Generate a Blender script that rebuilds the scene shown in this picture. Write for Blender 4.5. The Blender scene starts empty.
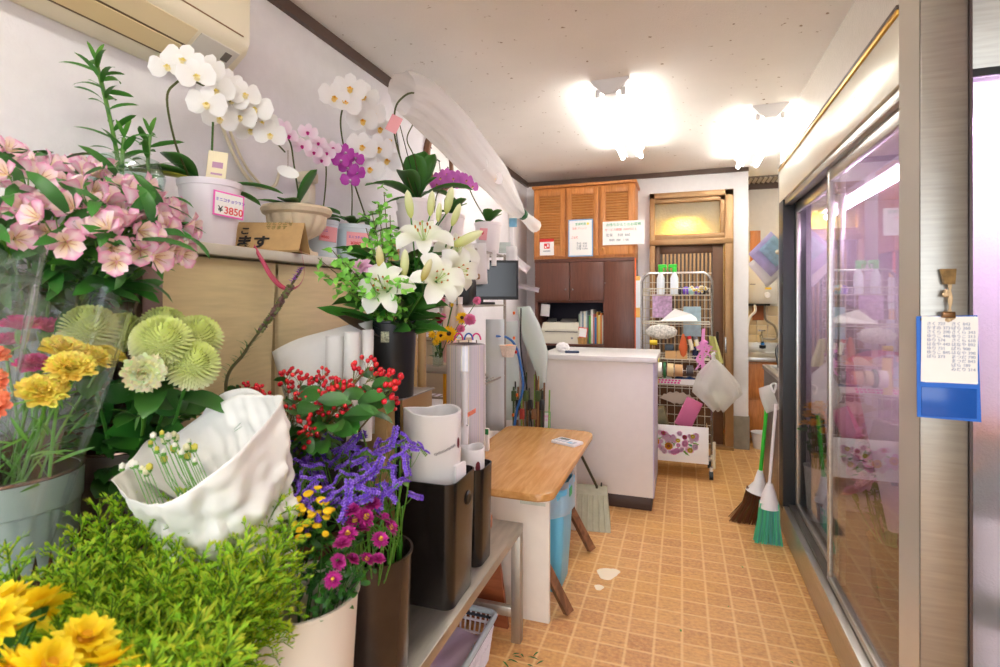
import bpy, bmesh, math, random
from mathutils import Vector, Matrix, Euler
from math import pi, sin, cos, radians as R
random.seed(7)
S = bpy.context.scene
COL = S.collection
# ------------------------------------------------------------------ camera, world, lights, exposure
H = 1.4; F = 525.0; HY = 300.0; YAW = math.atan(182/525)
cam_d = bpy.data.cameras.new('camera'); cam = bpy.data.objects.new('camera', cam_d); COL.objects.link(cam)
cam.location = (0, 0, H); cam.rotation_euler = (pi/2, 0, YAW)
cam_d.sensor_width = 36; cam_d.lens = F/1000*36; cam_d.shift_y = -(333.5-HY)/1000
cam_d.clip_start = .05
cam_d.dof.use_dof = True; cam_d.dof.focus_distance = 2.4; cam_d.dof.aperture_fstop = 5.0
S.camera = cam
W = bpy.data.worlds.new('world'); S.world = W; W.use_nodes = True
bg = W.node_tree.nodes['Background']; bg.inputs[0].default_value = (.89, .94, 1, 1); bg.inputs[1].default_value = 2.3
S.view_settings.view_transform = 'Standard'; S.view_settings.look = 'None'; S.view_settings.gamma = 1
S.view_settings.exposure = 1.0; S.view_settings.use_curve_mapping = False
TUBE_STRENGTH = 15.5
FV = Vector((-sin(YAW), cos(YAW), 0)); RV = Vector((cos(YAW), sin(YAW), 0)); CV = Vector((0, 0, H))
def at(px, py, x=None, y=None, z=None, d=None):
    "a point of the place seen at a picture position, on a known plane"
    r = FV + RV*((px-500)/F) + Vector((0, 0, (HY-py)/F))
    if x is not None: t = x/r.x
    elif y is not None: t = y/r.y
    elif z is not None: t = (z-H)/r.z
    else: t = d
    return CV + r*t
# ------------------------------------------------------------------ materials
def s2l(c):
    return tuple(((v/12.92) if v <= .04045 else ((v+.055)/1.055)**2.4) for v in c)
MATS = {}
def mat(name, rgb, rough=.5, metal=0, noise=0, nscale=20, bump=0, bscale=80, spec=.5, trans=0, coat=0, emit=None, estr=0, stretch=None, alpha=None, sheen=0):
    "rgb in 0-255 display values"
    m = bpy.data.materials.new(name); m.use_nodes = True; nt = m.node_tree; N = nt.nodes; L = nt.links
    b = N['Principled BSDF']; c = s2l([v/255 for v in rgb])
    b.inputs['Base Color'].default_value = (*c, 1)
    b.inputs['Roughness'].default_value = rough; b.inputs['Metallic'].default_value = metal
    b.inputs['Specular IOR Level'].default_value = spec
    if trans: b.inputs['Transmission Weight'].default_value = trans
    if coat: b.inputs['Coat Weight'].default_value = coat
    if emit: b.inputs['Emission Color'].default_value = (*s2l([v/255 for v in emit]), 1); b.inputs['Emission Strength'].default_value = estr
    tc = N.new('ShaderNodeTexCoord'); src = tc.outputs['Object']
    if stretch:
        mp = N.new('ShaderNodeMapping'); mp.inputs['Scale'].default_value = stretch; L.new(src, mp.inputs[0]); src = mp.outputs[0]
    if noise:
        n = N.new('ShaderNodeTexNoise'); n.inputs['Scale'].default_value = nscale; n.inputs['Detail'].default_value = 4; L.new(src, n.inputs['Vector'])
        r = N.new('ShaderNodeValToRGB'); r.color_ramp.elements[0].position = .3; r.color_ramp.elements[1].position = .7
        r.color_ramp.elements[0].color = (*[max(0, v*(1-noise)) for v in c], 1); r.color_ramp.elements[1].color = (*[min(1, v*(1+noise)) for v in c], 1)
        L.new(n.outputs[0], r.inputs[0]); L.new(r.outputs[0], b.inputs['Base Color'])
    if bump:
        n2 = N.new('ShaderNodeTexNoise'); n2.inputs['Scale'].default_value = bscale; n2.inputs['Detail'].default_value = 3; L.new(src, n2.inputs['Vector'])
        bp = N.new('ShaderNodeBump'); bp.inputs['Strength'].default_value = bump; bp.inputs['Distance'].default_value = .01
        L.new(n2.outputs[0], bp.inputs['Height']); L.new(bp.outputs[0], b.inputs['Normal'])
    MATS[name] = m
    return m
def plant_mat(name, rough=.5, tl=.3, bump=0):
    "petals and leaves: their own colours are stored per vertex; part of the light passes through"
    m = bpy.data.materials.new(name); m.use_nodes = True; nt = m.node_tree; N = nt.nodes; L = nt.links
    b = N['Principled BSDF']; b.inputs['Roughness'].default_value = rough; out = N['Material Output']
    a = N.new('ShaderNodeAttribute'); a.attribute_name = 'Col'
    t = N.new('ShaderNodeBsdfTranslucent'); mx = N.new('ShaderNodeMixShader'); mx.inputs[0].default_value = tl
    L.new(a.outputs['Color'], b.inputs['Base Color']); L.new(a.outputs['Color'], t.inputs[0])
    L.new(b.outputs[0], mx.inputs[1]); L.new(t.outputs[0], mx.inputs[2]); L.new(mx.outputs[0], out.inputs[0])
    MATS[name] = m; return m
def glass_mat(name, tint=(1, 1, 1), rough=.02, haze=0, gloss=1.0, f0=.04):
    "thin pane: reflects by angle (Schlick), lets the rest straight through, haze adds a little scattering"
    m = bpy.data.materials.new(name); m.use_nodes = True; nt = m.node_tree; N = nt.nodes; L = nt.links
    N.remove(N['Principled BSDF']); out = N['Material Output']
    tr = N.new('ShaderNodeBsdfTransparent'); tr.inputs[0].default_value = (*tint, 1)
    gl = N.new('ShaderNodeBsdfGlossy'); gl.inputs['Roughness'].default_value = rough
    lw = N.new('ShaderNodeLayerWeight'); lw.inputs[0].default_value = .5
    pw = N.new('ShaderNodeMath'); pw.operation = 'POWER'; pw.inputs[1].default_value = 5; L.new(lw.outputs['Facing'], pw.inputs[0])
    ma = N.new('ShaderNodeMath'); ma.operation = 'MULTIPLY_ADD'; ma.inputs[1].default_value = (1-f0)*gloss; ma.inputs[2].default_value = f0; L.new(pw.outputs[0], ma.inputs[0])
    m1 = N.new('ShaderNodeMixShader'); L.new(ma.outputs[0], m1.inputs[0]); L.new(tr.outputs[0], m1.inputs[1]); L.new(gl.outputs[0], m1.inputs[2])
    last = m1
    if haze:
        d = N.new('ShaderNodeBsdfDiffuse'); d.inputs[0].default_value = (.95, .95, .95, 1); t2 = N.new('ShaderNodeBsdfTranslucent'); t2.inputs[0].default_value = (.95, .95, .95, 1)
        ad = N.new('ShaderNodeMixShader'); ad.inputs[0].default_value = .5; L.new(d.outputs[0], ad.inputs[1]); L.new(t2.outputs[0], ad.inputs[2])
        m2 = N.new('ShaderNodeMixShader'); m2.inputs[0].default_value = haze
        L.new(m1.outputs[0], m2.inputs[1]); L.new(ad.outputs[0], m2.inputs[2]); last = m2
    L.new(last.outputs[0], out.inputs[0]); MATS[name] = m; return m
def cloth_mat(name, rgb, tl=.4, alpha=0, bump=.15, bscale=60):
    "thin white paper or netting: diffuse + translucent, optionally see-through between its threads"
    m = bpy.data.materials.new(name); m.use_nodes = True; nt = m.node_tree; N = nt.nodes; L = nt.links
    b = N['Principled BSDF']; out = N['Material Output']; c = (*s2l([v/255 for v in rgb]), 1)
    b.inputs['Base Color'].default_value = c; b.inputs['Roughness'].default_value = .6
    t = N.new('ShaderNodeBsdfTranslucent'); t.inputs[0].default_value = c
    mx = N.new('ShaderNodeMixShader'); mx.inputs[0].default_value = tl; L.new(b.outputs[0], mx.inputs[1]); L.new(t.outputs[0], mx.inputs[2])
    tc = N.new('ShaderNodeTexCoord'); n2 = N.new('ShaderNodeTexNoise'); n2.inputs['Scale'].default_value = bscale; L.new(tc.outputs['Object'], n2.inputs['Vector'])
    bp = N.new('ShaderNodeBump'); bp.inputs['Strength'].default_value = bump; bp.inputs['Distance'].default_value = .01
    L.new(n2.outputs[0], bp.inputs['Height']); L.new(bp.outputs[0], b.inputs['Normal'])
    last = mx
    if alpha:
        tr = N.new('ShaderNodeBsdfTransparent'); m2 = N.new('ShaderNodeMixShader'); m2.inputs[0].default_value = alpha
        L.new(mx.outputs[0], m2.inputs[1]); L.new(tr.outputs[0], m2.inputs[2]); last = m2
    L.new(last.outputs[0], out.inputs[0]); MATS[name] = m; return m
def wood_mat(name, c1, c2, scale=6, stretch=(1, 8, 8), rough=.4, dist=3):
    m = bpy.data.materials.new(name); m.use_nodes = True; nt = m.node_tree; N = nt.nodes; L = nt.links
    b = N['Principled BSDF']; b.inputs['Roughness'].default_value = rough
    tc = N.new('ShaderNodeTexCoord'); mp = N.new('ShaderNodeMapping'); mp.inputs['Scale'].default_value = stretch; L.new(tc.outputs['Object'], mp.inputs[0])
    n = N.new('ShaderNodeTexNoise'); n.inputs['Scale'].default_value = scale; n.inputs['Detail'].default_value = 6; n.inputs['Distortion'].default_value = dist*.3; L.new(mp.outputs[0], n.inputs['Vector'])
    r = N.new('ShaderNodeValToRGB'); r.color_ramp.elements[0].position = .32; r.color_ramp.elements[1].position = .68
    r.color_ramp.elements[0].color = (*s2l([v/255 for v in c1]), 1); r.color_ramp.elements[1].color = (*s2l([v/255 for v in c2]), 1)
    L.new(n.outputs[0], r.inputs[0]); L.new(r.outputs[0], b.inputs['Base Color']); MATS[name] = m; return m
# ------------------------------------------------------------------ mesh builder
class MB:
    def __init__(s): s.v = []; s.f = []; s.c = []; s.m = []; s.mi = 0; s.col = (1, 1, 1); s.M = Matrix.Identity(4)
    def add(s, vs, fs, cs=None):
        o = len(s.v)
        for i, p in enumerate(vs):
            s.v.append(tuple(s.M @ Vector(p))); s.c.append(cs[i] if cs else s.col)
        for f in fs: s.f.append(tuple(o+i for i in f)); s.m.append(s.mi)
        return s
    def box(s, c, size, rot=None, bev=0):
        bm = bmesh.new(); bmesh.ops.create_cube(bm, size=1)
        for v in bm.verts: v.co = Vector((v.co.x*size[0], v.co.y*size[1], v.co.z*size[2]))
        if bev: bmesh.ops.bevel(bm, geom=bm.edges[:], offset=min(bev, min(size)*.45), segments=2, affect='EDGES', profile=.5)
        T = Matrix.Translation(c) @ (Euler(rot).to_matrix().to_4x4() if rot else Matrix.Identity(4))
        bm.verts.index_update()
        s.add([T @ v.co for v in bm.verts], [[v.index for v in f.verts] for f in bm.faces]); bm.free(); return s
    def bb(s, x0, x1, y0, y1, z0, z1, bev=0):
        return s.box(((x0+x1)/2, (y0+y1)/2, (z0+z1)/2), (abs(x1-x0), abs(y1-y0), abs(z1-z0)), None, bev)
    def tube(s, pts, r, n=6, cs=None, cap=True):
        pts = [Vector(p) for p in pts]; k = len(pts)
        rs = r if isinstance(r, (list, tuple)) else [r]*k
        vs = []; fs = []; cc = []
        up = None
        for i, p in enumerate(pts):
            t = (pts[min(i+1, k-1)]-pts[max(i-1, 0)]).normalized() if k > 1 else Vector((0, 0, 1))
            if up is None:
                up = Vector((1, 0, 0)) if abs(t.x) < .9 else Vector((0, 1, 0))
            a = (up - t*up.dot(t)).normalized(); up = a; b = t.cross(a)
            for j in range(n):
                q = 2*pi*j/n; vs.append(p+(a*cos(q)+b*sin(q))*rs[i]); cc.append(cs[i] if cs else s.col)
        for i in range(k-1):
            for j in range(n): fs.append((i*n+j, i*n+(j+1) % n, (i+1)*n+(j+1) % n, (i+1)*n+j))
        if cap: fs.append(tuple(range(n))[::-1]); fs.append(tuple((k-1)*n+j for j in range(n)))
        return s.add(vs, fs, cc)
    def cyl(s, a, b, r, n=16): return s.tube([a, b], r, n)
    def lathe(s, prof, n=32, c=(0, 0, 0), cols=None, flute=0, nf=0, zmin=None, zmax=None, sx=1, sy=1):
        "profile [(radius, z)] swept round; flute ripples the radius between zmin and zmax"
        vs = []; fs = []; cc = []
        for i, (r, z) in enumerate(prof):
            for j in range(n):
                q = 2*pi*j/n; rr = r
                if flute and zmin <= z <= zmax: rr = r*(1+flute*abs(cos(nf*q/2))-flute)
                vs.append((c[0]+rr*cos(q)*sx, c[1]+rr*sin(q)*sy, c[2]+z)); cc.append(cols[i] if cols else s.col)
        k = len(prof)
        for i in range(k-1):
            for j in range(n): fs.append((i*n+j, i*n+(j+1) % n, (i+1)*n+(j+1) % n, (i+1)*n+j))
        return s.add(vs, fs, cc)
    def disc(s, c, r, n=32):
        return s.add([(c[0]+r*cos(2*pi*j/n), c[1]+r*sin(2*pi*j/n), c[2]) for j in range(n)], [tuple(range(n))])
    def ball(s, c, r, sub=1, sc=(1, 1, 1), rot=None, jit=0):
        bm = bmesh.new(); bmesh.ops.create_icosphere(bm, subdivisions=sub, radius=1)
        T = Matrix.Translation(c) @ (rot if rot else Matrix.Identity(4)) @ Matrix.Diagonal((r*sc[0], r*sc[1], r*sc[2], 1))
        bm.verts.index_update()
        s.add([T @ (v.co*(1+random.uniform(-jit, jit))) for v in bm.verts], [[v.index for v in f.verts] for f in bm.faces]); bm.free(); return s
    def grid(s, fn, nu, nv, colfn=None, closed=False):
        vs = []; fs = []; cc = []
        for i in range(nu+1):
            for j in range(nv+1):
                vs.append(fn(i/nu, j/nv)); cc.append(colfn(i/nu, j/nv) if colfn else s.col)
        for i in range(nu):
            for j in range(nv): a = i*(nv+1)+j; fs.append((a, a+1, a+nv+2, a+nv+1))
        return s.add(vs, fs, cc)
    def petal(s, T, L, Wd, e0=.3, e1=.3, cup=.3, c0=(1, 1, 1), c1=(1, 1, 1), ce=None, pk=.6, nu=4, nv=2, tip=.0, r0=0, ruf=0, thick=0):
        "petal or leaf from the origin along local +X, rising with elevation e0 -> e1; width peaks at pk"
        path = [(r0, 0.0)]; n = nu
        for i in range(n):
            e = e0+(e1-e0)*(i+.5)/n; path.append((path[-1][0]+cos(e)*L/n, path[-1][1]+sin(e)*L/n))
        def w(q):
            if q < pk: a = q/pk; return (.18+.82*sin(a*pi/2)) if q > 0 else .18
            a = (q-pk)/(1-pk); return max(tip, math.sqrt(max(0, 1-a*a)))
        vs = []; cc = []; fs = []
        for i in range(n+1):
            q = i/n; ww = w(q)*Wd/2
            for j in range(nv+1):
                t = 2*j/nv-1 if nv else 0
                z = path[i][1]+cup*t*t*ww+(ruf*random.uniform(-1, 1)*q if ruf else 0)
                x = path[i][0]+(ruf*random.uniform(-1, 1)*q if ruf else 0)
                vs.append(T @ Vector((x, t*ww, z)))
                c = [c0[k]+(c1[k]-c0[k])*q for k in range(3)]
                if ce and abs(t) > .9: c = [c[k]*.35+ce[k]*.65 for k in range(3)]
                if ce and q > .85: c = [c[k]*.35+ce[k]*.65 for k in range(3)]
                cc.append(tuple(c))
        for i in range(n):
            for j in range(nv): a = i*(nv+1)+j; fs.append((a, a+1, a+nv+2, a+nv+1))
        return s.add(vs, fs, cc)
    def mesh(s, name, mats, smooth=True):
        me = bpy.data.meshes.new(name); me.from_pydata(s.v, [], s.f)
        ca = me.color_attributes.new('Col', 'FLOAT_COLOR', 'POINT')
        flat = []
        for c in s.c: flat += [c[0], c[1], c[2], 1.0]
        ca.data.foreach_set('color', flat)
        for m in (mats if isinstance(mats, (list, tuple)) else [mats]): me.materials.append(m)
        me.polygons.foreach_set('material_index', s.m)
        me.polygons.foreach_set('use_smooth', [bool(smooth)]*len(s.f))
        me.update(); 
        if smooth: 
            try: me.set_sharp_from_angle(angle=R(38))
            except Exception: pass
        return me
    def build(s, name, mats, parent=None, smooth=True, loc=None, rot=None):
        o = bpy.data.objects.new(name, s.mesh(name, mats, smooth)); COL.objects.link(o)
        if parent: o.parent = parent
        if loc is not None: o.location = loc
        if rot is not None: o.rotation_euler = rot
        return o
def tag(o, label=None, cat=None, group=None, kind=None):
    if label: o['label'] = label
    if cat: o['category'] = cat
    if group: o['group'] = group
    if kind: o['kind'] = kind
    return o
def thing(name, label, cat, loc=(0, 0, 0), rot=(0, 0, 0), group=None):
    o = bpy.data.objects.new(name, None); COL.objects.link(o); o.location = loc; o.rotation_euler = rot
    o.empty_display_size = .05
    return tag(o, label, cat, group)
KIDS = {}
def put(name, me, parent=None, loc=(0, 0, 0), rot=(0, 0, 0), sc=1):
    o = bpy.data.objects.new(name, me); COL.objects.link(o); o.parent = parent
    o.location = loc; o.rotation_euler = rot; o.scale = (sc, sc, sc) if not isinstance(sc, tuple) else sc; return o
def dup(root, loc, rot=None, label=None, group=None, sc=None):
    r = root.copy(); COL.objects.link(r); r.location = loc
    if rot is not None: r.rotation_euler = rot
    if sc is not None: r.scale = (sc, sc, sc)
    if label: r['label'] = label
    if group: r['group'] = group
    for ch in root.children:
        c = ch.copy(); COL.objects.link(c); c.parent = r
        for g in ch.children:
            d = g.copy(); COL.objects.link(d); d.parent = c
    return r
def struct(mb, name, m, smooth=False): return tag(mb.build(name, m, None, smooth), kind='structure')
def text_mesh(txt, size, T, name='lettering', align='LEFT', font=None, depth=.0006, bold=0):
    "lettering turned into mesh data"
    cu = bpy.data.curves.new(name, 'FONT'); cu.body = txt; cu.size = size; cu.extrude = depth; cu.align_x = align; cu.offset = bold
    ob = bpy.data.objects.new('tmp', cu); COL.objects.link(ob)
    dg = bpy.context.evaluated_depsgraph_get(); dg.update(); me = bpy.data.meshes.new_from_object(ob.evaluated_get(dg))
    bpy.data.objects.remove(ob); bpy.data.curves.remove(cu); me.transform(T); return me
def frame(o, x, y, z=None):
    "4x4 whose axes are x, y and their cross product, at o"
    x = Vector(x).normalized(); z = x.cross(Vector(y)).normalized(); y = z.cross(x)
    m = Matrix((x, y, z)).transposed().to_4x4(); m.translation = Vector(o); return m
def bez(pts, n=10):
    "smooth curve through the points (Catmull-Rom)"
    P = [Vector(p) for p in pts]; P = [P[0]*2-P[1]]+P+[P[-1]*2-P[-2]]; out = []
    for i in range(1, len(P)-2):
        for k in range(n):
            t = k/n; a, b, c, d = P[i-1:i+3]
            out.append(.5*((2*b)+(c-a)*t+(2*a-5*b+4*c-d)*t*t+(3*b-a-3*c+d)*t**3))
    out.append(P[-2]); return out
def RZ(a): return Matrix.Rotation(a, 4, 'Z')
def RY(a): return Matrix.Rotation(a, 4, 'Y')
def RX(a): return Matrix.Rotation(a, 4, 'X')
def TR(v): return Matrix.Translation(v)
def lin(*c): return s2l([v/255 for v in c])
# palette
PLANT = plant_mat('leaf_surface', .38, .15); PETAL = plant_mat('petal_surface', .6, .3)
WALL = mat('wallpaper_white', (240, 238, 240), .8, noise=.02, bump=.12, bscale=140)
STEEL = mat('brushed_steel', (196, 194, 188), .3, .9, noise=.08, nscale=8, bump=.05, bscale=60, stretch=(1, 1, 14))
STEELH = mat('brushed_steel_shelf', (178, 172, 160), .38, .85, noise=.15, nscale=6, bump=.05, bscale=30, stretch=(6, 1, 1))
CHROME = mat('chromed_wire', (205, 205, 205), .25, .9)
BRONZE = mat('bronze_aluminium', (170, 132, 90), .38, .4, noise=.05)
BROWNMET = mat('brown_metal_post', (128, 104, 92), .4, .3)
BLACKP = mat('black_plastic', (26, 27, 30), .38, noise=.1)
BROWNBLK = mat('dark_bronze_plastic', (62, 50, 44), .25, .3, noise=.15, nscale=12)
WHITEP = mat('white_plastic', (236, 234, 234), .35)
CREAMP = mat('cream_plastic', (232, 222, 196), .4)
WHITEPAPER = cloth_mat('white_paper', (245, 243, 240), .25, 0, .3, 25)
VEIL = cloth_mat('veil_netting', (252, 250, 248), .62, .26, .4, 18)
THINSHEET = cloth_mat('thin_foam_sheet', (222, 232, 226), .35, .12, .1, 30)
CELLO = glass_mat('cellophane', (.97, .98, .98), .08, .012, 1.0, .05)
BAGM = cloth_mat('film_bag', (250, 251, 250), .6, .38, .9, 26)
PRINTED = plant_mat('printed_colours', .5, .0)
GLASS = glass_mat('fridge_glass', (.90, .92, .92), .012, .015, 1.05, .08)
CLEARG = glass_mat('clear_glass', (.9, .97, .95), .02, .02, 1.0, .06)
KRAFT = mat('kraft_card', (200, 164, 112), .8, noise=.08, nscale=30)
CREAMCLOTH = mat('cream_woven_board', (228, 206, 160), .85, noise=.06, nscale=9, bump=.25, bscale=220, stretch=(1, 1, 9))
MARBLE = mat('marbled_ledge', (204, 196, 182), .4, noise=.12, nscale=7)
DKWOOD = wood_mat('dark_walnut_veneer', (92, 52, 38), (112, 66, 48), 5, (14, 14, 1), .35)
OAKW = wood_mat('orange_oak', (188, 116, 56), (212, 140, 74), 5, (12, 12, 1.2), .4)
TABLEW = wood_mat('varnished_table_wood', (196, 140, 76), (222, 170, 104), 4, (9, 1, 9), .25)
LEGW = wood_mat('worn_brown_wood', (98, 62, 36), (150, 100, 62), 6, (6, 6, 2), .5)
PANELW = mat('off_white_board', (232, 222, 208), .55, noise=.02)
COUNTERW = mat('counter_laminate', (228, 220, 212), .4, noise=.015)
COUNTERTOP = mat('counter_top', (226, 224, 222), .25, noise=.03)
TRIMB = mat('dark_trim', (92, 72, 62), .45)
GREYBASE = mat('grey_skirting', (146, 138, 122), .6, noise=.1)
BLUEP = mat('light_blue_plastic', (104, 190, 222), .35)
GREENP = mat('bright_green_plastic', (50, 200, 50), .35)
GREYSH = mat('sage_grey_enamel', (158, 172, 168), .35, .1, noise=.04)
TAUPE = mat('taupe_enamel', (120, 106, 100), .35, .2, noise=.05)
CARD = mat('white_card', (246, 244, 240), .7)
PINKC = mat('pink_card', (246, 172, 178), .7)
REDINK = mat('red_ink', (224, 52, 52), .6); PURINK = mat('purple_ink', (110, 70, 200), .6); BLKINK = mat('black_ink', (40, 36, 34), .6)
GRNINK = mat('green_ink', (40, 170, 110), .6); GREYINK = mat('grey_ink', (140, 140, 150), .6)
PINKEDGE = mat('pink_border', (246, 110, 200), .5)
SOIL = mat('bark_moss', (150, 112, 66), .95, noise=.4, nscale=60, bump=.8, bscale=70)
# ------------------------------------------------------------------ the room
def floor_material():
    m = bpy.data.materials.new('vinyl_tile_floor'); m.use_nodes = True; nt = m.node_tree; N = nt.nodes; L = nt.links
    b = N['Principled BSDF']; b.inputs['Roughness'].default_value = .38
    tc = N.new('ShaderNodeTexCoord')
    br = N.new('ShaderNodeTexBrick'); br.offset = 0; br.squash = 1
    br.inputs['Color1'].default_value = (*lin(228, 172, 106), 1); br.inputs['Color2'].default_value = (*lin(200, 130, 72), 1); br.inputs['Mortar'].default_value = (*lin(240, 208, 148), 1)
    br.inputs['Scale'].default_value = 1; br.inputs['Mortar Size'].default_value = .009; br.inputs['Mortar Smooth'].default_value = 1
    br.inputs['Brick Width'].default_value = .108; br.inputs['Row Height'].default_value = .108; br.inputs['Bias'].default_value = -.1
    L.new(tc.outputs['Object'], br.inputs['Vector'])
    def noise(scale, st, lo, hi, detail=5):
        mp = N.new('ShaderNodeMapping'); mp.inputs['Scale'].default_value = st; L.new(tc.outputs['Object'], mp.inputs[0])
        n = N.new('ShaderNodeTexNoise'); n.inputs['Scale'].default_value = scale; n.inputs['Detail'].default_value = detail; L.new(mp.outputs[0], n.inputs['Vector'])
        r = N.new('ShaderNodeMapRange'); r.inputs[1].default_value = .3; r.inputs[2].default_value = .7; r.inputs[3].default_value = lo; r.inputs[4].default_value = hi; L.new(n.outputs[0], r.inputs[0]); return r.outputs[0]
    def mix(kind, fac, a, bcol):
        x = N.new('ShaderNodeMixRGB'); x.blend_type = kind
        if isinstance(fac, float): x.inputs[0].default_value = fac
        else: L.new(fac, x.inputs[0])
        L.new(a, x.inputs[1])
        if isinstance(bcol, tuple): x.inputs[2].default_value = (*bcol, 1)
        else: L.new(bcol, x.inputs[2])
        return x.outputs[0]
    g = noise(22, (1, 3.5, 1), 0, .8); c = mix('MIX', g, br.outputs['Color'], lin(172, 112, 72))
    g2 = noise(60, (1, 1, 1), 0, .6); c = mix('MIX', g2, c, lin(240, 194, 124))
    st = noise(1.4, (1, 1, 1), -.3, .45, 3); c = mix('MIX', st, c, lin(232, 180, 84))
    # cream grout lines stay readable through the grain
    k = N.new('ShaderNodeMath'); k.operation = 'MULTIPLY'; k.inputs[1].default_value = .6; L.new(br.outputs['Fac'], k.inputs[0])
    c = mix('MIX', k.outputs[0], c, lin(242, 206, 142))
    L.new(c, b.inputs['Base Color'])
    bp = N.new('ShaderNodeBump'); bp.inputs['Strength'].default_value = .25; bp.inputs['Distance'].default_value = .002
    inv = N.new('ShaderNodeMath'); inv.operation = 'SUBTRACT'; inv.inputs[0].default_value = 1; L.new(br.outputs['Fac'], inv.inputs[1]); L.new(inv.outputs[0], bp.inputs['Height']); L.new(bp.outputs[0], b.inputs['Normal'])
    return m
def ceiling_material():
    m = mat('ceiling_board', (250, 246, 240), .85, noise=.02, nscale=3, bump=.3, bscale=150)
    nt = m.node_tree; N = nt.nodes; L = nt.links; b = N['Principled BSDF']
    tc = N.new('ShaderNodeTexCoord'); n = N.new('ShaderNodeTexNoise'); n.inputs['Scale'].default_value = 26; n.inputs['Detail'].default_value = 2; L.new(tc.outputs['Object'], n.inputs['Vector'])
    r = N.new('ShaderNodeValToRGB'); r.color_ramp.elements[0].position = .70; r.color_ramp.elements[1].position = .76
    r.color_ramp.elements[0].color = (0, 0, 0, 1); r.color_ramp.elements[1].color = (1, 1, 1, 1); L.new(n.outputs[0], r.inputs[0])
    x = N.new('ShaderNodeMixRGB'); x.inputs[2].default_value = (*lin(176, 158, 140), 1)
    src = b.inputs['Base Color'].links[0].from_socket; L.new(r.outputs[0], x.inputs[0]); L.new(src, x.inputs[1]); L.new(x.outputs[0], b.inputs['Base Color'])
    return m
struct(MB().bb(-6, 6, -9, -1.6, -.12, -.06), 'ground', mat('street_paving', (120, 116, 110), .8, noise=.1))
Y0 = -1.6; XL = -1.57; YB = 5.4; ZC = 2.65; XF = .56; XR = 1.75; YK = 6.2
struct(MB().bb(XL-.1, XR+.1, Y0, YK+.1, -.06, 0), 'floor', floor_material())
struct(MB().bb(XL-.1, XR+.1, Y0, YK+.1, ZC, ZC+.06), 'ceiling', ceiling_material())
struct(MB().bb(XL-.1, XL, Y0, YB+.1, 0, ZC), 'wall_left', WALL)
struct(MB().bb(XR, XR+.1, Y0, YK, 0, ZC), 'wall_right', mat('taupe_panel', (150, 138, 116), .6, noise=.1, nscale=2))
DX0, DX1 = -.30, .455       # door opening in the back wall
b = MB(); b.bb(XL, DX0, YB, YB+.12, 0, ZC); b.bb(DX0, DX1, YB, YB+.12, 2.44, ZC); b.bb(DX1, .587, YB, YB+.12, .31, ZC)
struct(b, 'wall_back', WALL)
struct(MB().bb(DX1, .595, YB-.012, YB+.132, 0, .31), 'baseboard_back', GREYBASE)
KW = mat('kitchen_wallpaper', (222, 216, 208), .8, noise=.03)
struct(MB().bb(-.4, XR, YK, YK+.1, 0, ZC), 'wall_kitchen', KW)
struct(MB().bb(-.45, -.4, YB+.12, YK, 0, ZC), 'wall_passage', KW)
struct(MB().bb(XL, XR, Y0-.08, Y0, 2.35, ZC), 'wall_front', WALL)
struct(MB().bb(.68, XR, 1.3, 4.3, 2.22, ZC), 'wall_bulkhead', mat('glossy_vinyl_wallpaper', (232, 226, 216), .22, noise=.02, bump=.15, bscale=90))
struct(MB().bb(XL, XL+.025, Y0, YB, ZC-.05, ZC), 'trim_1', TRIMB)
struct(MB().bb(XL+.025, .587, YB-.025, YB, ZC-.045, ZC), 'trim_2', TRIMB)
struct(MB().bb(.587, XR, YK-.025, YK, ZC-.07, ZC), 'trim_3', TRIMB)
# kitchen tile splashback
b = MB()
for i in range(11):
    for j in range(4): b.bb(.45+i*.102, .549+i*.102, YK-.012, YK-.001, .93+j*.102, 1.029+j*.102, .004)
struct(b, 'trim_4', mat('cream_wall_tiles', (226, 206, 168), .25, noise=.03), True)
# bronze sliding door with ribbed upper lattice and frosted fanlight
d1 = thing('door_1', None, None, (0, 0, 0)); d1['kind'] = 'structure'
b = MB(); yf = YB-.03
b.bb(DX1-.075, DX1, yf-.03, YB+.1, 0, 2.44, .004); b.bb(DX0, DX0+.05, yf-.03, YB+.1, 0, 2.44, .004)
b.bb(DX0, DX1, yf-.03, YB+.1, 2.385, 2.44, .004); b.bb(DX0, DX1, yf-.035, YB+.1, 1.93, 1.985, .004); b.bb(DX0, DX1, yf-.02, YB+.08, 1.985, 2.035, .004)
b.bb(DX0+.05, DX1-.075, yf-.01, YB+.06, 2.345, 2.385, .003); b.bb(DX1-.115, DX1-.075, yf-.01, YB+.06, 2.03, 2.385, .003)
b.bb(DX0, DX1, yf-.06, YB+.1, 0, .03, .004); b.build('door_frame', BRONZE, d1)
b = MB(); b.bb(DX0+.05, DX1-.11, YB+.02, YB+.028, 2.03, 2.35)
FROST = mat('frosted_glass', (250, 248, 235), .45, trans=.9, bump=.9, bscale=45); b.build('fanlight_pane', FROST, d1, False)
DOORBR = mat('brown_door_aluminium', (104, 72, 50), .4, .25, noise=.06)
b = MB(); b.bb(DX0+.05, DX0+.10, YB-.01, YB+.03, .03, 1.93, .003); b.bb(DX1-.18, DX1-.085, YB-.01, YB+.03, .03, 1.93, .003)
b.bb(DX0+.1, DX1-.18, YB-.01, YB+.03, 1.85, 1.93, .003); b.bb(DX0+.1, DX1-.18, YB+.0, YB+.03, .03, .75, .003); b.bb(DX0+.1, DX1-.18, YB-.01, YB+.03, .75, .83, .003)
lf = b.build('door_leaf', DOORBR, d1)
b = MB()
for i in range(13): x = DX0+.12+i*.0355; b.bb(x, x+.018, YB-.005, YB+.012, .83, 1.85, .002)
b.build('lattice', BRONZE, lf)
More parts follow.
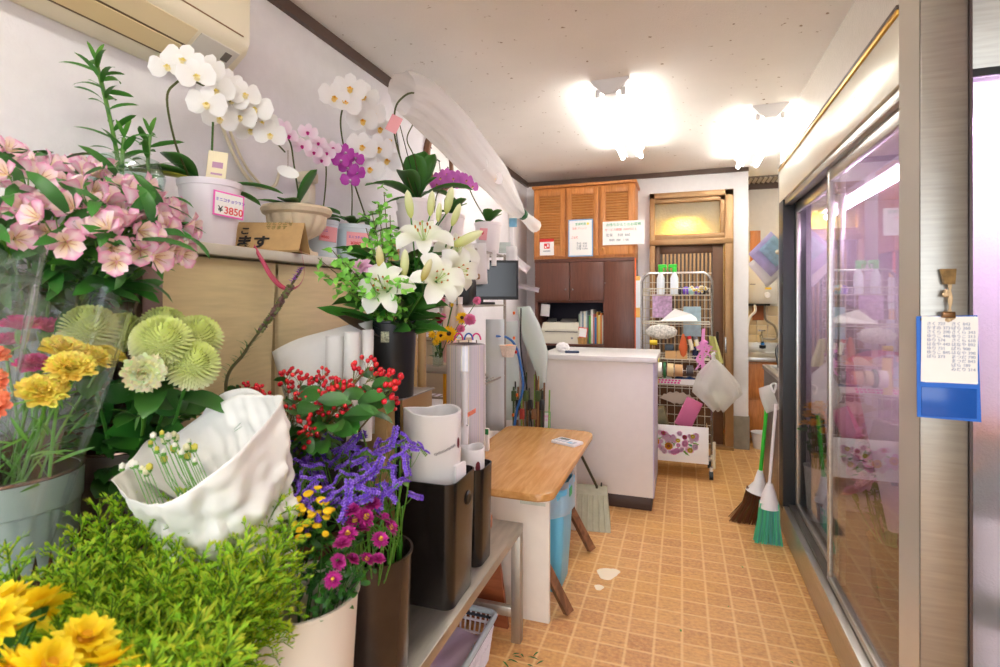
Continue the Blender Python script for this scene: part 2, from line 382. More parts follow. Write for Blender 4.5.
MB().bb(DX0+.1, DX1-.18, YB+.014, YB+.022, .83, 1.85).build('lattice_backing', mat('dark_ribbed_glass', (96, 78, 62), .35), lf, False)
MB().bb(DX1-.15, DX1-.125, YB-.022, YB-.008, .95, 1.1, .004).build('pull_handle', mat('dark_handle', (50, 38, 30), .3, .6), lf)
MB().bb(DX1-.075-.001, DX1-.06, yf-.034, yf-.028, .9, 1.05, .002).build('lock_plate', CHROME, d1)
# the lamp that glows behind the fanlight
lp = thing('passage_lamp', 'warm glowing ceiling lamp behind the frosted pane over the door', 'lamp', (.02, YB+.42, 2.3))
MB().lathe([(.0, .36), (.03, .36), (.03, .02), (.07, 0), (.15, -.08), (.16, -.1)], 20).build('lamp_shade', WHITEP, lp)
MB().ball((0, 0, -.06), .085, 2).build('bulb', mat('warm_bulb', (255, 220, 120), .5, emit=(255, 205, 70), estr=30), lp)
# ceiling vent of the kitchen
b = MB(); b.bb(.60, 1.0, 5.85, 6.12, ZC-.012, ZC)
vt = thing('ceiling_vent', 'louvred grey vent set in the kitchen ceiling', 'vent', (.8, 5.98, ZC-.02))
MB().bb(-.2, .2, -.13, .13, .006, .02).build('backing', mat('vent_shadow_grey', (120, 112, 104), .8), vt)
b = MB()
for i in range(9): b.box((-.18+i*.045, 0, 0), (.028, .25, .006), (0, R(30), 0))
b.build('slats', mat('vent_grey', (196, 188, 176), .6), vt)
# ------------------------------------------------------------------ fluorescent fixtures
TUBE = mat('fluorescent_tube', (255, 255, 255), .4, emit=(255, 252, 245), estr=TUBE_STRENGTH)
def fixture(x, y0, y1, label, grp=None):
    t = thing('ceiling_light', label, 'light', (x, (y0+y1)/2, ZC), group=grp); h = (y1-y0)/2; w = .105
    b = MB(); pr = [(-w, 0), (w, 0), (w, -.012), (.035, -.085), (-.035, -.085), (-w, -.012)]
    vs = [(px, s*h, pz) for s in (-1, 1) for px, pz in pr]; n = 6
    b.add(vs, [tuple(range(n)), tuple(range(n, 2*n))[::-1]]+[(i, i+n, (i+1) % n+n, (i+1) % n) for i in range(n)])
    b.build('housing', WHITEP, t, False)
    for s in (-1, 1):
        for e in (-1, 1): MB().box((s*.072, e*(h-.03), -.07), (.03, .02, .05), (0, 0, 0), .006).build('tube_socket', WHITEP, t)
        MB().cyl((s*.072, -h+.03, -.088), (s*.072, h-.03, -.088), .0155, 12).build('tube', TUBE, t)
    return t
fixture(-.385, 3.0, 4.42, 'twin-tube fluorescent light over the aisle, nearer the left wall', None)
fixture(.535, 3.72, 5.05, 'twin-tube fluorescent light right of the aisle above the fridge end', None)
fixture(-.2, -.6, .8, 'twin-tube fluorescent light added out of view to light the near flowers', None)  # unseen fixture added overhead to brighten the foreground flowers
fixture(1.3, 4.9, 5.7, 'small twin-tube light added to brighten the back kitchen, hidden by the fridge')  # hidden fixture put in to lift the dark kitchen
# ------------------------------------------------------------------ air conditioner
AC = mat('aged_cream_plastic', (236, 228, 200), .35, noise=.02, nscale=3)
ac = thing('air_conditioner', 'aged cream wall-mounted air conditioner above the orchid shelf', 'air conditioner', (XL, .31, 2.14))
b = MB(); yn, yf2 = -.12, 1.08
sec = [(0, 0), (.02, -.005), (.09, -.0), (.15, .035), (.205, .075), (.22, .11), (.222, .30), (.20, .32), (0, .32)]
def acsec(y, k): return [(sx*k, y, .16+(sz-.16)*(.4+.6*k)) for sx, sz in sec]
ys = [(yn, .96), (yn+.02, 1), (yf2-.045, 1), (yf2-.015, .97), (yf2, .88)]; vs = []
for y, k in ys: vs += acsec(y, k)
n = len(sec); fs = [(i*n+j, (i+1)*n+j, (i+1)*n+(j+1) % n, i*n+(j+1) % n) for i in range(len(ys)-1) for j in range(n)]
fs += [tuple(range(n)), tuple((len(ys)-1)*n+j for j in range(n))[::-1]]
b.add(vs, fs); b.build('casing', AC, ac)
def slanted(x0, x1, off): # box lying along the slanted underside between section points
    zf = lambda x: -.0 + (x-.09)*(.035/.06) if x < .15 else .035+(x-.15)*(.04/.055)
    return (x0, zf(x0)-off), (x1, zf(x1)-off)
def strip(name, x0, x1, ya, yb, off, th, m, par):
    (a, za), (c, zc) = slanted(x0, x1, off); b = MB()
    vs = [(a, ya, za), (c, ya, zc), (c, yb, zc), (a, yb, za), (a, ya, za+th), (c, ya, zc+th), (c, yb, zc+th), (a, yb, za+th)]
    b.add(vs, [(0, 1, 2, 3), (7, 6, 5, 4), (0, 4, 5, 1), (1, 5, 6, 2), (2, 6, 7, 3), (3, 7, 4, 0)]); return b.build(name, m, par, False)
strip('air_outlet', .092, .15, yn+.08, yf2-.2, .002, .003, mat('outlet_dark', (112, 92, 66), .6), ac)
strip('outlet_flap', .1, .146, yn+.085, yf2-.21, .006, .003, mat('aged_flap', (226, 206, 158), .4), ac)
strip('front_flap', .152, .2, yn+.06, yf2-.2, .004, .003, mat('aged_flap_front', (230, 214, 172), .4), ac)
pn = strip('control_panel', .105, .198, yf2-.185, yf2-.04, .004, .003, mat('pale_panel', (220, 216, 204), .4), ac)
strip('display_window', .16, .185, yf2-.085, yf2-.06, .006, .002, mat('panel_window', (110, 104, 96), .3), pn)
strip('rating_label', .112, .128, yf2-.11, yf2-.075, .006, .002, mat('label_tan', (176, 160, 132), .5), pn)
for i in range(3): strip('marking', .13+i*.009, .134+i*.009, yf2-.12, yf2-.1, .006, .0015, GREYINK, pn)
MB().bb(.2215, .224, yn+.02, yf2-.05, .115, .118).build('panel_seam', mat('brown_seam', (150, 110, 70), .5), ac)
# conduit on the wall
b = MB(); b.tube(bez([at(208, 74, x=XL+.012), at(222, 125, x=XL+.012), at(238, 163, x=XL+.012), at(256, 186, x=XL+.012), at(274, 186, x=XL+.012), at(280, 170, x=XL+.012)]), .006, 6)
b.tube(bez([at(213, 74, x=XL+.012), at(228, 125, x=XL+.012), at(244, 163, x=XL+.012), at(260, 184, x=XL+.012)]), .005, 6)
tag(b.build('wall_cable', CREAMP), 'cream cable hanging down the white wall below the air conditioner', 'cable')
b = MB().box((XL+.03, 1.88, 1.86), (.06, .05, .09), None, .01); b.box((XL+.035, 1.88, 1.93), (.07, .065, .05), None, .012)
tag(b.build('wall_bracket', CREAMP), 'cream plastic pipe elbow on the wall behind the mauve orchids', 'bracket')
# ------------------------------------------------------------------ refrigerated display on the right
fr = thing('display_fridge', 'tall stainless steel flower fridge with two sliding glass doors', 'fridge', (XF, 2.6, 0))
def fb(x0, x1, y0, y1, z0, z1, name, m, par=None, bev=.002, smooth=True):
    return MB().bb(x0-XF, x1-XF, y0-2.6, y1-2.6, z0, z1, bev).build(name, m, par or fr, smooth)
FY0, FY1 = 1.715, 3.585; FX1 = 1.45
fb(XF+.012, FX1, FY0, FY1, .0, .16, 'base_skirt', STEEL)
fb(XF, XF+.05, FY0, FY1, .145, .19, 'lower_sill', STEEL); fb(XF+.03, XF+.09, FY0, FY1, .16, .205, 'door_track', mat('dark_track', (110, 104, 96), .4, .7))
b = MB(); b.bb(0, .035, FY0-2.6, FY1-2.6, 1.99, 2.18, .002); b.build('header_panel', mat('cream_steel_panel', (232, 228, 212), .3, .35, noise=.03, nscale=4), fr)
fb(XF+.01, XF+.05, FY0, FY1, 1.955, 1.99, 'header_rail', STEEL)
b = MB(); b.bb(-.006, .02, FY0-2.6, FY1-2.6, 2.182, 2.197, .003); b.build('brass_trim', mat('gold_trim', (222, 178, 84), .3, .7), fr)
MB().bb(-.006, .02, FY0-2.6, FY1-2.6, 2.197, 2.209, .002).build('top_edging', mat('dark_edging', (70, 50, 36), .4), fr)
MB().bb(0, .03, 2.10-2.6, 2.106-2.6, 2.08, 2.10).build('hook', CHROME, fr)
fb(XF, XF+.12, FY1-.13, FY1, .16, 1.99, 'end_post', mat('dark_gasket', (34, 38, 42), .4)); fb(XF-.002, XF+.9, FY1, FY1+.012, 0, 2.21, 'end_panel', STEEL)
fb(XF+.02, FX1, FY0, FY1, 2.0, 2.2, 'roof_box', STEEL)
INNER = mat('fridge_inner_wall', (214, 206, 210), .35, .2, noise=.04)
fb(FX1-.03, FX1, FY0, FY1, .16, 2.0, 'back_wall', INNER); fb(XF+.1, FX1-.03, FY1-.03, FY1-.002, .16, 2.0, 'inner_end_wall', INNER)
fb(XF+.09, FX1-.03, FY0, FY1-.03, .15, .17, 'inner_floor', mat('dark_fridge_floor', (92, 74, 56), .4, .2)); fb(XF+.1, FX1-.03, FY0, FY1-.03, 1.97, 1.99, 'inner_ceiling', INNER)
for i in range(12): fb(FX1-.045, FX1-.032, FY0+.05, FY1-.05, .5+i*.115, .53+i*.115, 'louvre', mat('louvre_grey', (150, 134, 138), .4, .3) if i == 0 else MATS['louvre_grey'])
for z in (.62, 1.1): 
    b = MB()
    for i in range(7): b.cyl((.42+i*.06, FY0-2.5, z), (.42+i*.06, FY1-2.66, z), .004, 6)
    for i in range(5): b.cyl((.41, FY0-2.5+i*.43, z-.006), (.8, FY0-2.5+i*.43, z-.006), .005, 6)
    b.build('wire_shelf', CHROME, fr)
LILAC = mat('lilac_tube', (255, 220, 255), .4, emit=(250, 212, 255), estr=24)
b = MB().cyl((.2, -.75, 1.86), (.2, .75, 1.86), .015, 10); tb = b.build('grow_tube', LILAC, fr)
MB().box((.2, 0, 1.9), (.07, 1.6, .03), None, .004).build('tube_holder', WHITEP, fr)
for nm, xo, ya, yb in (('near', .03, 1.70, 2.60), ('far', .065, 2.545, 3.46)):
    x0 = XF+xo; dr = fb(x0, x0+.022, yb-.035, yb, .19, 1.965, 'sliding_door', STEEL)
    fb(x0, x0+.022, ya, ya+.035, .19, 1.965, 'stile', STEEL, dr); fb(x0, x0+.022, ya+.035, yb-.035, .19, .225, 'bottom_rail', STEEL, dr); fb(x0, x0+.022, ya+.035, yb-.035, 1.905, 1.965, 'top_rail', STEEL, dr)
    MB().bb(x0+.008-XF, x0+.012-XF, ya+.035-2.6, yb-.035-2.6, .225, 1.905).build('glass_pane', GLASS, dr, False)
    if nm == 'near': fb(x0-.003, x0, ya+.008, ya+.022, 1.0, 1.12, 'finger_pull', mat('black_slot', (40, 36, 34), .4), dr)
# corner pillar and the second case that faces the camera
STEELD = mat('dull_brushed_steel', (168, 164, 156), .34, .85, noise=.1, nscale=8, bump=.05, bscale=60, stretch=(1, 1, 14))
pl = thing('steel_pillar', 'brushed stainless corner pillar with blue clipboard hanging on it', 'pillar', (.6, 1.66, 0))
MB().add([(-.04, .052, 0), (-.012, 0, 0), (-.012, .052, 0), (-.04, .052, ZC), (-.012, 0, ZC), (-.012, .052, ZC)], [(0, 1, 4, 3), (1, 2, 5, 4), (2, 0, 3, 5), (0, 2, 1), (3, 4, 5)]).build('corner_strip', mat('pale_steel', (214, 208, 196), .35, .6), pl, False)
MB().bb(-.01, .092, .0, .05, 0, ZC-.001, .002).build('face_plate', STEELD, pl)
MB().bb(.0925, .098, -.006, .05, 0, ZC-.001).build('edge_bead', mat('dark_steel_edge', (96, 84, 84), .35, .8), pl)
fr2 = thing('glass_flower_case', 'misted glass flower case with lilac light right of the steel pillar', 'fridge', (1.1, 1.68, 0))
MB().bb(-.4, .64, 0, .03, 1.995, ZC-.001, .002).build('header_panel', STEELD, fr2)
MB().bb(-.4, .64, 0, .03, 0, .18, .002).build('base_panel', STEEL, fr2)
MB().bb(-.4, -.392, -.004, .03, .18, 1.995).build('gasket', MATS['dark_gasket'], fr2); MB().bb(-.4, .64, -.004, .03, 1.975, 1.995).build('gasket', MATS['dark_gasket'], fr2)
MIST = mat('misted_glass', (250, 244, 250), .4, trans=.92, bump=.25, bscale=220); MB().bb(-.392, .64, .006, .012, .18, 1.975).build('glass_pane', MIST, fr2, False)
# ------------------------------------------------------------------ furniture
# low steel bench
bn = thing('steel_bench', 'low stainless steel bench along the left holding the flower buckets', 'bench', (-.62, 1.1, 0))
BX0, BX1, BY0, BY1 = -1.5, -.62, .1, 2.08
def pb(par, ox, oy, x0, x1, y0, y1, z0, z1, name, m, bev=.003): return MB().bb(x0-ox, x1-ox, y0-oy, y1-oy, z0, z1, bev).build(name, m, par)
pb(bn, -.62, 1.1, BX0, BX1, BY0, BY1, .445, .48, 'top', STEELH)
for x in (BX0, BX1-.04):
    for y in (BY0, BY1-.04): pb(bn, -.62, 1.1, x, x+.04, y, y+.04, 0, .445, 'leg', STEELH)
pb(bn, -.62, 1.1, BX0+.04, BX1-.04, BY1-.035, BY1-.01, .1, .14, 'rail', STEELH)
# rear step and upper step for the pots
st = thing('plant_step', 'brown stepped stand against the left wall carrying the ribbed pots', 'stand', (-1.2, 1.0, .48))
b = MB(); b.bb(-.36, .3, -.8, .55, 0, .27, .004); b.build('lower_step', DKWOOD, st)
st = thing('crate', 'dark wooden upper step carrying the clear bucket of alstroemeria', 'stand', (-1.41, .57, .7505)); MB().bb(-.15, .05, -.37, .365, 0, .348, .004).build('box', DKWOOD, st); MB().bb(-.152, .055, -.372, .367, .3485, .3495, .0).build('lid', DKWOOD, st)
# fabric-covered panel under the ledge
cl = thing('ledge_cabinet', 'long cream panelled cabinet under the marbled orchid ledge', 'cabinet', (-1.42, 1.9, .48))
CY0, CY1 = .99, 2.2
for i in range(3):
    y0 = .99+i*.42; y1 = y0+.4
    def fn(u, v, y0=y0, y1=y1): return (.15+.006*sin(v*pi)+(.012*sin(u*4+v*3)*v if v > .8 else 0), y0-1.9+(y1-y0)*v, .28+.76*u)
    g = MB().grid(fn, 8, 12); 
    # give the sheet thickness
    g2 = MB().grid(lambda u, v: (.135, y0-1.9+(y1-y0)*v, .28+.76*u), 1, 1); g.add(g2.v, [f[::-1] for f in g2.f]); g.build('cloth_panel', CREAMCLOTH, cl)
MB().bb(-.13, .13, -.9, .5, .275, 1.045, .002).build('carcass', mat('tan_board', (186, 158, 112), .7), cl)
MB().bb(-.145, .185, -1.02, .51, 1.047, 1.079, .005).build('marbled_ledge', MARBLE, cl)
MB().bb(.125, .175, -.975, -.92, .28, 1.046, .003).build('post', BROWNMET, cl)
MB().bb(-.13, .14, -.95, -.905, .28, 1.046, .003).build('side_panel', DKWOOD, cl)
# the brown box seen left of the post
tag(MB().bb(-1.5, -1.31, 1.0, 1.0, 0, 0).build('x', KRAFT), None) if False else None
# wooden worktable
tb = thing('work_table', 'varnished wooden worktable with white end panel and splayed legs', 'table', (-.86, 2.74, 0))
def rounded(x0, x1, y0, y1, r, n=6):
    out = []
    for cx, cy, a0 in ((x1-r, y1-r, 0), (x0+r, y1-r, 90), (x0+r, y0+r, 180), (x1-r, y0+r, 270)):
        for k in range(n+1): a = R(a0+90*k/n); out.append((cx+r*cos(a), cy+r*sin(a)))
    return out
def slab(b, pts, z0, z1, rnd=.008):
    n = len(pts); cx = sum(p[0] for p in pts)/n; cy = sum(p[1] for p in pts)/n; vs = []
    rows = [(z0, rnd), (z0+rnd, 0), (z1-rnd, 0), (z1-rnd*.3, rnd*.3), (z1, rnd)]
    for z, ins in rows:
        for p in pts:
            v = Vector((p[0]-cx, p[1]-cy)); l = v.length; v = v*((l-ins)/l); vs.append((cx+v.x, cy+v.y, z))
    fs = [(i*n+j, i*n+(j+1) % n, (i+1)*n+(j+1) % n, (i+1)*n+j) for i in range(4) for j in range(n)]+[tuple(range(n))[::-1], tuple(4*n+j for j in range(n))]
    return b.add(vs, fs)
slab(MB(), rounded(-.215, .345, -.6, .54, .075), .545, .582).build('tabletop', TABLEW, tb)
MB().bb(-.2, .318, -.53, -.505, 0, .545, .003).build('end_panel', PANELW, tb); MB().bb(-.2, .25, .42, .445, 0, .545, .003).build('end_panel', PANELW, tb)
b = MB(); b.box((.30, -.38, .2), (.035, .05, .56), (R(0), R(-20), 0), .003)
for yy, in ((-.45,), (.17,)):
    MB().tube([(.10, yy, .53), (.385, yy+.01, .015)], .027, 4).build('splayed_leg', LEGW, tb)
MB().bb(-.19, .2, -.4, -.385, .02, .5, .002).build('inner_board', mat('reddish_board', (150, 86, 50), .5, noise=.1), tb)
MB().bb(.319-.11, .319, -.602, -.598, .535, .547).build('worn_edge_tape', CLEARG, tb, False)
# counter
ct = thing('service_counter', 'off-white laminate service counter with dark plinth', 'counter', (-.66, 3.9, 0))
cx, cy = -.66, 3.9
pb(ct, cx, cy, -.93, -.18, 3.60, 4.18, .09, .985, 'body', COUNTERW, .004); pb(ct, cx, cy, -.95, -.155, 3.575, 4.2, .985, 1.022, 'countertop', COUNTERTOP, .006)
pb(ct, cx, cy, -.92, -.19, 3.615, 4.17, 0, .09, 'plinth', mat('dark_plinth', (70, 50, 40), .5)); pb(ct, cx, cy, -.1805, -.174, 3.6, 4.18, .09, .985, 'edge_strip', mat('lilac_edge', (196, 186, 206), .4), .001)
# upper louvred cabinet
CXL, CXR, CYF = -1.385, -.415, 5.0
uc = thing('louvred_wall_cabinet', 'orange oak upper cabinet with three louvred doors', 'cabinet', (-.9, 5.2, 1.8)); ox, oy = -.9, 5.2
def pz(par, ox, oy, oz, x0, x1, y0, y1, z0, z1, name, m, bev=.003): return MB().bb(x0-ox, x1-ox, y0-oy, y1-oy, z0-oz, z1-oz, bev).build(name, m, par)
pz(uc, ox, oy, 1.8, CXL, CXR, CYF+.02, YB-.001, 1.8, 2.49, 'body', OAKW)
pz(uc, ox, oy, 1.8, CXL-.01, CXR+.02, CYF-.02, YB-.001, 2.49, 2.515, 'cornice', OAKW)
SLAT = mat('slat_oak', (214, 152, 86), .45)
for i in range(3):
    x0 = CXL+.008+i*.322; x1 = x0+.307; z0, z1 = 1.825, 2.478
    d = MB(); d.bb(x0-ox, x0+.05-ox, CYF-oy, CYF+.02-oy, z0-1.8, z1-1.8, .003); d.bb(x1-.05-ox, x1-ox, CYF-oy, CYF+.02-oy, z0-1.8, z1-1.8, .003)
    d.bb(x0+.05-ox, x1-.05-ox, CYF-oy, CYF+.02-oy, z1-.065-1.8, z1-1.8, .003); d.bb(x0+.05-ox, x1-.05-ox, CYF-oy, CYF+.02-oy, z0-1.8, z0+.1-1.8, .003)
    dr = d.build('door', OAKW, uc)
    sl = MB()
    for k in range(19): sl.box(((x0+x1)/2-ox, CYF+.010-oy, z0+.115+k*.0255-1.8), (x1-x0-.1, .022, .005), (R(38), 0, 0))
    sl.build('louvres', SLAT, dr)
    kx = x1-.025 if i < 2 else x0+.03
    MB().lathe([(0, .022), (.010, .02), (.013, .012), (.006, .004), (.006, 0)], 14).build('knob', mat('wood_knob', (206, 140, 60), .3) if i == 0 else MATS['wood_knob'], dr, True, (kx-ox, CYF-oy, z0+.06-1.8), (pi/2, 0, 0))
# dark lower cabinet with niche
lc = thing('dark_cupboard', 'tall dark walnut cupboard with printer niche below the louvred cabinet', 'cabinet', (-.9, 5.2, 0))
XM = -.705
for a in ((CXL+.01, CXL+.04, 5.02, YB-.001, 0, 1.795), (XM, XM+.02, 5.02, YB-.001, 0, 1.795), (CXR-.03, CXR, 5.02, YB-.001, 0, 1.795)): pb(lc, ox, oy, *a, 'side_panel', DKWOOD)
pb(lc, ox, oy, CXL+.01, CXR, 5.0, YB-.001, 1.765, 1.797, 'top_panel', DKWOOD)
pb(lc, ox, oy, CXL+.04, XM, 5.02, YB-.001, 1.375, 1.395, 'shelf', DKWOOD); pb(lc, ox, oy, CXL+.04, XM, 5.0, YB-.001, .955, .975, 'shelf', DKWOOD)
pb(lc, ox, oy, CXL+.04, XM, 5.0, YB-.001, .1, .72, 'base_unit', DKWOOD); pb(lc, ox, oy, CXL+.04, XM, YB-.02, YB-.002, .72, 1.375, 'niche_back', mat('dark_blue_black', (36, 32, 48), .6))
xm = (CXL+.04+XM)/2
for x0, x1, kx in ((CXL+.015, xm-.002, xm-.035), (xm+.002, XM+.005, xm+.035)):
    dr = pb(lc, ox, oy, x0, x1, 5.0, 5.018, 1.395, 1.762, 'door', DKWOOD)
    MB().ball((kx-ox, -.2-.012, 1.50), .01, 2).build('knob', CHROME, dr)
dr = pb(lc, ox, oy, XM+.012, CXR-.002, 5.0, 5.018, .1, 1.762, 'door', DKWOOD); MB().ball((XM+.02-ox, -.212, 1.56), .007, 2).build('knob', CHROME, dr)
pb(lc, ox, oy, CXR, CXR+.012, 5.0, 5.03, .8, 1.79, 'orange_edge_strip', mat('orange_strip', (236, 104, 40), .5), .001)
# papers hanging beside the cupboard
for i, (z0, z1, yy, c) in enumerate(((1.15, 1.62, 4.985, (244, 196, 110)), (1.33, 1.58, 4.972, (238, 240, 244)), (.95, 1.24, 4.972, (214, 222, 236)))):
    tag(MB().bb(CXR+.014, CXR+.05+.01*i, yy-.004, yy, z0, z1).build('hanging_file', mat('file_colour_%d' % i, c, .6)), ['orange folder', 'upper white sheet', 'lower pale blue sheet'][i]+' hanging on the right edge of the dark cupboard', 'folder')
# signs taped on the cabinet
sg = thing('notice_card', 'small white card with red band and red logo on the left louvred door', 'sign', (-1.245, 4.985, 1.885))
MB().bb(-.07, .07, 0, .003, -.05, .11, .0).build('card', CARD, sg, False); MB().bb(-.07, .07, -.002, 0, .082, .11).build('red_band', REDINK, sg, False)
b = MB(); b.bb(-.028, .028, -.0015, 0, .015, .065); b.mi = 1; b.bb(-.02, -.004, -.0025, -.0015, .022, .04); b.bb(.004, .018, -.0025, -.0015, .03, .058); b.build('red_logo', [REDINK, CARD], sg, False)
b = MB(); b.bb(-.035, .035, -.0015, 0, -.012, -.004); b.build('small_print', GREYINK, sg, False)
sg = thing('price_list', 'tall portrait handwritten list in blue frame on the middle louvred door', 'sign', (-.915, 4.985, 2.0))
MB().bb(-.118, .118, 0, .004, -.185, .17).build('backing', mat('blue_frame_edge', (120, 170, 216), .5), sg, False); MB().bb(-.108, .108, -.002, 0, -.175, .16).build('sheet', CARD, sg, False)
def scribble(par, lines, T, size, m, name='handwriting'):
    me = text_mesh(lines, size, T); me.materials.append(m); return put(name, me, par)
def onfront(x, z, y=-.003): return Matrix.Translation((x, y, z)) @ Matrix.Rotation(pi/2, 4, 'X')
JP = 'サービス'
scribble(sg, '営業時間', onfront(-.05, .115), .026, GRNINK); scribble(sg, '花束 アレンジ', onfront(-.08, .075), .022, mat('salmon_ink', (240, 130, 120), .6)); scribble(sg, 'ご注文', onfront(-.09, -.01), .022, REDINK); scribble(sg, '平日  9:00\n土曜  9:30\n日曜 10:00', onfront(-.04, -.07), .024, mat('slate_ink', (120, 126, 140), .6))
b = MB(); b.lathe([(0, 0), (.012, 0)], 12); b.build('yellow_spot', mat('yellow_marker', (248, 226, 90), .6), sg, False, (.07, -.003, .125), (pi/2, 0, 0))
sg = thing('price_list', 'wide landscape handwritten notice on the right louvred door', 'sign', (-.515, 4.983, 2.025))
MB().bb(-.19, .19, 0, .003, -.11, .11).build('sheet', CARD, sg, False)
scribble(sg, 'お持ちかえりのお客様', onfront(-.16, .066), .032, GRNINK); scribble(sg, 'サービス期間 1000円以上', onfront(-.17, .022), .026, MATS['salmon_ink']); scribble(sg, '花束     550  660', onfront(-.16, -.03), .032, MATS['slate_ink']); scribble(sg, '鉢物  880   1100', onfront(-.13, -.075), .026, MATS['slate_ink'])
# ------------------------------------------------------------------ flower meshes (made once, shared by every bloom)
G1 = lin(64, 128, 44); G2 = lin(104, 164, 60); GD = lin(34, 84, 36); GL = lin(150, 190, 70)
def rnd(a, b): return random.uniform(a, b)
def aim(o, base, head, L, roll=0, keep=False):
    "stand a stem on base with its tip at head"
    base = Vector(base); v = Vector(head)-base; k = 1 if keep else v.length/L
    q = Vector((0, 0, 1)).rotation_difference(v.normalized()) @ Matrix.Rotation(roll, 3, 'Z').to_quaternion()
    o.rotation_mode = 'QUATERNION'; o.rotation_quaternion = q; o.location = base; o.scale = (k, k, k); return o
def mset(o, M): 
    l, q, s = M.decompose(); o.rotation_mode = 'QUATERNION'; o.location = l; o.rotation_quaternion = q; o.scale = s; return o
def face(p, d, roll=0, k=1):
    "matrix placing a bloom at p looking along d"
    return TR(p) @ Vector((0, 0, 1)).rotation_difference(Vector(d).normalized()).to_matrix().to_4x4() @ RZ(roll) @ Matrix.Scale(k, 4)
def ring(b, n, L, Wd, e0, e1, c0, c1, ce=None, a0=0, z=0, jit=.1, **kw):
    for i in range(n):
        b.petal(TR((0, 0, z)) @ RZ(a0+2*pi*i/n+rnd(-jit, jit)), L*rnd(.92, 1.08), Wd, e0+rnd(-jit, jit), e1+rnd(-jit, jit), c0=c0, c1=c1, ce=ce, **kw)
def m_alstro():
    b = MB(); pk = lin(252, 222, 234); wh = lin(255, 246, 246); ed = lin(232, 110, 178); ye = lin(250, 238, 180)
    ring(b, 3, .037, .029, R(62), R(18), wh, pk, ed, cup=.35, pk=.68, r0=.003)
    ring(b, 3, .036, .018, R(66), R(30), ye, pk, None, a0=pi/3, cup=.4, pk=.7, r0=.002, z=.002)
    ring(b, 6, .03, .002, R(70), R(50), lin(240, 200, 160), lin(180, 120, 90), None, cup=0, nu=2, nv=1)
    return b.mesh('flower', PETAL)
def m_carnation(c0, c1, r=.035, n=90):
    n = max(n, 80)
    b = MB()
    for k in range(n):
        q = k/n; el = R(88-70*q); L = r*(.75+.35*q)
        b.petal(RZ(k*2.4), L, r*.62, el+.15, el-.35, cup=.4*rnd(-1, 1), c0=c0, c1=[min(1, c*rnd(.85, 1.12)) for c in c1], pk=.85, tip=.55, nu=3, nv=4, ruf=r*.09)
    b.col = lin(110, 150, 70); b.lathe([(.004, -.028), (.009, -.02), (.010, -.004), (.006, 0)], 8); return b.mesh('flower', PETAL)
def m_pompon(r=.05):
    b = MB(); b.col = lin(226, 234, 160); b.ball((0, 0, 0), r*.72, 2); n = 360; cr = lin(248, 248, 220); gr = lin(228, 240, 140)
    for k in range(n):
        z = 1-k/n*1.5; a = k*2.39996; el = math.asin(max(-1, min(1, z))); q = k/n
        c1 = [gr[i]*(1-q)+cr[i]*q for i in range(3)]; p = (0, 0, 0)
        b.petal(TR((cos(a)*cos(el)*r*.6, sin(a)*cos(el)*r*.6, sin(el)*r*.6)) @ RZ(a), r*rnd(.94, 1.06)*.42, r*.17, el, el+.2, cup=.7, c0=lin(236, 240, 190), c1=c1, pk=.85, tip=.35, nu=3, nv=2)
    b.col = G1; b.lathe([(.004, -.03), (.02, -.012), (.02, 0)], 8); return b.mesh('flower', PETAL)
def m_mum(c0, c1, r=.03, rows=3, n=16, eye=None, wd=.3):
    b = MB()
    for k in range(rows):
        ring(b, n-2*k, r*(1-.16*k), r*wd, R(8+22*k), R(2+24*k), c0, c1, None, a0=k*.2, z=.002*k, cup=.35, pk=.75, nu=3, tip=.2)
    if eye: b.col = eye; b.lathe([(r*.28, .002), (r*.26, .009), (r*.12, .013), (0, .013)], 10)
    b.col = G1; b.lathe([(.002, -.012), (r*.22, -.003), (r*.25, .0)], 8); return b.mesh('flower', PETAL)
def m_button(c=(255, 214, 30), r=.0115):
    b = MB(); b.col = lin(*c); b.lathe([(0, -.004), (r*.7, -.003), (r, 0), (r*1.02, .003), (r*.85, .0055), (0, .0062)], 12, flute=.12, nf=10, zmin=-.01, zmax=.006)
    b.col = G2; b.lathe([(.0015, -.012), (r*.5, -.004), (0, -.003)], 6); return b.mesh('flower', PETAL)
def m_lily(r=.1):
    b = MB(); w = lin(252, 252, 250); g = lin(240, 246, 214)
    ring(b, 3, r, .042, R(80), R(-62), g, w, None, cup=.35, pk=.58, nu=8, nv=3, r0=.005, jit=.08)
    ring(b, 3, r, .058, R(78), R(-52), g, w, None, a0=pi/3, cup=.3, pk=.6, nu=8, nv=3, r0=.004, jit=.08, ruf=.001)
    for i in range(6):
        a = i*pi/3+.3; p = Vector((cos(a)*.02, sin(a)*.02, .06)); b.col = lin(200, 222, 150); b.tube([(0, 0, .01), p], .001, 4); b.col = lin(200, 120, 30); b.ball(p, .003, 1, (1, 1, 2.2))
    b.col = lin(190, 214, 130); b.tube([(0, 0, .01), (0, 0, .075)], .0016, 5); b.ball((0, 0, .077), .004, 1)
    return b.mesh('flower', PETAL)
def m_lilybud(L=.09, c=(206, 214, 120)):
    b = MB(); c1 = lin(*c); c2 = lin(240, 242, 210)
    n = 9; prof = [(.003, 0)]+[(.014*sin(pi*(.12+.8*q))**.8, L*q) for q in [i/8 for i in range(1, 8)]]+[(.0, L)]
    b.lathe(prof, 12, cols=[[c1[k]*(1-i/len(prof))+(c2[k])*(i/len(prof)) for k in range(3)] for i in range(len(prof))], flute=.14, nf=3, zmin=0, zmax=L*.95)
    return b.mesh('bud', PETAL)
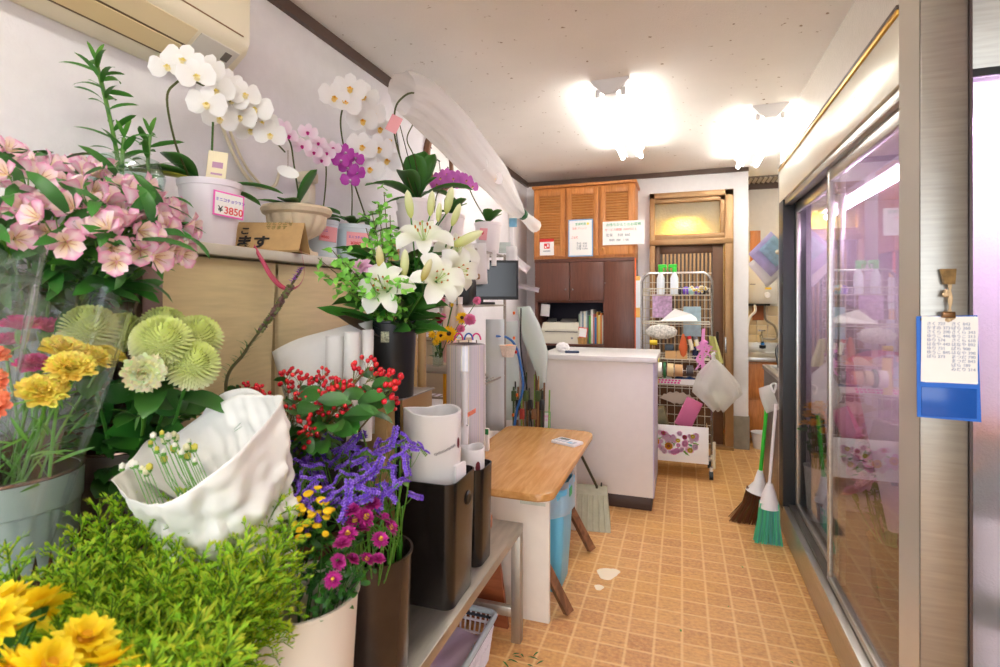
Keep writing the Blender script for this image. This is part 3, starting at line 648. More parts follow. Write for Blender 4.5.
def m_orchid(pet, rim, lip, eye, r=.042):
    b = MB()
    for a in (0, pi): b.petal(RZ(a) @ RX(rnd(-.1, .1)), r, r*1.25, .12, -.05, cup=.12, c0=pet, c1=rim, pk=.6, nu=5, nv=4, tip=.0, r0=.002)
    for a in (pi/2, pi/2+2.1, pi/2-2.1): b.petal(TR((0, 0, -.002)) @ RZ(a), r*.98, r*.72, .1, -.12, cup=.15, c0=pet, c1=rim, pk=.5, nu=5, nv=2)
    for a in (-1.9, -1.24): b.petal(TR((0, 0, .002)) @ RZ(a), r*.34, r*.3, .9, .2, cup=.5, c0=eye, c1=lip, pk=.6, nu=3)
    b.petal(TR((0, 0, .002)) @ RZ(-pi/2), r*.42, r*.3, .7, -.4, cup=-.4, c0=eye, c1=lip, pk=.5, nu=4)
    b.col = eye; b.ball((0, -.002, .006), r*.1, 1); return b.mesh('bloom', PETAL)
def m_berries(n=6, r=.0058, spread=.02):
    b = MB()
    for i in range(n):
        a = i*2.4; p = Vector((cos(a)*spread*rnd(.3, 1), sin(a)*spread*rnd(.3, 1), rnd(.01, .03)))
        b.col = lin(110, 120, 50); b.tube([(0, 0, -.01), p*.6, p], .0007, 4)
        b.col = lin(random.choice((206, 186, 220)), random.choice((26, 40, 30)), 44)
        d = (p+Vector((0, 0, .01))).normalized(); M_ = Vector((0, 0, 1)).rotation_difference(d).to_matrix().to_4x4()
        b.ball(p+d*r, r, 2, (1, 1, 1.2), M_)
        b.col = lin(130, 170, 70)
        for k in range(4): b.petal(TR(p) @ M_ @ RZ(k*pi/2), r*1.1, r*.9, .5, .9, c0=b.col, c1=b.col, nu=2, nv=1)
    return b.mesh('berries', mat('glossy_berry', (220, 30, 40), .2) if False else BERRY)
BERRY = plant_mat('berry_surface', .22, .0)
def leafmesh(specs, name='foliage', m=None, roll=.6):
    "specs: (origin, yaw, length, width, e0, e1, colour, tipcolour)"
    b = MB()
    for o, a, L, Wd, e0, e1, c0, c1 in specs: b.petal(TR(o) @ RZ(a) @ RX(rnd(-roll, roll)), L, Wd, e0, e1, cup=.22, c0=c0, c1=c1, pk=.42, nu=6, nv=2)
    return b.mesh(name, m or PLANT)
def m_statice():
    b = MB()
    # a one-sided comb of small papery cups
    for i in range(9):
        x = (i-4)*.0078
        for s in (-1, 1):
            c = random.choice((lin(150, 106, 234), lin(128, 82, 216), lin(176, 134, 244)))
            M_ = TR((x, s*.004, .006+.003*sin(i))) @ RX(-s*.5) @ RZ(rnd(0, 3))
            for k in range(4): b.petal(M_ @ RZ(k*pi/2), .0085, .0075, .9, .2, c0=lin(96, 54, 180), c1=c, nu=2, nv=1, pk=.8, tip=.5)
        b.col = lin(110, 150, 60); b.tube([(x, 0, -.006), (x, 0, .006)], .0028, 5)
    return b.mesh('flower_comb', PETAL)
FEATHER = plant_mat('feathery_floret', .6, .5)
def m_goldenrod(seed, L=.34):
    random.seed(seed); b = MB(); b.col = lin(110, 150, 50); b.tube([(0, 0, 0), (.003, 0, L*.5), (0, 0, L)], [.0022, .0018, .0008], 5)
    for i in range(26):
        q = i/26; z = L*(.36+.62*q); a = i*2.4; bl = (.075*(1-q)**.7+.016)*rnd(.8, 1.15); e = R(42)
        p0 = Vector((0, 0, z)); d = Vector((cos(a), sin(a), 0)); pts = []
        for k in range(6): t = k/5; pts.append(p0+d*bl*t*.85+Vector((0, 0, bl*(1.15*t-.55*t*t*t))))
        b.col = lin(120, 164, 40); b.tube(pts, [.0011]*3+[.0008]*3, 3, cap=False)
        m = max(5, int(bl/.0048))
        for k in range(m):
            t = .12+.88*k/m; f = t*5; j = min(4, int(f)); p = pts[j].lerp(pts[j+1], f-j)
            c = random.choice((lin(192, 230, 50), lin(212, 236, 54), lin(230, 232, 60), lin(164, 218, 52), lin(240, 230, 70)))
            for s in range(2):
                an = a+rnd(-1.3, 1.3); b.petal(TR(p) @ RZ(an), rnd(.009, .016)*(1.1-.4*t), .0036, rnd(.5, 1.2), rnd(.4, 1), c0=lin(152, 208, 56), c1=c, nu=2, nv=1, pk=.7)
    for i in range(9):
        z = L*(.12+.05*i); b.petal(TR((0, 0, z)) @ RZ(i*2.1), rnd(.045, .07), .010, .9, .2, c0=G1, c1=G2, nu=4, nv=1, pk=.45)
    return b.mesh('plume', FEATHER)
def stem_mesh(L, r=.0025, bend=.02, c=None, n=6):
    b = MB(); b.col = c or G2; b.tube([(bend*sin(q*pi), bend*.4*sin(q*5), L*q) for q in [i/n for i in range(n+1)]], r, 6); return b.mesh('stem', PLANT)
def proto(name, label, cat, group, L, stem_r=.0025, stem_c=None, leaves=(), heads=(), headname='flower', leafdim=None, bend=.015):
    "heads: (mesh, position, direction, scale)"
    t = thing(name, label, cat, group=group); put('stem', stem_mesh(L, stem_r, bend, stem_c), t)
    if leaves: put('foliage', leafmesh(leaves), t)
    for me, p, d, k in heads: mset(put(headname if me.name.split('.')[0] not in ('bud', 'berries', 'flower_comb', 'bloom') else me.name.split('.')[0], me, t), face(p, d, rnd(0, 6), k))
    if heads:
        b = MB(); b.col = stem_c or G2
        for me, p, d, k in heads:
            if Vector((p[0], p[1], 0)).length > .006: b.tube([(0, 0, max(0, p[2]-.05-.5*Vector((p[0], p[1], 0)).length)), (p[0]*.6, p[1]*.6, p[2]-.03), (p[0]-d[0]*.004, p[1]-d[1]*.004, p[2]-.004)], stem_r*.45, 4)
        if b.v: put('side_stalks', b.mesh('side_stalks', PLANT), t)
    return t
def leaves_on(n, z0, z1, L, Wd, c0, c1, e0=.9, e1=-.1, a0=0):
    out = []
    for i in range(n): out.append(((0, 0, z0+(z1-z0)*i/max(1, n-1)), a0+i*2.4+rnd(-.4, .4), L*rnd(.75, 1.15), Wd*rnd(.8, 1.1), e0+rnd(-.3, .3), e1+rnd(-.3, .4), c0, [c*rnd(.85, 1.2) for c in c1]))
    return out
def plant_all(pt, L, spots, base, spread=.05, keep=False, jitter=0):
    "first spot takes the stem itself, the rest are copies"
    for i, h in enumerate(spots):
        if isinstance(base, list): bs = Vector(base[i])
        else:
            v = Vector(h)-Vector(base); v.z = 0; bs = Vector(base)+(v.normalized()*min(spread, v.length*.4) if v.length > .001 else v)
        p_ = pt[i % len(pt)] if isinstance(pt, list) else pt
        first = i < len(pt) if isinstance(pt, list) else i == 0
        o = p_ if first else dup(p_, (0, 0, 0))
        aim(o, bs, h, L, rnd(0, 6.28), keep)
def solid_bucket(name, label, loc, r0, r1, h, m, group=None, th=.004, rim=.004, extra=None, sx=1, sy=1, cat='bucket'):
    t = thing(name, label, cat, loc, group=group)
    MB().lathe([(0, .0), (r0, 0), (r0+.001, .004), (r1, h-.008), (r1+rim, h-.005), (r1+rim, h), (r1-th*.5, h), (r1-th, h-.006), (r0-th, .006), (0, .006)], 48, sx=sx, sy=sy).build('body', m, t)
    return t
# ------------------------------------------------------------------ buckets and flowers in the foreground
DR = 57.3
# ribbed pots on the stepped stand
def ribbed_pot(label, loc, r, h, m, rimm):
    t = thing('ribbed_pot', label, 'pot', loc)
    MB().lathe([(0, 0), (r*.80, 0), (r*.80, .01), (r*.955, h*.80), (r*.955, h*.81)], 208, flute=.014, nf=26, zmin=.005, zmax=h*.80).build('ribbed_body', m, t)
    MB().lathe([(r*.96, h*.80), (r*.985, h*.81), (r, h-.006), (r*.93, h-.006)], 64).build('collar', m, t)
    MB().lathe([(r*.99, h-.008), (r*1.02, h-.004), (r*1.015, h), (r*.95, h), (r*.94, h-.02), (r*.86, .08), (0, .08)], 64).build('rim', rimm, t); return t
RIM = mat('polished_rim', (150, 120, 104), .2, .8); 
ribbed_pot('sage grey ribbed metal pot at the left edge holding cellophane bunches', (-1.20, .63, .75), .115, .33, GREYSH, RIM)
ribbed_pot('dark taupe ribbed metal pot under the pale green chrysanthemums', (-1.275, .90, .75), .118, .31, TAUPE, RIM)
ab = thing('glass_vase_bucket', 'clear grey bucket full of pink alstroemeria on the upper step', 'bucket', (-1.43, .80, 1.10))
MB().lathe([(0, 0), (.10, 0), (.115, .33), (.118, .335), (.112, .335), (.098, .01), (0, .01)], 48).build('body', glass_mat('grey_clear_plastic', (.82, .84, .86), .05, .22, 1, .06), ab)
MB().lathe([(0, 0), (.094, 0), (.103, .2), (0, .2)], 32).build('water', mat('murky_water', (120, 132, 112), .2), ab, True, (0, 0, .012))
# alstroemeria
A = m_alstro()
def alproto(k):
    random.seed(k); hs = []
    for i in range(5):
        a = i*1.257+k; hs.append((A, (cos(a)*.036, sin(a)*.036, .385+rnd(-.01, .02)), (cos(a)*.9, sin(a)*.9, .75), rnd(.85, 1.05)))
    return proto('alstroemeria', 'pink and white alstroemeria stem in the clear grey bucket', 'flower', 'pink alstroemeria in the clear bucket', .38, .0028, G2,
        leaves_on(16, .08, .40, .10, .024, GD, G1, 1.0, -.2), hs)
als = [alproto(1), alproto(2), alproto(3)]
sp = [(8, 150, 1.12), (38, 168, 1.02), (70, 160, 1.15), (25, 195, .98), (55, 185, 1.2), (92, 175, 1.08), (108, 200, 1.0), (130, 178, 1.15), (80, 212, .95), (118, 225, 1.0), (150, 200, 1.1), (160, 225, 1.05),
      (135, 210, 1.02), (172, 212, 1.12), (178, 228, 1.1), (100, 168, 1.25), (20, 165, 1.2), (45, 160, 1.2), (10, 222, .93), (140, 235, 1.0), (-20, 175, 1.0), (168, 195, 1.25), (58, 208, 1.0)]
plant_all(als, .38, [at(x-12, y+12, d=d) for x, y, d in sp], (-1.42, .80, 1.30), .07)
# extra long leaves hanging under the flower heads
lv = thing('loose_foliage', 'drooping dark green leaves under the pink alstroemeria', 'foliage', (-1.42, .80, 1.38)); specs = []
for i in range(38):
    a = rnd(-1.2, 1.7); specs.append(((cos(a)*.07, sin(a)*.07, rnd(-.02, .06)), a, rnd(.10, .19), rnd(.022, .034), rnd(.4, 1.1), rnd(-.9, .1), GD, [c*rnd(.8, 1.3) for c in G1]))
put('leaves', leafmesh(specs, 'leaves'), lv)
# pale green pompon chrysanthemums
PM = m_pompon(.045); LOB = []
def mumstem(label, name='chrysanthemum', head=None, k=1, grp='pale green chrysanthemums'):
    return proto(name, label, 'flower', grp, .36, .0032, G1, leaves_on(9, .05, .28, .085, .05, GD, G1, .8, -.5), [(head or PM, (0, 0, .36), (0, 0, 1), k)])
mp = mumstem('pale green pompon chrysanthemum in the dark taupe ribbed pot')
MS = [(122, 336, 1.13), (163, 330, 1.16), (162, 344, 1.05), (196, 340, 1.14), (192, 366, 1.08), (90, 332, 1.05)]
plant_all(mp, .36, [at(x, y, d=d) for x, y, d in MS], (-1.27, .90, .95), .05)
for o in [mp]: pass
CR = m_carnation(lin(226, 232, 150), lin(246, 246, 206), .036)
cs = proto('carnation', 'cream carnation leaning out in front of the pale green chrysanthemums', 'flower', None, .36, .0028, G2, leaves_on(5, .1, .3, .07, .006, G2, G2, 1.1, .3), [(CR, (0, 0, .36), (.5, -.6, .7), 1)])
aim(cs, (-1.2, .86, 1.02), at(145, 372, d=1.0), .36, 0)
fol = thing('chrysanthemum_foliage', 'dense dark lobed chrysanthemum leaves above the taupe pot', 'foliage', (-1.27, .90, 1.05)); b = MB()
for i in range(95):
    a = rnd(0, 6.28); rr = rnd(.02, .13); o = TR((cos(a)*rr, sin(a)*rr, rnd(-.03, .14))) @ RZ(a+rnd(-.5, .5)); c = [v*rnd(.75, 1.25) for v in G1]; e0 = rnd(-.2, .7)
    for s, l in ((0, .055), (.6, .036), (-.6, .036), (1.1, .024), (-1.1, .024)): b.petal(o @ RZ(s), l, .026, e0, e0-.6, c0=GD, c1=c, nu=3, nv=2, pk=.5)
put('leaves', b.mesh('leaves', PLANT), fol)
# cellophane-wrapped bunches in the sage pot
YC = m_carnation(lin(246, 212, 70), lin(255, 236, 110), .036); MC = m_carnation(lin(220, 30, 130), lin(246, 60, 160), .034, 40); OC = m_carnation(lin(250, 120, 80), lin(255, 150, 110), .03, 36)
def cproto(me, label, grp): return proto('carnation', label, 'flower', grp, .34, .0028, G2, leaves_on(6, .08, .3, .08, .006, G2, G2, 1.1, .2), [(me, (0, 0, .34), (0, 0, 1), 1)])
yc = cproto(YC, 'yellow carnation wrapped in clear cellophane in the sage pot', 'yellow carnations in cellophane')
plant_all(yc, .34, [at(x, y, d=d) for x, y, d in ((62, 355, .93), (88, 362, .97), (42, 395, .85), (105, 360, 1.02), (70, 372, .88))], [(-1.21+.015*i, .60+.015*i, 1.0) for i in range(5)])
mc = cproto(MC, 'magenta carnation wrapped in clear cellophane behind the yellow ones', 'magenta carnations in cellophane')
plant_all(mc, .34, [at(x, y, d=d) for x, y, d in ((22, 330, 1.0), (48, 332, 1.03), (34, 368, .97), (70, 338, 1.08), (8, 345, 1.05))], [(-1.22-.012*i, .64+.01*i, 1.0) for i in range(5)])
oc = cproto(OC, 'salmon carnation wrapped in cellophane at the left edge', 'salmon carnations in cellophane')
plant_all(oc, .34, [at(x, y, d=d) for x, y, d in ((-16, 385, .80), (-15, 360, .84), (-14, 408, .78))], [(-1.18, .57+.012*i, 1.0) for i in range(3)])
def sleeve(label, base, top, r0, r1, open_n=5, grp=None, seed=1):
    random.seed(seed); base = Vector(base); top = Vector(top); ax = top-base; Lh = ax.length; q = Vector((0, 0, 1)).rotation_difference(ax.normalized()).to_matrix().to_4x4()
    ph = [rnd(0, 6) for _ in range(3)]
    def fn(u, v):
        a = v*2*pi; r = (r0+(r1-r0)*u**.8)*(1+.08*sin(3*a+ph[0])+.05*sin(7*a+ph[1]+u*3)*u+.03*sin(13*a+ph[2]))
        z = Lh*u+(.05*abs(sin(a*1.5+ph[0]))*u if u > .9 else 0); return (cos(a)*r, sin(a)*r*.75, z)
    g = MB().grid(fn, 10, 40); o = g.build('cellophane_sleeve', CELLO); o.matrix_world = TR(base) @ q
    l, qq, s = (TR(base) @ q).decompose(); o.rotation_mode = 'QUATERNION'; o.location = l; o.rotation_quaternion = qq
    return tag(o, label, 'wrapper', grp)
sleeve('clear cellophane sleeve round the yellow carnations', (-1.15, .62, .90), at(80, 318, d=.93), .035, .085, seed=3)
sleeve('tall clear cellophane sleeve round the magenta carnations', (-1.24, .66, .90), at(40, 282, d=1.02), .04, .095, seed=5)
sleeve('clear cellophane sleeve round the salmon carnations at the left edge', (-1.17, .53, .90), at(-4, 270, d=.82), .03, .07, seed=9)
sleeve('short amber-tinted cellophane collar between the pink and pale green flowers', (-1.30, .86, 1.1), at(112, 296, d=1.2), .05, .06, seed=11)
tag(MB().bb(-1.385, -1.34, .86, .915, 1.1, 1.525, .003).build('hanging_board', wood_mat('amber_board', (140, 84, 34), (164, 104, 46), 4), None), 'amber brown board behind the alstroemeria beside the metal post', 'board')
from mathutils import noise
# white paper cone with small buds
random.seed(21)
pw = thing('paper_wrapped_bouquet', 'crumpled white paper cone bundled round small white buds', 'bouquet')
P0 = at(292, 560, d=1.02); PA = at(272, 405, d=1.12); ph = [rnd(0, 6) for _ in range(6)]
tipL = at(108, 478, d=.93)
# the open mouth runs from the lower left tip up to the right shoulder; the cone narrows to the lower right
mouth = [at(110, 480, d=.92), at(150, 505, d=.84), at(215, 472, d=.84), at(282, 402, d=.98), at(262, 395, d=1.1), at(230, 398, d=1.14), at(195, 420, d=1.14), at(150, 452, d=1.08)]
ml = bez(mouth+[mouth[0]], 5)[:-1]; nM = len(ml); foot = at(256, 590, d=1.0)
def pfn(u, v):
    j = v*nM; i0 = int(j) % nM; i1 = (i0+1) % nM; m = ml[i0].lerp(ml[i1], j-int(j))
    c = sum(ml, Vector())/nM
    th = pi*v/.375 if v < .375 else pi+pi*(v-.375)/.625
    f = foot-RV*cos(th)*.062-FV*sin(th)*.05
    p = m.lerp(f, u); bul = (p-(c.lerp(foot, u))).normalized()*(.012*sin(u*pi)+.0005); 
    w = .010*sin(9*v*2*pi+ph[0]+u*6)*sin(u*7+ph[1])+.006*sin(23*v*6.28+ph[2]+u*11)+.004*sin(31*u+ph[3]+v*17)
    nz = noise.noise(p*17)*.014+noise.noise(p*43)*.008+abs(noise.noise(p*29))*.012-.006
    return p+bul+bul.normalized()*(w*.6+nz)*(.25+min(1, u*2)) if bul.length > 0 else p
PAPW = cloth_mat('crumpled_white_paper', (246, 243, 238), .12, 0, .5, 14)
g = MB().grid(pfn, 48, 130); o = g.build('paper', PAPW, pw)
sol = o.modifiers.new('thickness', 'SOLIDIFY'); sol.thickness = .0008
# second layer of paper rising behind
mouth2 = [at(118, 470, d=.99), at(150, 440, d=1.08), at(190, 428, d=1.14), at(225, 392, d=1.17), at(262, 392, d=1.14), at(285, 420, d=1.1)]
m2 = bez(mouth2, 6)
def p2(u, v):
    j = v*(len(m2)-1); i0 = min(int(j), len(m2)-2); m = m2[i0].lerp(m2[i0+1], j-i0); p = m.lerp(foot+Vector((-.03, .03, 0)), u*.8); return p+Vector((-.01, .03, 0))*sin(u*pi)+Vector((1, 1, 0))*.004*sin(v*21+u*5)
o = MB().grid(p2, 14, 30).build('paper_layer', PAPW, pw); sol = o.modifiers.new('thickness', 'SOLIDIFY'); sol.thickness = .0008
b = MB(); bc = MB()
for k in range(26):
    p = at(rnd(150, 195), rnd(432, 462), d=rnd(.98, 1.05)) if k < 20 else at(rnd(122, 150), rnd(462, 472), d=.97)
    b.col = lin(*random.choice(((246, 240, 200), (250, 246, 232), (226, 214, 90)))); b.ball(p, rnd(.004, .008), 1, (1, 1, 1.25))
    bc.col = G2; bc.ball(p-Vector((0, 0, .006)), .005, 1); bc.tube([p-Vector((0, 0, .005)), p+Vector((.04, .0, -.07)), foot], .001, 4)
b.build('buds', PETAL, pw); bc.build('stalks', PLANT, pw)
# hidden bucket + hypericum
solid_bucket('flower_bucket', 'black bucket hidden behind the paper cone holding red hypericum', (-.975, 1.03, .75), .075, .095, .22, BLACKP)
def hproto(k):
    random.seed(k); hs = []
    for i in range(3): a = i*2.1+k; hs.append((BER[(i+k) % 3], (cos(a)*.02*(i > 0), sin(a)*.02*(i > 0), .37-.02*i), (cos(a)*.5, sin(a)*.5, 1), rnd(.9, 1.1)))
    return proto('hypericum', 'hypericum stem with red berries and green leaves beside white paper cone', 'flower', 'red-berried hypericum', .36, .0022, lin(120, 96, 50), leaves_on(8, .14, .35, .062, .034, GD, G1, .5, -.5), hs)
BER = [m_berries(6), m_berries(5), m_berries(7)]
hp = [hproto(1), hproto(2), hproto(3)]
HS = [(247, 382, 1.28), (262, 388, 1.25), (272, 398, 1.2), (290, 368, 1.35), (300, 375, 1.28), (322, 370, 1.35), (330, 378, 1.3), (336, 385, 1.22), (345, 380, 1.35), (352, 388, 1.25), (305, 420, 1.12), (335, 402, 1.18), (365, 360, 1.3), (388, 380, 1.25), (318, 392, 1.25), (298, 392, 1.22)]
plant_all(hp, .36, [at(x, y+12, d=d) for x, y, d in HS], (-.975, 1.03, .90), .05)
fol = thing('hypericum_foliage', 'broad green hypericum leaves under the red berries', 'foliage', (0, 0, 0)); b = MB()
for x, y, d, L_, a in ((242, 393, 1.2, .06, 2.4), (300, 418, 1.1, .09, 2.2), (318, 400, 1.15, .07, .2), (290, 445, 1.1, .08, 2.6), (372, 388, 1.22, .06, .4), (358, 402, 1.2, .07, 0), (335, 425, 1.12, .07, 5.6), (310, 435, 1.1, .07, 4), (345, 415, 1.15, .07, 5.9), (280, 410, 1.16, .07, 3), (268, 420, 1.18, .08, 3.5), (325, 440, 1.12, .07, 5), (298, 398, 1.2, .06, 1.4), (340, 398, 1.2, .06, 1.2)):
    for k in range(3): b.petal(TR(at(x, y, d=d+.02*k)) @ RZ(a+rnd(-.7, .7)+YAW) @ RX(rnd(.2, 1.1)), L_*rnd(.8, 1.15), L_*.55, rnd(-.3, .7), rnd(-.7, .2), c0=GD, c1=[c*rnd(.9, 1.3) for c in G1], nu=6, nv=2, pk=.45, cup=.2)
put('leaves', b.mesh('leaves', PLANT), fol)
# round dark bucket with statice, white bucket with buttons and magenta mums
solid_bucket('flower_bucket', 'round dark brown bucket of purple statice on the bench', (-.735, 1.14, .48), .088, .098, .295, BROWNBLK)
solid_bucket('flower_bucket', 'white plastic bucket of magenta and yellow flowers on the bench', (-.70, .83, .48), .09, .112, .36, mat('ivory_plastic', (232, 224, 212), .4))
ST = [m_statice() for _ in range(3)]
def sproto(k):
    random.seed(k); hs = []
    for i in range(3): a = i*2.1+k; rr = .03 if i else 0; hs.append((ST[(i+k) % 3], (cos(a)*rr, sin(a)*rr, .41-.02*rnd(0, 1)*i), (cos(a)*.8, sin(a)*.8, 1), rnd(.6, .85)))
    return proto('statice', 'purple statice stem leaning out of the round dark brown bucket', 'flower', 'purple statice', .40, .0018, lin(96, 160, 56), (), hs)
spt = [sproto(1), sproto(2), sproto(3), sproto(4)]
SS = [(372, 438, 1.22), (392, 450, 1.2), (402, 438, 1.2), (418, 448, 1.18), (342, 440, 1.25), (325, 436, 1.28), (305, 455, 1.2), (300, 470, 1.12), (318, 468, 1.15), (335, 462, 1.2), (350, 455, 1.22), (365, 462, 1.15), (385, 468, 1.12), (400, 478, 1.1), (412, 482, 1.1), (345, 482, 1.08), (330, 492, 1.04), (358, 445, 1.2), (380, 455, 1.15), (320, 452, 1.2), (338, 500, 1.0), (365, 500, 1.03), (408, 455, 1.15), (312, 478, 1.06), (395, 492, 1.08), (372, 478, 1.08), (358, 492, 1.02), (310, 490, 1.03), (298, 440, 1.25), (300, 500, 1.02)]
plant_all(spt, .40, [at(x-8, y+4, d=d) for x, y, d in SS], (-.735, 1.14, .70), .07)
b = MB(); b.col = lin(84, 160, 50)
for i in range(40):
    a = rnd(0, 6.28); p = Vector((-.735+cos(a)*.06, 1.14+sin(a)*.06, .56)); q = at(rnd(330, 405), rnd(480, 520), d=rnd(1.05, 1.2)); b.tube([p, Vector((-.735+cos(a)*.075, 1.14+sin(a)*.075, .79)), q], .0016, 4)
tag(b.build('loose_stalks', PLANT), 'bundle of thin green stalks standing in the dark brown bucket', 'stalks', kind='stuff')
BT = m_button()
def bproto(k):
    random.seed(k); hs = []
    for i in range(4): a = i*1.7+k; rr = .022 if i else 0; hs.append((BT, (cos(a)*rr, sin(a)*rr, .34-.012*i), (cos(a)*.3, sin(a)*.3, 1), rnd(.85, 1.1)))
    return proto('button_chrysanthemum', 'small yellow button chrysanthemum spray in the white bucket', 'flower', 'yellow button chrysanthemums', .34, .0016, G1, leaves_on(6, .1, .28, .04, .02, GD, G1), hs)
plant_all([bproto(1), bproto(2)], .34, [at(x, y, d=d) for x, y, d in ((318, 488, 1.0), (325, 503, .98), (303, 510, .98), (312, 516, .97), (326, 518, .97), (300, 530, .95), (318, 500, 1.02), (298, 500, 1.0))], (-.70, .83, .78), .07)
MG = m_mum(lin(150, 20, 110), lin(206, 50, 160), .026, 3, 18, lin(236, 190, 60)); MG2 = m_mum(lin(160, 24, 110), lin(216, 64, 170), .024, 4, 20)
mg = [proto('magenta_chrysanthemum', 'magenta chrysanthemum spray standing in the white bucket', 'flower', 'magenta chrysanthemums', .34, .0018, G1, leaves_on(7, .06, .3, .045, .022, GD, G1), [(h, (0, 0, .34), (.2*s, -.3, .9), 1.25)]) for h, s in ((MG2, 1), (MG, -1))]
plant_all(mg, .34, [at(x, y, d=d) for x, y, d in ((352, 512, 1.0), (365, 518, 1.0), (383, 520, 1.03), (390, 528, 1.03), (372, 505, 1.05), (348, 535, .96), (362, 530, 1.0), (380, 540, 1.0), (338, 562, .92), (366, 560, .96), (352, 560, .95), (333, 580, .9), (342, 545, .93), (355, 522, 1.0), (378, 560, .97), (240, 515, 1.0), (232, 525, 1.0), (275, 520, .98))], (-.70, .83, .78), .075)
fol = thing('spray_foliage', 'small dark leaves among the magenta and yellow sprays', 'foliage', (-.70, .83, .84)); specs = []
for i in range(60):
    a = rnd(0, 6.28); rr = rnd(0, .085); specs.append(((cos(a)*rr, sin(a)*rr, rnd(.03, .15)), a, rnd(.03, .06), rnd(.012, .022), rnd(.2, 1.2), rnd(-.3, .5), GD, [c*rnd(.7, 1.2) for c in G1]))
put('leaves', leafmesh(specs, 'leaves'), fol)
# goldenrod in the near left corner
solid_bucket('flower_bucket', 'grey bucket hidden under the yellow-green goldenrod', (-.83, .50, .48), .09, .12, .26, GREYSH)
GR = [m_goldenrod(s) for s in (31, 32, 33, 34)]
random.seed(77)
gp = []
for me in GR:
    t = thing('goldenrod', 'feathery yellow-green goldenrod stem in the near left corner', 'flower', group='goldenrod stems'); put('plume', me, t); gp.append(t)
GS = []
for row, (y0, d0, xs) in enumerate(((508, .98, range(95, 290, 24)), (520, .92, range(80, 300, 26)), (540, .86, range(60, 305, 24)), (560, .80, range(20, 285, 26)), (585, .75, range(15, 262, 28)), (612, .71, range(60, 245, 28)), (640, .67, range(90, 245, 30)), (668, .63, range(130, 240, 30)))):
    for x in xs: GS.append((x+rnd(-8, 8), y0+rnd(-10, 12)+(18 if x < 60 else 0), d0+rnd(-.03, .03)))
GS += [(5, 545, .8), (-10, 560, .78), (205, 500, 1.0), (120, 498, .98), (180, 496, 1.0), (190, 492, 1.0), (250, 505, 1.0), (292, 545, .95), (300, 572, .88), (290, 592, .84), (303, 556, .92)]
plant_all(gp, .34, [at(x, y-6, d=d) for x, y, d in GS], (-.83, .52, .66), .09, keep=False)
# big yellow chrysanthemums, bottom left
solid_bucket('flower_bucket', 'sage bucket under the large yellow chrysanthemums at lower left', (-.70, .21, .48), .07, .09, .25, GREYSH)
BY = m_mum(lin(254, 212, 16), lin(255, 234, 40), .034, 3, 15, lin(240, 180, 20), .42)
by = proto('yellow_chrysanthemum', 'large bright yellow chrysanthemum in the lower left corner', 'flower', 'large yellow chrysanthemums', .36, .003, G1, leaves_on(6, .1, .3, .06, .03, GD, G1), [(BY, (0, 0, .36), (.1, -.5, .8), 1)])
plant_all(by, .36, [at(x, y+6, d=d) for x, y, d in ((40, 604, .66), (6, 600, .68), (8, 630, .60), (84, 636, .62), (108, 662, .6), (45, 664, .55), (10, 668, .55), (-14, 620, .58), (130, 690, .58), (30, 612, .7))], (-.70, .21, .66), .05)
# ------------------------------------------------------------------ the orchid ledge
ZS = 1.561      # top of the ledge
OW = [m_orchid(lin(252, 250, 246), lin(255, 255, 255), lin(252, 244, 206), lin(244, 222, 120)) for _ in range(2)]
OY = [m_orchid(lin(252, 250, 248), lin(255, 255, 255), lin(252, 230, 150), lin(246, 180, 40)) for _ in range(2)]
OM = [m_orchid(lin(248, 216, 238), lin(252, 240, 250), lin(214, 50, 156), lin(190, 30, 130), .030) for _ in range(2)]
OP = [m_orchid(lin(206, 96, 200), lin(190, 60, 180), lin(140, 20, 130), lin(240, 230, 240), .030) for _ in range(2)]
OL = [m_orchid(lin(226, 130, 214), lin(206, 110, 196), lin(250, 220, 120), lin(160, 30, 130), .030) for _ in range(2)]
def pot_mesh(r0, r1, h, n=40): return MB().lathe([(0, 0), (r0, 0), (r0+.002, .004), (r1-.003, h-.02), (r1, h-.018), (r1+.002, h), (r1-.004, h), (r1-.007, h-.02), (0, h-.022)], n)
LC0 = lin(40, 96, 40); LC1 = lin(74, 140, 54)
def oleaf(par, origin, yaw, L_, W_, e0, e1, c0=LC0, c1=LC1):
    b = MB(); b.petal(TR(origin) @ RZ(yaw), L_, W_, e0, e1, cup=.22, c0=c0, c1=c1, pk=.55, nu=8, nv=4); o = b.build('leaf', PLANT, par)
    s = o.modifiers.new('t', 'SOLIDIFY'); s.thickness = .0022; return o
def spike(t, L0, pts, r=.0032, c=lin(84, 92, 46)):
    b = MB(); b.col = c; b.tube(bez([Vector(p)-L0 for p in pts], 6), r, 6); return b.build('flower_spike', PLANT, t)
def blooms_along(sp, L0, spots, meshes, k=1, jit=.3):
    "blooms are sub-parts of their spike; each looks outward, off the wall, towards the aisle and the entrance"
    for i, (p, s) in enumerate(spots):
        d = Vector((.75+rnd(-jit, jit), -.75+rnd(-jit, jit), rnd(-.15, .25))); p = Vector(p)-L0
        # keep the lip pointing down: build the frame by hand
        z = d.normalized(); yv = Vector((0, 0, 1)); x = yv.cross(z).normalized(); y = z.cross(x)
        M_ = Matrix((x, y, z)).transposed().to_4x4(); M_.translation = p
        mset(put('bloom', meshes[i % len(meshes)], sp), M_ @ RZ(rnd(-.25, .25)) @ Matrix.Scale(s*k, 4))
def orchid(label, loc, pot, leaves, potmat, group=None, name='potted_orchid'):
    t = thing(name, label, 'orchid', loc, group=group)
    if pot: pot_mesh(*pot).build('pot', potmat, t); h = pot[2]; MB().lathe([(pot[1]-.008, h-.012), (pot[1]*.5, h-.002), (0, h+.002)], 24).build('moss', SOIL, t)
    for a in leaves: oleaf(t, *a)
    return t
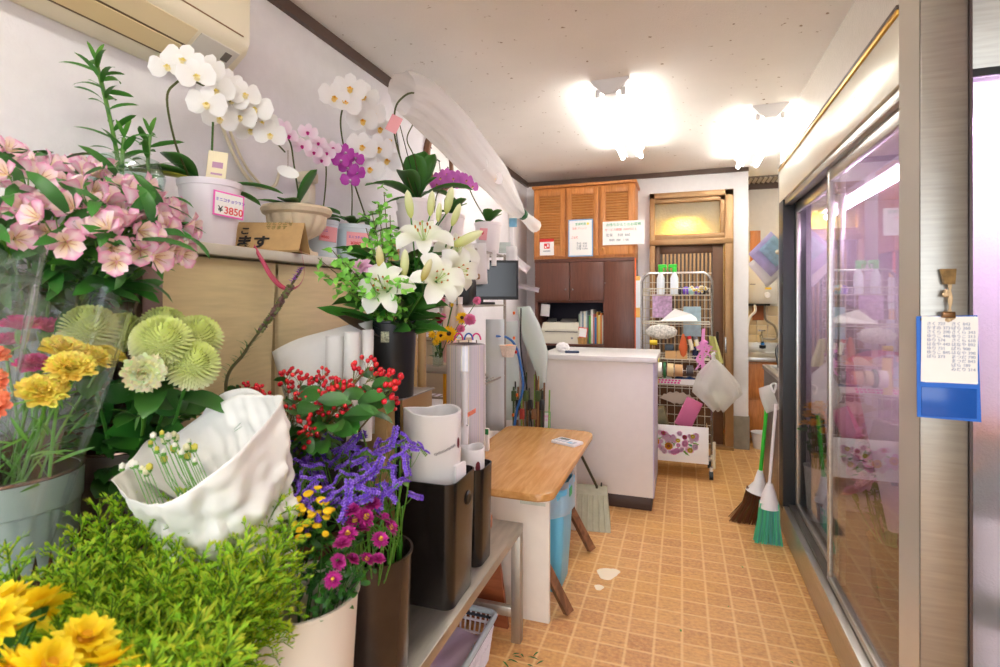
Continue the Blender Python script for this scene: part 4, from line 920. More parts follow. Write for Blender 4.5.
def price_tag(par, p, d, w, h, lines, border=CARD, sheet=PINKC, tilt=0):
    "card stuck on a pot: p its centre in the pot's own frame, d the way it faces"
    z = Vector(d).normalized(); x = Vector((0, 0, 1)).cross(z).normalized(); y = z.cross(x); M_ = Matrix((x, y, z)).transposed().to_4x4(); M_.translation = Vector(p); M_ = M_ @ RZ(tilt)
    b = MB(); b.M = M_; b.box((0, 0, 0), (w, h, .0016)); b.mi = 1; bw = w*.03 if border is sheet else w*.05; b.box((0, 0, .001), (w-2*bw, h-2*bw, .001)); o = b.build('price_card', [border, sheet], par, False)
    for txt, tx, ty, sz, m in lines:
        me = text_mesh(txt, sz, M_ @ TR((tx, ty, .0018)), depth=.0003, bold=sz*.012); me.materials.append(m); put('price_lettering', me, o)
    return o
POTLIL = mat('pale_lilac_pot', (232, 224, 232), .35); POTBLUE = mat('pale_blue_pot', (218, 232, 238), .35); POTW = mat('white_pot', (240, 234, 232), .4)
# 1 large white orchid with the magenta-edged price
c = at(210, 240, x=-1.395); L0 = Vector((c.x, c.y, ZS))
o1 = orchid('white moth orchid in big pale pot with pink-edged ¥3850 card', L0, (.068, .09, .205), [((-.02, -.02, .2), R(-100), .19, .075, .35, -.25, LC0, LC1), ((-.02, -.03, .2), R(-75), .16, .07, .7, .0), ((-.0, -.03, .2), R(-112), .20, .055, .1, -.1, lin(196, 190, 50), LC0), ((.02, .02, .2), R(55), .19, .045, .25, -.3), ((.01, .03, .19), R(80), .15, .04, .1, -.5)], POTLIL)
X = -1.33
s1 = spike(o1, L0, [L0+Vector((-.02, -.05, .2)), at(176, 145, x=-1.36), at(167, 100, x=-1.36), at(175, 84, x=-1.35), at(190, 80, x=X), at(225, 98, x=X), at(262, 128, x=X), at(285, 152, x=X)])
sp = [(168, 66), (184, 60), (196, 75), (207, 70), (216, 90), (207, 103), (226, 82), (232, 100), (244, 94), (220, 118), (240, 116), (255, 108), (250, 130), (262, 122), (270, 134)]
blooms_along(s1, L0, [(at(x, y, x=X+.03*((i % 3)-1)), rnd(.82, .95)) for i, (x, y) in enumerate(sp)], OW, 1.42, .45)
s2 = spike(o1, L0, [L0+Vector((.0, .0, .2)), at(212, 150, x=-1.38), at(213, 122, x=-1.37)], c=lin(70, 110, 40))
b = MB(); b.col = lin(250, 236, 200); b.M = frame(at(217, 166, x=-1.36)-L0, (.8, .6, -.1), (0, 0, 1)); b.box((0, 0, 0), (.055, .09, .0015), None, .0); o = b.build('name_stick', mat('cream_card', (246, 232, 196), .6), o1, False)
b = MB(); b.M = frame(at(217, 168, x=-1.36)-L0, (.8, .6, -.1), (0, 0, 1)); b.bb(-.014, .016, .0, .018, .0008, .0016); b.bb(-.016, .016, -.022, -.016, .0008, .0016); b.build('stick_print', mat('mauve_print', (196, 150, 180), .6), o, False)
price_tag(o1, Vector((.0885, -.012, .128)), (.98, -.2, .02), .098, .075, [('ミニコチョウラン', -.043, .008, .0118, PURINK), ('¥', -.034, -.026, .026, BLKINK), ('3850', -.016, -.028, .031, REDINK)], PINKEDGE, CARD, -.06)
# dracaena in a round glass bowl, upper left
c = at(128, 205, x=-1.42); L0 = Vector((c.x, c.y, 1.561)); 
bb_ = thing('lucky_bamboo', 'slender leafy dracaena stems in a glass bowl at left of the ledge', 'plant', at(128, 205, x=-1.42)); L0 = bb_.location.copy()
tag(MB().bb(-1.56, -1.3, .70, 1.0-.065+.0, 1.43, L0.z-.003, .004).build('box', WHITEP), 'pale box under the glass bowl of dracaena', 'box')
MB().lathe([(0, .0), (.04, .0), (.075, .03), (.085, .075), (.07, .12), (.073, .122), (.088, .076), (.078, .028), (.04, -.003), (0, -.003)], 32).build('glass_bowl', CLEARG, bb_)
MB().lathe([(0, 0), (.04, 0), (.07, .03), (.078, .055), (0, .056)], 24).build('gravel', mat('teal_gravel', (120, 160, 140), .7, noise=.5, nscale=120), bb_, True, (0, 0, .003))
for k, (pts, n) in enumerate((([(118, 192), (117, 155), (108, 110), (102, 85), (96, 62)], 22), ([(122, 190), (122, 165), (124, 138)], 11), ([(150, 188), (148, 160), (150, 135)], 11))):
    P = [at(x, y, x=-1.42+.03*(k % 2))-L0 for x, y in pts]; cv = bez(P, 6); b = MB(); b.col = lin(100, 150, 60); b.tube(cv, .005, 6); stk = b.build('cane', PLANT, bb_)
    b = MB()
    for i in range(n):
        j = int(len(cv)*(.22+.75*i/n)); p = cv[min(j, len(cv)-1)]; a = i*2.5+k
        b.petal(TR(p) @ RZ(a) @ RX(rnd(-.8, .8)), rnd(.06, .10), .016, rnd(.6, 1.1), rnd(-.5, .1), cup=.2, c0=G1, c1=LC1, pk=.35, nu=6)
    b.petal(TR(cv[-1]) @ RZ(2), .07, .014, 1.3, .9, c0=G1, c1=G2, pk=.35, nu=6); b.petal(TR(cv[-1]) @ RZ(5), .05, .012, 1.2, .7, c0=G1, c1=G2, pk=.35, nu=6)
    put('leaves', b.mesh('leaves', PLANT), stk)
# 2 mauve orchid in the fluted urn
c = at(297, 255, x=-1.37); L0 = Vector((c.x, c.y, ZS)); STONE = mat('cream_stone', (222, 204, 174), .6, noise=.08, nscale=20, bump=.2)
u = orchid('pale pink moth orchid in cream fluted pedestal urn', L0, None, [((.0, -.02, .19), R(-60), .16, .07, .1, -.15), ((0, .0, .19), R(20), .16, .085, 1.25, .9), ((.02, .03, .19), R(70), .15, .06, .1, -.2), ((-.01, -.03, .19), R(-85), .17, .04, -.02, -.1), ((0, .04, .19), R(85), .13, .05, .4, -.3)], STONE)
b = MB(); b.lathe([(0, 0), (.075, 0), (.076, .018), (.055, .024), (.034, .05), (.034, .062), (.05, .07)], 40); b.lathe([(.05, .07), (.085, .09), (.106, .12), (.108, .152)], 96, flute=.13, nf=15, zmin=.071, zmax=.145)
b.lathe([(.108, .152), (.122, .16), (.128, .175), (.122, .185), (.105, .186), (.10, .17), (0, .17)], 48); b.build('urn', STONE, u)
MB().lathe([(.1, .17), (.06, .188), (0, .19)], 20).build('moss', SOIL, u)
sp1 = spike(u, L0, [L0+Vector((0, .02, .19)), at(294, 165, x=-1.37), at(291, 145, x=-1.37), at(285, 133, x=-1.36)]); X = -1.35
blooms_along(sp1, L0, [(at(x, y, x=X), 1.2) for x, y in ((288, 136), (302, 146), (281, 128), (308, 132))], OM)
ot = thing('hang_tag', 'small oval white tag dangling by the pale pink orchid', 'tag', at(288, 172, x=-1.36)); MB().lathe([(0, 0), (.04, 0), (.04, .002), (0, .002)], 24, sx=1, sy=.55).build('card', CARD, ot, False, None, (R(80), R(20), R(30)))
MB().cyl((0, 0, .02), (.0, .0, .08), .001, 5).build('string', mat('brown_string', (120, 90, 50), .8), ot)
# 3, 4 small orchids in pale blue pots
c = at(322, 250, x=-1.43); L0 = Vector((c.x, c.y, ZS))
o3 = orchid('purple moth orchid in pale blue pot partly behind the urn', L0, (.052, .068, .17), [((0, 0, .17), R(-60), .13, .055, .5, -.1), ((0, 0, .17), R(10), .11, .06, .6, -.6), ((0, 0, .17), R(90), .12, .05, .4, -.2)], POTBLUE)
sp3 = spike(o3, L0, [L0+Vector((0, 0, .17)), at(326, 180, x=-1.42), at(325, 160, x=-1.41), at(318, 148, x=-1.4)]); blooms_along(sp3, L0, [(at(x, y, x=-1.38), 1.15) for x, y in ((318, 143), (327, 153), (322, 160), (333, 148), (314, 152))], OM)
price_tag(o3, Vector((.058, -.035, .11)), (.8, -.6, .05), .07, .062, [('ミニ', -.026, .008, .012, PURINK), ('¥880', -.028, -.02, .016, REDINK)], PINKC, PINKC, -.1)
c = at(353, 262, x=-1.39); L0 = Vector((c.x, c.y, ZS))
o4 = orchid('deep purple moth orchid in pale blue pot with pink price card', L0, (.062, .082, .17), [((0, 0, .17), R(-70), .15, .06, .5, -.3), ((0, 0, .17), R(10), .1, .06, .7, -.6), ((0, 0, .17), R(100), .18, .055, .6, -.1), ((0, 0, .17), R(60), .16, .055, .8, .1)], POTBLUE)
sp4 = spike(o4, L0, [L0+Vector((0, -.01, .17)), at(352, 190, x=-1.38), at(349, 165, x=-1.37)]); blooms_along(sp4, L0, [(at(x, y, x=-1.36), 1.35) for x, y in ((340, 160), (348, 168), (355, 158), (345, 152), (356, 172), (350, 180))], OP)
price_tag(o4, Vector((.06, -.052, .10)), (.7, -.7, .05), .095, .065, [('ミニコチョウ', -.04, .006, .0125, PURINK), ('¥880', -.03, -.024, .022, REDINK)], PINKC, PINKC, -.04)
# 5 tall white cascade between them
c = at(372, 262, x=-1.45); L0 = Vector((c.x, c.y, ZS))
o5 = orchid('large white moth orchid cascade in a pot behind the lilies', L0, (.06, .075, .16), [((0, 0, .16), R(-60), .16, .06, .8, -.2), ((0, 0, .16), R(60), .2, .06, .6, -.2)], POTW)
sp5 = spike(o5, L0, [L0+Vector((0, 0, .16)), at(350, 170, x=-1.44), at(341, 130, x=-1.43), at(343, 108, x=-1.42), at(352, 100, x=-1.40), at(375, 130, x=-1.38), at(388, 165, x=-1.36)], .004)
blooms_along(sp5, L0, [(at(x, y, x=-1.36+.02*(i % 3)), rnd(1.15, 1.3)) for i, (x, y) in enumerate(((334, 97), (345, 102), (350, 88), (364, 96), (362, 120), (372, 112), (380, 128), (362, 146), (378, 148), (388, 140), (370, 168), (386, 160)))], OY, 1.35, .3)
# 6 the veiled orchid
c = at(416, 262, x=-1.25); L0 = Vector((c.x, c.y, ZS)); ped = .07
tag(MB().lathe([(0, 0), (.09, 0), (.085, .15), (0, .15)], 32).build('plant_stand', WHITEP, None, True, L0), 'white round stand under the veiled orchid pot', 'stand')
L0 = L0+Vector((0, 0, .151))
o6 = orchid('tall orchid with large dark leaves, its cascade veiled in white netting', L0, (.075, .095, .18), [((0, 0, .18), R(-75), .30, .10, .85, -.25), ((0, 0, .18), R(-105), .34, .10, .5, -.4), ((0, 0, .18), R(-40), .25, .12, 1.3, .9), ((0, 0, .18), R(-65), .24, .12, 1.2, .8), ((0, 0, .18), R(-10), .25, .12, 1.25, .9), ((0, 0, .18), R(40), .32, .10, .75, -.25), ((0, 0, .18), R(80), .30, .075, .7, -.2), ((0, 0, .18), R(20), .16, .07, 1.2, .5), ((0, 0, .18), R(-130), .17, .07, .2, -.6)], POTW)
s6 = spike(o6, L0, [L0+Vector((0, 0, .18)), at(398, 150, x=-1.2), at(394, 120, x=-1.2), at(400, 100, x=-1.18), at(420, 95, x=-1.15), at(455, 130, x=-1.1), at(490, 170, x=-1.02), at(515, 208, x=-.96)], .0045)
s7 = spike(o6, L0, [L0+Vector((.02, .02, .18)), at(415, 160, x=-1.2), at(407, 140, x=-1.2), at(413, 124, x=-1.18)], .0032)
b = MB(); b.col = lin(50, 60, 40)
for q in ((.02, 0), (-.02, .01)): b.tube(bez([Vector((q[0], q[1], .18)), at(405, 160, x=-1.21)-L0+Vector((q[0], 0, 0)), at(396, 118, x=-1.2)-L0+Vector((q[0]*.5, 0, 0))]), .0022, 5)
b.build('support_wire', PLANT, o6)
def lerpx(q): return -1.16+(-.96+1.16)*q
axis = [at(408, 98, x=-1.16), at(430, 112, x=-1.14), at(455, 145, x=-1.1), at(478, 170, x=-1.05), at(500, 192, x=-1.0), at(520, 215, x=-.96)]
blooms_along(s6, L0, [(p+Vector((.03, -.07, .02)), 1.25) for p in bez(axis, 3)[3:-3:2]], OY, 1, .2)
vl = thing('veil_sleeve', 'white translucent netting sleeve over an orchid cascade', 'veil'); cv = bez([at(402, 92, x=-1.16), at(420, 100, x=-1.15), at(445, 122, x=-1.12), at(470, 152, x=-1.07), at(495, 180, x=-1.02), at(513, 205, x=-.97), at(522, 214, x=-.95)], 8)
rad = [.09, .115, .122, .12, .10, .06, .03]; n = 96; vs = []; fs = []
for i, p in enumerate(cv):
    q = i/(len(cv)-1)*6; k = min(5, int(q)); r = rad[k]+(rad[k+1]-rad[k])*(q-k)
    t = (cv[min(i+1, len(cv)-1)]-cv[max(i-1, 0)]).normalized(); a = t.cross(Vector((0, 0, 1))).normalized(); bb2 = a.cross(t)
    for j in range(n):
        an = 2*pi*j/n; rr = r*(1+.08*sin(3*an+q*1.3)+.035*sin(7*an+q*1.7)+.022*sin(13*an-q*1.1)+.01*sin(29*an+q*4)); vs.append(p+a*cos(an)*rr*.75+bb2*sin(an)*rr)
for i in range(len(cv)-1):
    for j in range(n): fs.append((i*n+j, i*n+(j+1) % n, (i+1)*n+(j+1) % n, (i+1)*n+j))
MB().add(vs, fs).build('netting', VEIL, vl)
b = MB(); e = cv[-1]; f = at(535, 226, x=-.93); b.tube([e, e.lerp(f, .4), f], [.03, .034, .045], 10, cap=False); b.build('gathered_end', VEIL, vl)
b = MB(); b.tube([e+Vector((0, 0, -.0))-(f-e)*.08, e+(f-e)*.08], .034, 12); b.build('twist_tie', mat('dark_green_tie', (30, 90, 50), .5), vl)
tag(MB().box((0, 0, 0), (.05, .002, .075)).build('pink_tag', PINKC, None, False, at(394, 124, x=-1.19), (0, R(25), R(30))), 'folded pink paper tag hanging on the veiled orchid stem', 'tag')
# clock on the wall
ck = thing('wall_clock', 'round wall clock in brown frame behind the veil', 'clock', (XL+.002, 3.22, 2.33), (0, pi/2, 0))
MB().lathe([(.155, 0), (.2, .0), (.205, .02), (.195, .035), (.17, .035), (.165, .02)], 48).build('clock_frame', mat('brown_frame', (128, 88, 60), .35), ck)
MB().lathe([(0, .01), (.17, .01), (.17, .014), (0, .014)], 40).build('clock_face', CARD, ck, False)
b = MB()
for i in range(12): a = i*pi/6; b.box((cos(a)*.14, sin(a)*.14, .016), (.025, .006, .002), (0, 0, a))
b.build('hour_marks', BLKINK, ck, False); MB().box((.04, .01, .018), (.1, .006, .002), (0, 0, .3)).build('minute_hand', BLKINK, ck, False); MB().box((-.01, -.03, .018), (.008, .08, .002)).build('hour_hand', BLKINK, ck, False)
# cardboard tent sign with ribbon
cs0 = at(255, 243, x=-1.30); t = thing('cardboard_tent', 'folded brown cardboard tent sign lying on the ledge edge', 'sign', (-1.35, 1.455, ZS), (0, 0, R(-66)))
def tri(x0, hw, h): return [(x0, -hw*0, 0)]
yl, yr, hw, hh = -.10, .12, .068, .105
vs = [(hw, yl, .004), (hw, yr, .004), (0, yl, hh), (0, yr, hh), (-hw, yl, .004), (-hw, yr, .004)]
def sheet(name, a, b_, c_, d_, th, m, par):
    a, b_, c_, d_ = map(Vector, (a, b_, c_, d_)); nn = (b_-a).cross(d_-a).normalized()*th
    MBx = MB().add([a, b_, c_, d_, a+nn, b_+nn, c_+nn, d_+nn], [(3, 2, 1, 0), (4, 5, 6, 7), (0, 1, 5, 4), (1, 2, 6, 5), (2, 3, 7, 6), (3, 0, 4, 7)]); return MBx.build(name, m, par, False)
sheet('front_flap', vs[0], vs[1], vs[3], vs[2], .003, KRAFT, t); sheet('back_flap', vs[5], vs[4], vs[2], vs[3], .003, KRAFT, t); sheet('base_flap', vs[4], vs[5], vs[1], vs[0], .003, KRAFT, t)
tn = Vector((hh, 0, hw)).normalized(); M_ = frame(Vector((hw*.93, yl+.01, .015))+tn*.0045, (0, 1, 0), (-hw, 0, hh))
me = text_mesh('こ', .034, M_ @ TR((.005, .055, 0)), bold=.001); me.materials.append(BLKINK); put('sign_lettering', me, t)
me = text_mesh('ます', .055, M_ @ TR((.0, .0, 0)), bold=.0016); me.materials.append(BLKINK); put('sign_lettering', me, t)
me = text_mesh('おとりよせ\nできます', .018, M_ @ TR((.085, .095, 0))); me.materials.append(mat('faded_ink', (150, 140, 84), .8)); put('sign_lettering', me, t)
RIB = plant_mat('satin_ribbon', .3, .1)
b = MB(); b.col = lin(206, 80, 110)
rp = bez([at(254, 246, x=-1.24), at(263, 262, x=-1.22), at(272, 277, x=-1.2), at(284, 288, x=-1.18), at(297, 287, x=-1.18), at(304, 275, x=-1.2), at(302, 255, x=-1.22), at(298, 243, x=-1.25)], 6)
def rfn(u, v): j = min(int(u*(len(rp)-1)), len(rp)-2); p = rp[j].lerp(rp[j+1], u*(len(rp)-1)-j); return p+Vector((.002, .004*sin(u*5), .004))*(v*2-1)*1.3
b.grid(rfn, 50, 1); o = b.build('ribbon', RIB); tag(o, 'rose pink satin ribbon looped down from the cardboard tent sign', 'ribbon'); sm_ = o.modifiers.new('t', 'SOLIDIFY'); sm_.thickness = .0006
# blazing star spike
ls = thing('liatris', 'tall dark liatris spike with purple tip against the cream panel', 'flower'); b = MB(); bt = MB(); cv = bez([at(226, 392, d=1.27), at(245, 352, d=1.32), at(270, 318, d=1.36), at(285, 295, d=1.38), at(301, 270, d=1.4)], 14)
cv = bez([Vector((-.99, 1.02, .92))]+[at(226, 392, d=1.27), at(245, 352, d=1.30), at(270, 318, d=1.33), at(285, 295, d=1.35), at(301, 270, d=1.37)], 14)
b.col = lin(90, 84, 50); b.tube(cv, [.004]*30+[.0032]*(len(cv)-30), 6)
for i in range(16, len(cv)):
    q = i/len(cv); p = cv[i]
    for k in range(5):
        a = rnd(0, 6.28); dv = Vector((cos(a), sin(a), 0))
        if q < .55 and k < 2: b.petal(TR(p) @ RZ(a), rnd(.02, .045), .003, .6, .3, c0=G1, c1=G1, nu=2, nv=1)
        elif q >= .5 and q < .87: b.col = lin(110, 76, 74) if k % 2 else lin(104, 112, 60); b.ball(p+dv*.006, .005, 1, jit=.2)
        elif q >= .87:
            for _ in range(2): bt.petal(TR(p) @ RZ(a+rnd(-1, 1)), rnd(.012, .018), .004, .8, .2, c0=lin(150, 70, 190), c1=lin(186, 110, 220), nu=2, nv=1)
put('spike', b.mesh('spike', PLANT), ls); put('purple_tip', bt.mesh('purple_tip', PETAL), ls)
# ------------------------------------------------------------------ lilies in the black bucket on its stand
BX, BYY = -.905, 1.53
sd = thing('wooden_stand', 'tan cardboard-fronted drawer stand under the black lily bucket', 'stand', (BX-.06, BYY+.06, .482))
MB().bb(-.13, .10, -.08, .12, 0, .595, .003).build('carcass', mat('tan_box', (196, 156, 100), .6, noise=.06), sd); 
for z in (.04, .23, .42): MB().bb(-.12, .05, -.088, -.08, z, z+.16, .002).build('drawer_front', KRAFT, sd)
MB().bb(.085, .101, -.095, -.078, 0, .594, .002).build('black_post', mat('black_metal', (34, 36, 44), .3, .6), sd); MB().bb(.103, .113, -.092, .12, 0, .594, .002).build('brass_strip', mat('brass_strip', (186, 150, 96), .3, .7), sd)
MB().bb(-.14, .118, -.1, .13, .5955, .6, .001).build('top_board', mat('top_grey', (150, 146, 140), .4), sd)
lb = solid_bucket('flower_bucket', 'black bucket of white lilies raised on the tan stand', (BX-.01, BYY, 1.083), .074, .085, .25, BLACKP)
MB().box((.027, -.0795, .20), (.026, .002, .034), (R(-3), 0, R(19))).build('floral_sticker', mat('sticker', (190, 190, 160), .5, noise=.6, nscale=160), lb, False)
LY = m_lily(.105); LB = m_lilybud(); LB2 = m_lilybud(.085, (196, 176, 50))
def lilystem(label, flower_at, buds_at, base, lv=6):
    t = thing('white_lily', label, 'flower', base); L0 = Vector(base); b = MB(); b.col = G1; top = (flower_at+buds_at)[0][0]; mid = L0.lerp(top, .7)+Vector((0, 0, .02))
    b.tube(bez([L0-L0, (mid-L0), top-L0-Vector((0, 0, .02))]), .0035, 6)
    for p, d, *_ in flower_at+buds_at: b.tube(bez([(mid-L0), (mid-L0).lerp(p-L0, .6)+Vector((0, 0, .01)), p-L0]), .0024, 5)
    put('stem', b.mesh('stem', PLANT), t)
    for p, d, k in flower_at: mset(put('flower', LY, t), face(p-L0, d, rnd(0, 2), k))
    for p, d, k, me in buds_at: mset(put('bud', me, t), face(p-L0, d, 0, k))
    sp = []
    for i in range(lv): q = .25+.6*i/lv; o = (mid-L0)*q*1.1; sp.append((tuple(o), rnd(0, 6.28), rnd(.10, .15), .03, rnd(.5, 1), rnd(-.6, .2), GD, [c*rnd(.8, 1.2) for c in G1]))
    put('foliage', leafmesh(sp), t); return t
lbz = Vector((BX, BYY, 1.28)); up = Vector((0, 0, 1))
lilystem('lily stem with the drooping open white bloom lowest at left', [(at(388, 292, d=1.5), (.1, -.6, .25), 1.0)], [(at(404, 278, d=1.52), (.05, 0, 1), .95, LB), (at(381, 270, d=1.5), (-.1, 0, 1), .85, LB2)], lbz+Vector((-.02, -.02, 0)))
lilystem('lily stem with the widest open white bloom near the top', [(at(424, 246, d=1.6), (.2, -.5, .7), 1.1)], [(at(411, 218, d=1.62), (-.15, 0, 1), 1, LB), (at(430, 216, d=1.65), (.1, 0, 1), .9, LB), (at(446, 214, d=1.68), (.25, 0, 1), 1, LB), (at(438, 222, d=1.66), (.1, 0, 1), .7, LB)], lbz+Vector((.01, .01, 0)))
lilystem('lily stem with white bloom and a yellow-green bud pointing right', [(at(455, 256, d=1.75), (.4, -.4, .6), 1.0)], [(at(453, 246, d=1.6), (.85, .2, .42), 1.15, LB), (at(452, 226, d=1.66), (.4, 0, 1), .85, LB)], lbz+Vector((.03, .01, 0)))
lilystem('lily stem with curled white bloom over a mustard bud', [(at(436, 282, d=1.5), (.5, -.5, .2), .95), (at(452, 272, d=1.62), (.7, -.4, .0), .95)], [(at(424, 282, d=1.42), (.3, 0, -1), .0001, LB2), (at(422, 281, d=1.42), (.45, -.1, .85), .8, LB2)], lbz+Vector((.02, -.02, 0)))
fol = thing('lily_foliage', 'glossy dark green lily leaves crowding over the black bucket', 'foliage', lbz); specs = []
for i in range(80):
    a = rnd(-2.9, 1.6); rr = rnd(0, .06); specs.append(((cos(a)*rr, sin(a)*rr, rnd(.0, .24)), a, rnd(.11, .19), rnd(.038, .056), rnd(.2, 1.3), rnd(-.8, .5), GD, [c*rnd(.8, 1.35) for c in G1]))
put('leaves', leafmesh(specs, 'leaves', None, 1.3), fol)
fol = thing('cordyline_leaves', 'long brown-purple and green cordyline leaves fanning left of the lilies', 'foliage', lbz); specs = []
for i in range(16):
    a = pi+YAW+rnd(-1.0, .8); c = lin(112, 84, 76) if i % 3 else G1; specs.append(((0, 0, rnd(-.02, .02)), a, rnd(.18, .28), rnd(.045, .06), rnd(.3, 1.1), rnd(.0, .6), c, [v*rnd(.8, 1.3) for v in (lin(96, 70, 66) if i % 3 else LC1)]))
put('leaves', leafmesh(specs, 'leaves', None, 1.3), fol)
# light green small-leaved sprays
def spray(label, root, pts, n, sz=.020):
    t = thing('leafy_spray', label, 'foliage', root); L0 = Vector(root); b = MB(); bl = MB(); b.col = lin(110, 110, 60)
    for p in pts:
        cv = bez([Vector((0, 0, 0)), (p-L0)*.5+Vector((0, 0, .02)), p-L0], 6); b.tube(cv, .0015, 4)
        for i in range(n):
            q = cv[int(len(cv)*(.35+.62*i/n))]+Vector((rnd(-.035, .035), rnd(-.035, .035), rnd(-.035, .035)))
            for k in range(3 if i % 2 else 2): bl.petal(TR(q) @ RX(rnd(-.3, 1.4)) @ RY(rnd(-.8, .8)) @ RZ(k*2.1+rnd(-.3, .3)), sz*rnd(.8, 1.2), sz*1.15, rnd(-.2, .5), rnd(-.5, .1), c0=lin(110, 184, 66), c1=lin(*random.choice(((140, 212, 80), (116, 190, 66), (160, 224, 96)))), nu=3, nv=2, pk=.6)
    put('twigs', b.mesh('twigs', PLANT), t); tag(put('leaflets', bl.mesh('leaflets', PLANT), t), kind='stuff')
spray('fresh green leafy spray standing upright before the pale blue pot', lbz, [at(378, 204, d=1.6), at(390, 215, d=1.58), at(384, 192, d=1.62), at(372, 212, d=1.6), at(380, 230, d=1.55), at(366, 228, d=1.58)], 16)
spray('fresh green leafy spray spilling left below the orchid ledge', lbz, [at(318, 258, d=1.42), at(332, 250, d=1.45), at(345, 262, d=1.4), at(325, 275, d=1.4), at(350, 280, d=1.4)], 15)
spray('fresh green leafy spray among the lower lilies', lbz, [at(370, 282, d=1.4), at(398, 285, d=1.38), at(378, 275, d=1.4)], 12)
PG = proto('gladiolus_bloom', 'pale pink bloom peeping out below the green spray', 'flower', None, .2, .002, G1, (), [(m_mum(lin(236, 170, 216), lin(244, 200, 232), .03, 2, 8, None, .5), (0, 0, .2), (0, 0, 1), .7)]); aim(PG, lbz, at(362, 268, d=1.5), .2, keep=False)
# ------------------------------------------------------------------ bench: planters, film roll, paper bucket
def sq_ring(b, w, d, z, rr, n=6): 
    return [(x, y, z) for x, y in rounded(-w/2, w/2, -d/2, d/2, rr, n)]
def sq_shell(secs, close_in=True):
    "secs: (w, d, z, corner radius) rings joined; first is capped"
    b = MB(); vs = []; m = None
    for s in secs: r = sq_ring(b, *s); m = len(r); vs += r
    fs = [(i*m+j, i*m+(j+1) % m, (i+1)*m+(j+1) % m, (i+1)*m+j) for i in range(len(secs)-1) for j in range(m)]
    fs += [tuple(range(m))[::-1], tuple((len(secs)-1)*m+j for j in range(m))]
    return b.add(vs, fs)
def sqpot(name, label, loc, w, d, h, m, rot=0, cat='planter'):
    t = thing(name, label, cat, loc, (0, 0, rot)); sq_shell([(w*.9, d*.9, 0, .03), (w*.91, d*.91, .004, .03), (w, d, h, .035), (w-.008, d-.008, h, .033), (w*.88, d*.88, .01, .03)]).build('body', m, t); return t
BB2 = mat('black_brown_plastic', (34, 29, 27), .22, .2, noise=.12, nscale=10)
p1 = sqpot('square_planter', 'large black square planter holding a white vase on the bench', (-.735, 1.50, .481), .205, .2, .375, BB2, .02)
p2 = sqpot('square_planter', 'narrow black square planter just behind the large one', (-.712, 1.735, .481), .13, .14, .335, BB2, .0)
MB().lathe([(0, 0), (.022, 0), (.018, .004), (0, .003)], 16).build('finger_hole', mat('black_hole', (10, 10, 10), .3), p1, True, (.1025, .02, .30), (0, pi/2, 0))
LOGO = mat('maroon_logo', (112, 34, 44), .5)
def vase(label, loc, r, h, rot=0, k=1):
    t = thing('white_vase', label, 'vase', loc, (0, 0, rot)); n = 56; vs = []; fs = []
    def rad(a): return r*(1+.13*cos(2*a)**2*1-.16*math.exp(-((a-2.2)/.28)**2)) 
    prof = [(.86, 0), (.93, .01), (1, h-.01), (1.0, h-.003), (.97, h), (.90, h-.003), (.88, h-.02), (.8, .05)]
    for s, z in prof:
        for j in range(n): a = 2*pi*j/n; q = rad(a)*s; vs.append((cos(a)*q, sin(a)*q*.9, z+(.006*sin(a*2) if z > h*.8 else 0)))
    for i in range(len(prof)-1):
        for j in range(n): fs.append((i*n+j, i*n+(j+1) % n, (i+1)*n+(j+1) % n, (i+1)*n+j))
    fs.append(tuple(range(n))[::-1]); fs.append(tuple((len(prof)-1)*n+j for j in range(n)))
    MB().add(vs, fs).build('vase_body', WHITEP, t); return t
v1 = vase('wide white vase with pinched rim standing in the large black planter', (-.748, 1.50, .60), .086, .455)
v2 = vase('slim white vase with maroon oval mark in the narrow black planter', (-.712, 1.735, .60), .046, .28)
def curvemark(par, ang, r, z, w, h, m, name='logo_mark', n=10):
    b = MB()
    vs = []; 
    for i in range(n):
        q = 2*pi*i/n; a = ang+cos(q)*w/2/r; vs.append((cos(a)*(r+.0015), sin(a)*(r+.0015)*.9, z+sin(q)*h/2))
    return b.add(vs, [tuple(range(n))]).build(name, m, par, False)
curvemark(v1, R(-8), .0955, .36, .014, .034, LOGO); curvemark(v2, R(-40), .0505, .215, .02, .045, LOGO); curvemark(v2, R(-40), .052, .135, .006, .07, GREYINK, 'side_script')
b = MB(); pts = []
for i in range(60): q = i/59; a = R(-62+44*q); rr = .0955; pts.append((cos(a)*rr*1.02, sin(a)*rr*.92, .335+.022*q+.005*sin(i*1.9)))
b.tube(pts, .0007, 4); b.build('script_line', GREYINK, v1)
# packet standing in front of the white vase
tag(sq_shell([(.06, .012, 0, .005), (.06, .012, .10, .005), (.052, .006, .104, .003)]).build('white_packet', WHITEP, None, True, (-.652, 1.50, .79), (0, 0, R(80))), 'thin white flap standing at the right rim of the large black planter', 'packet')
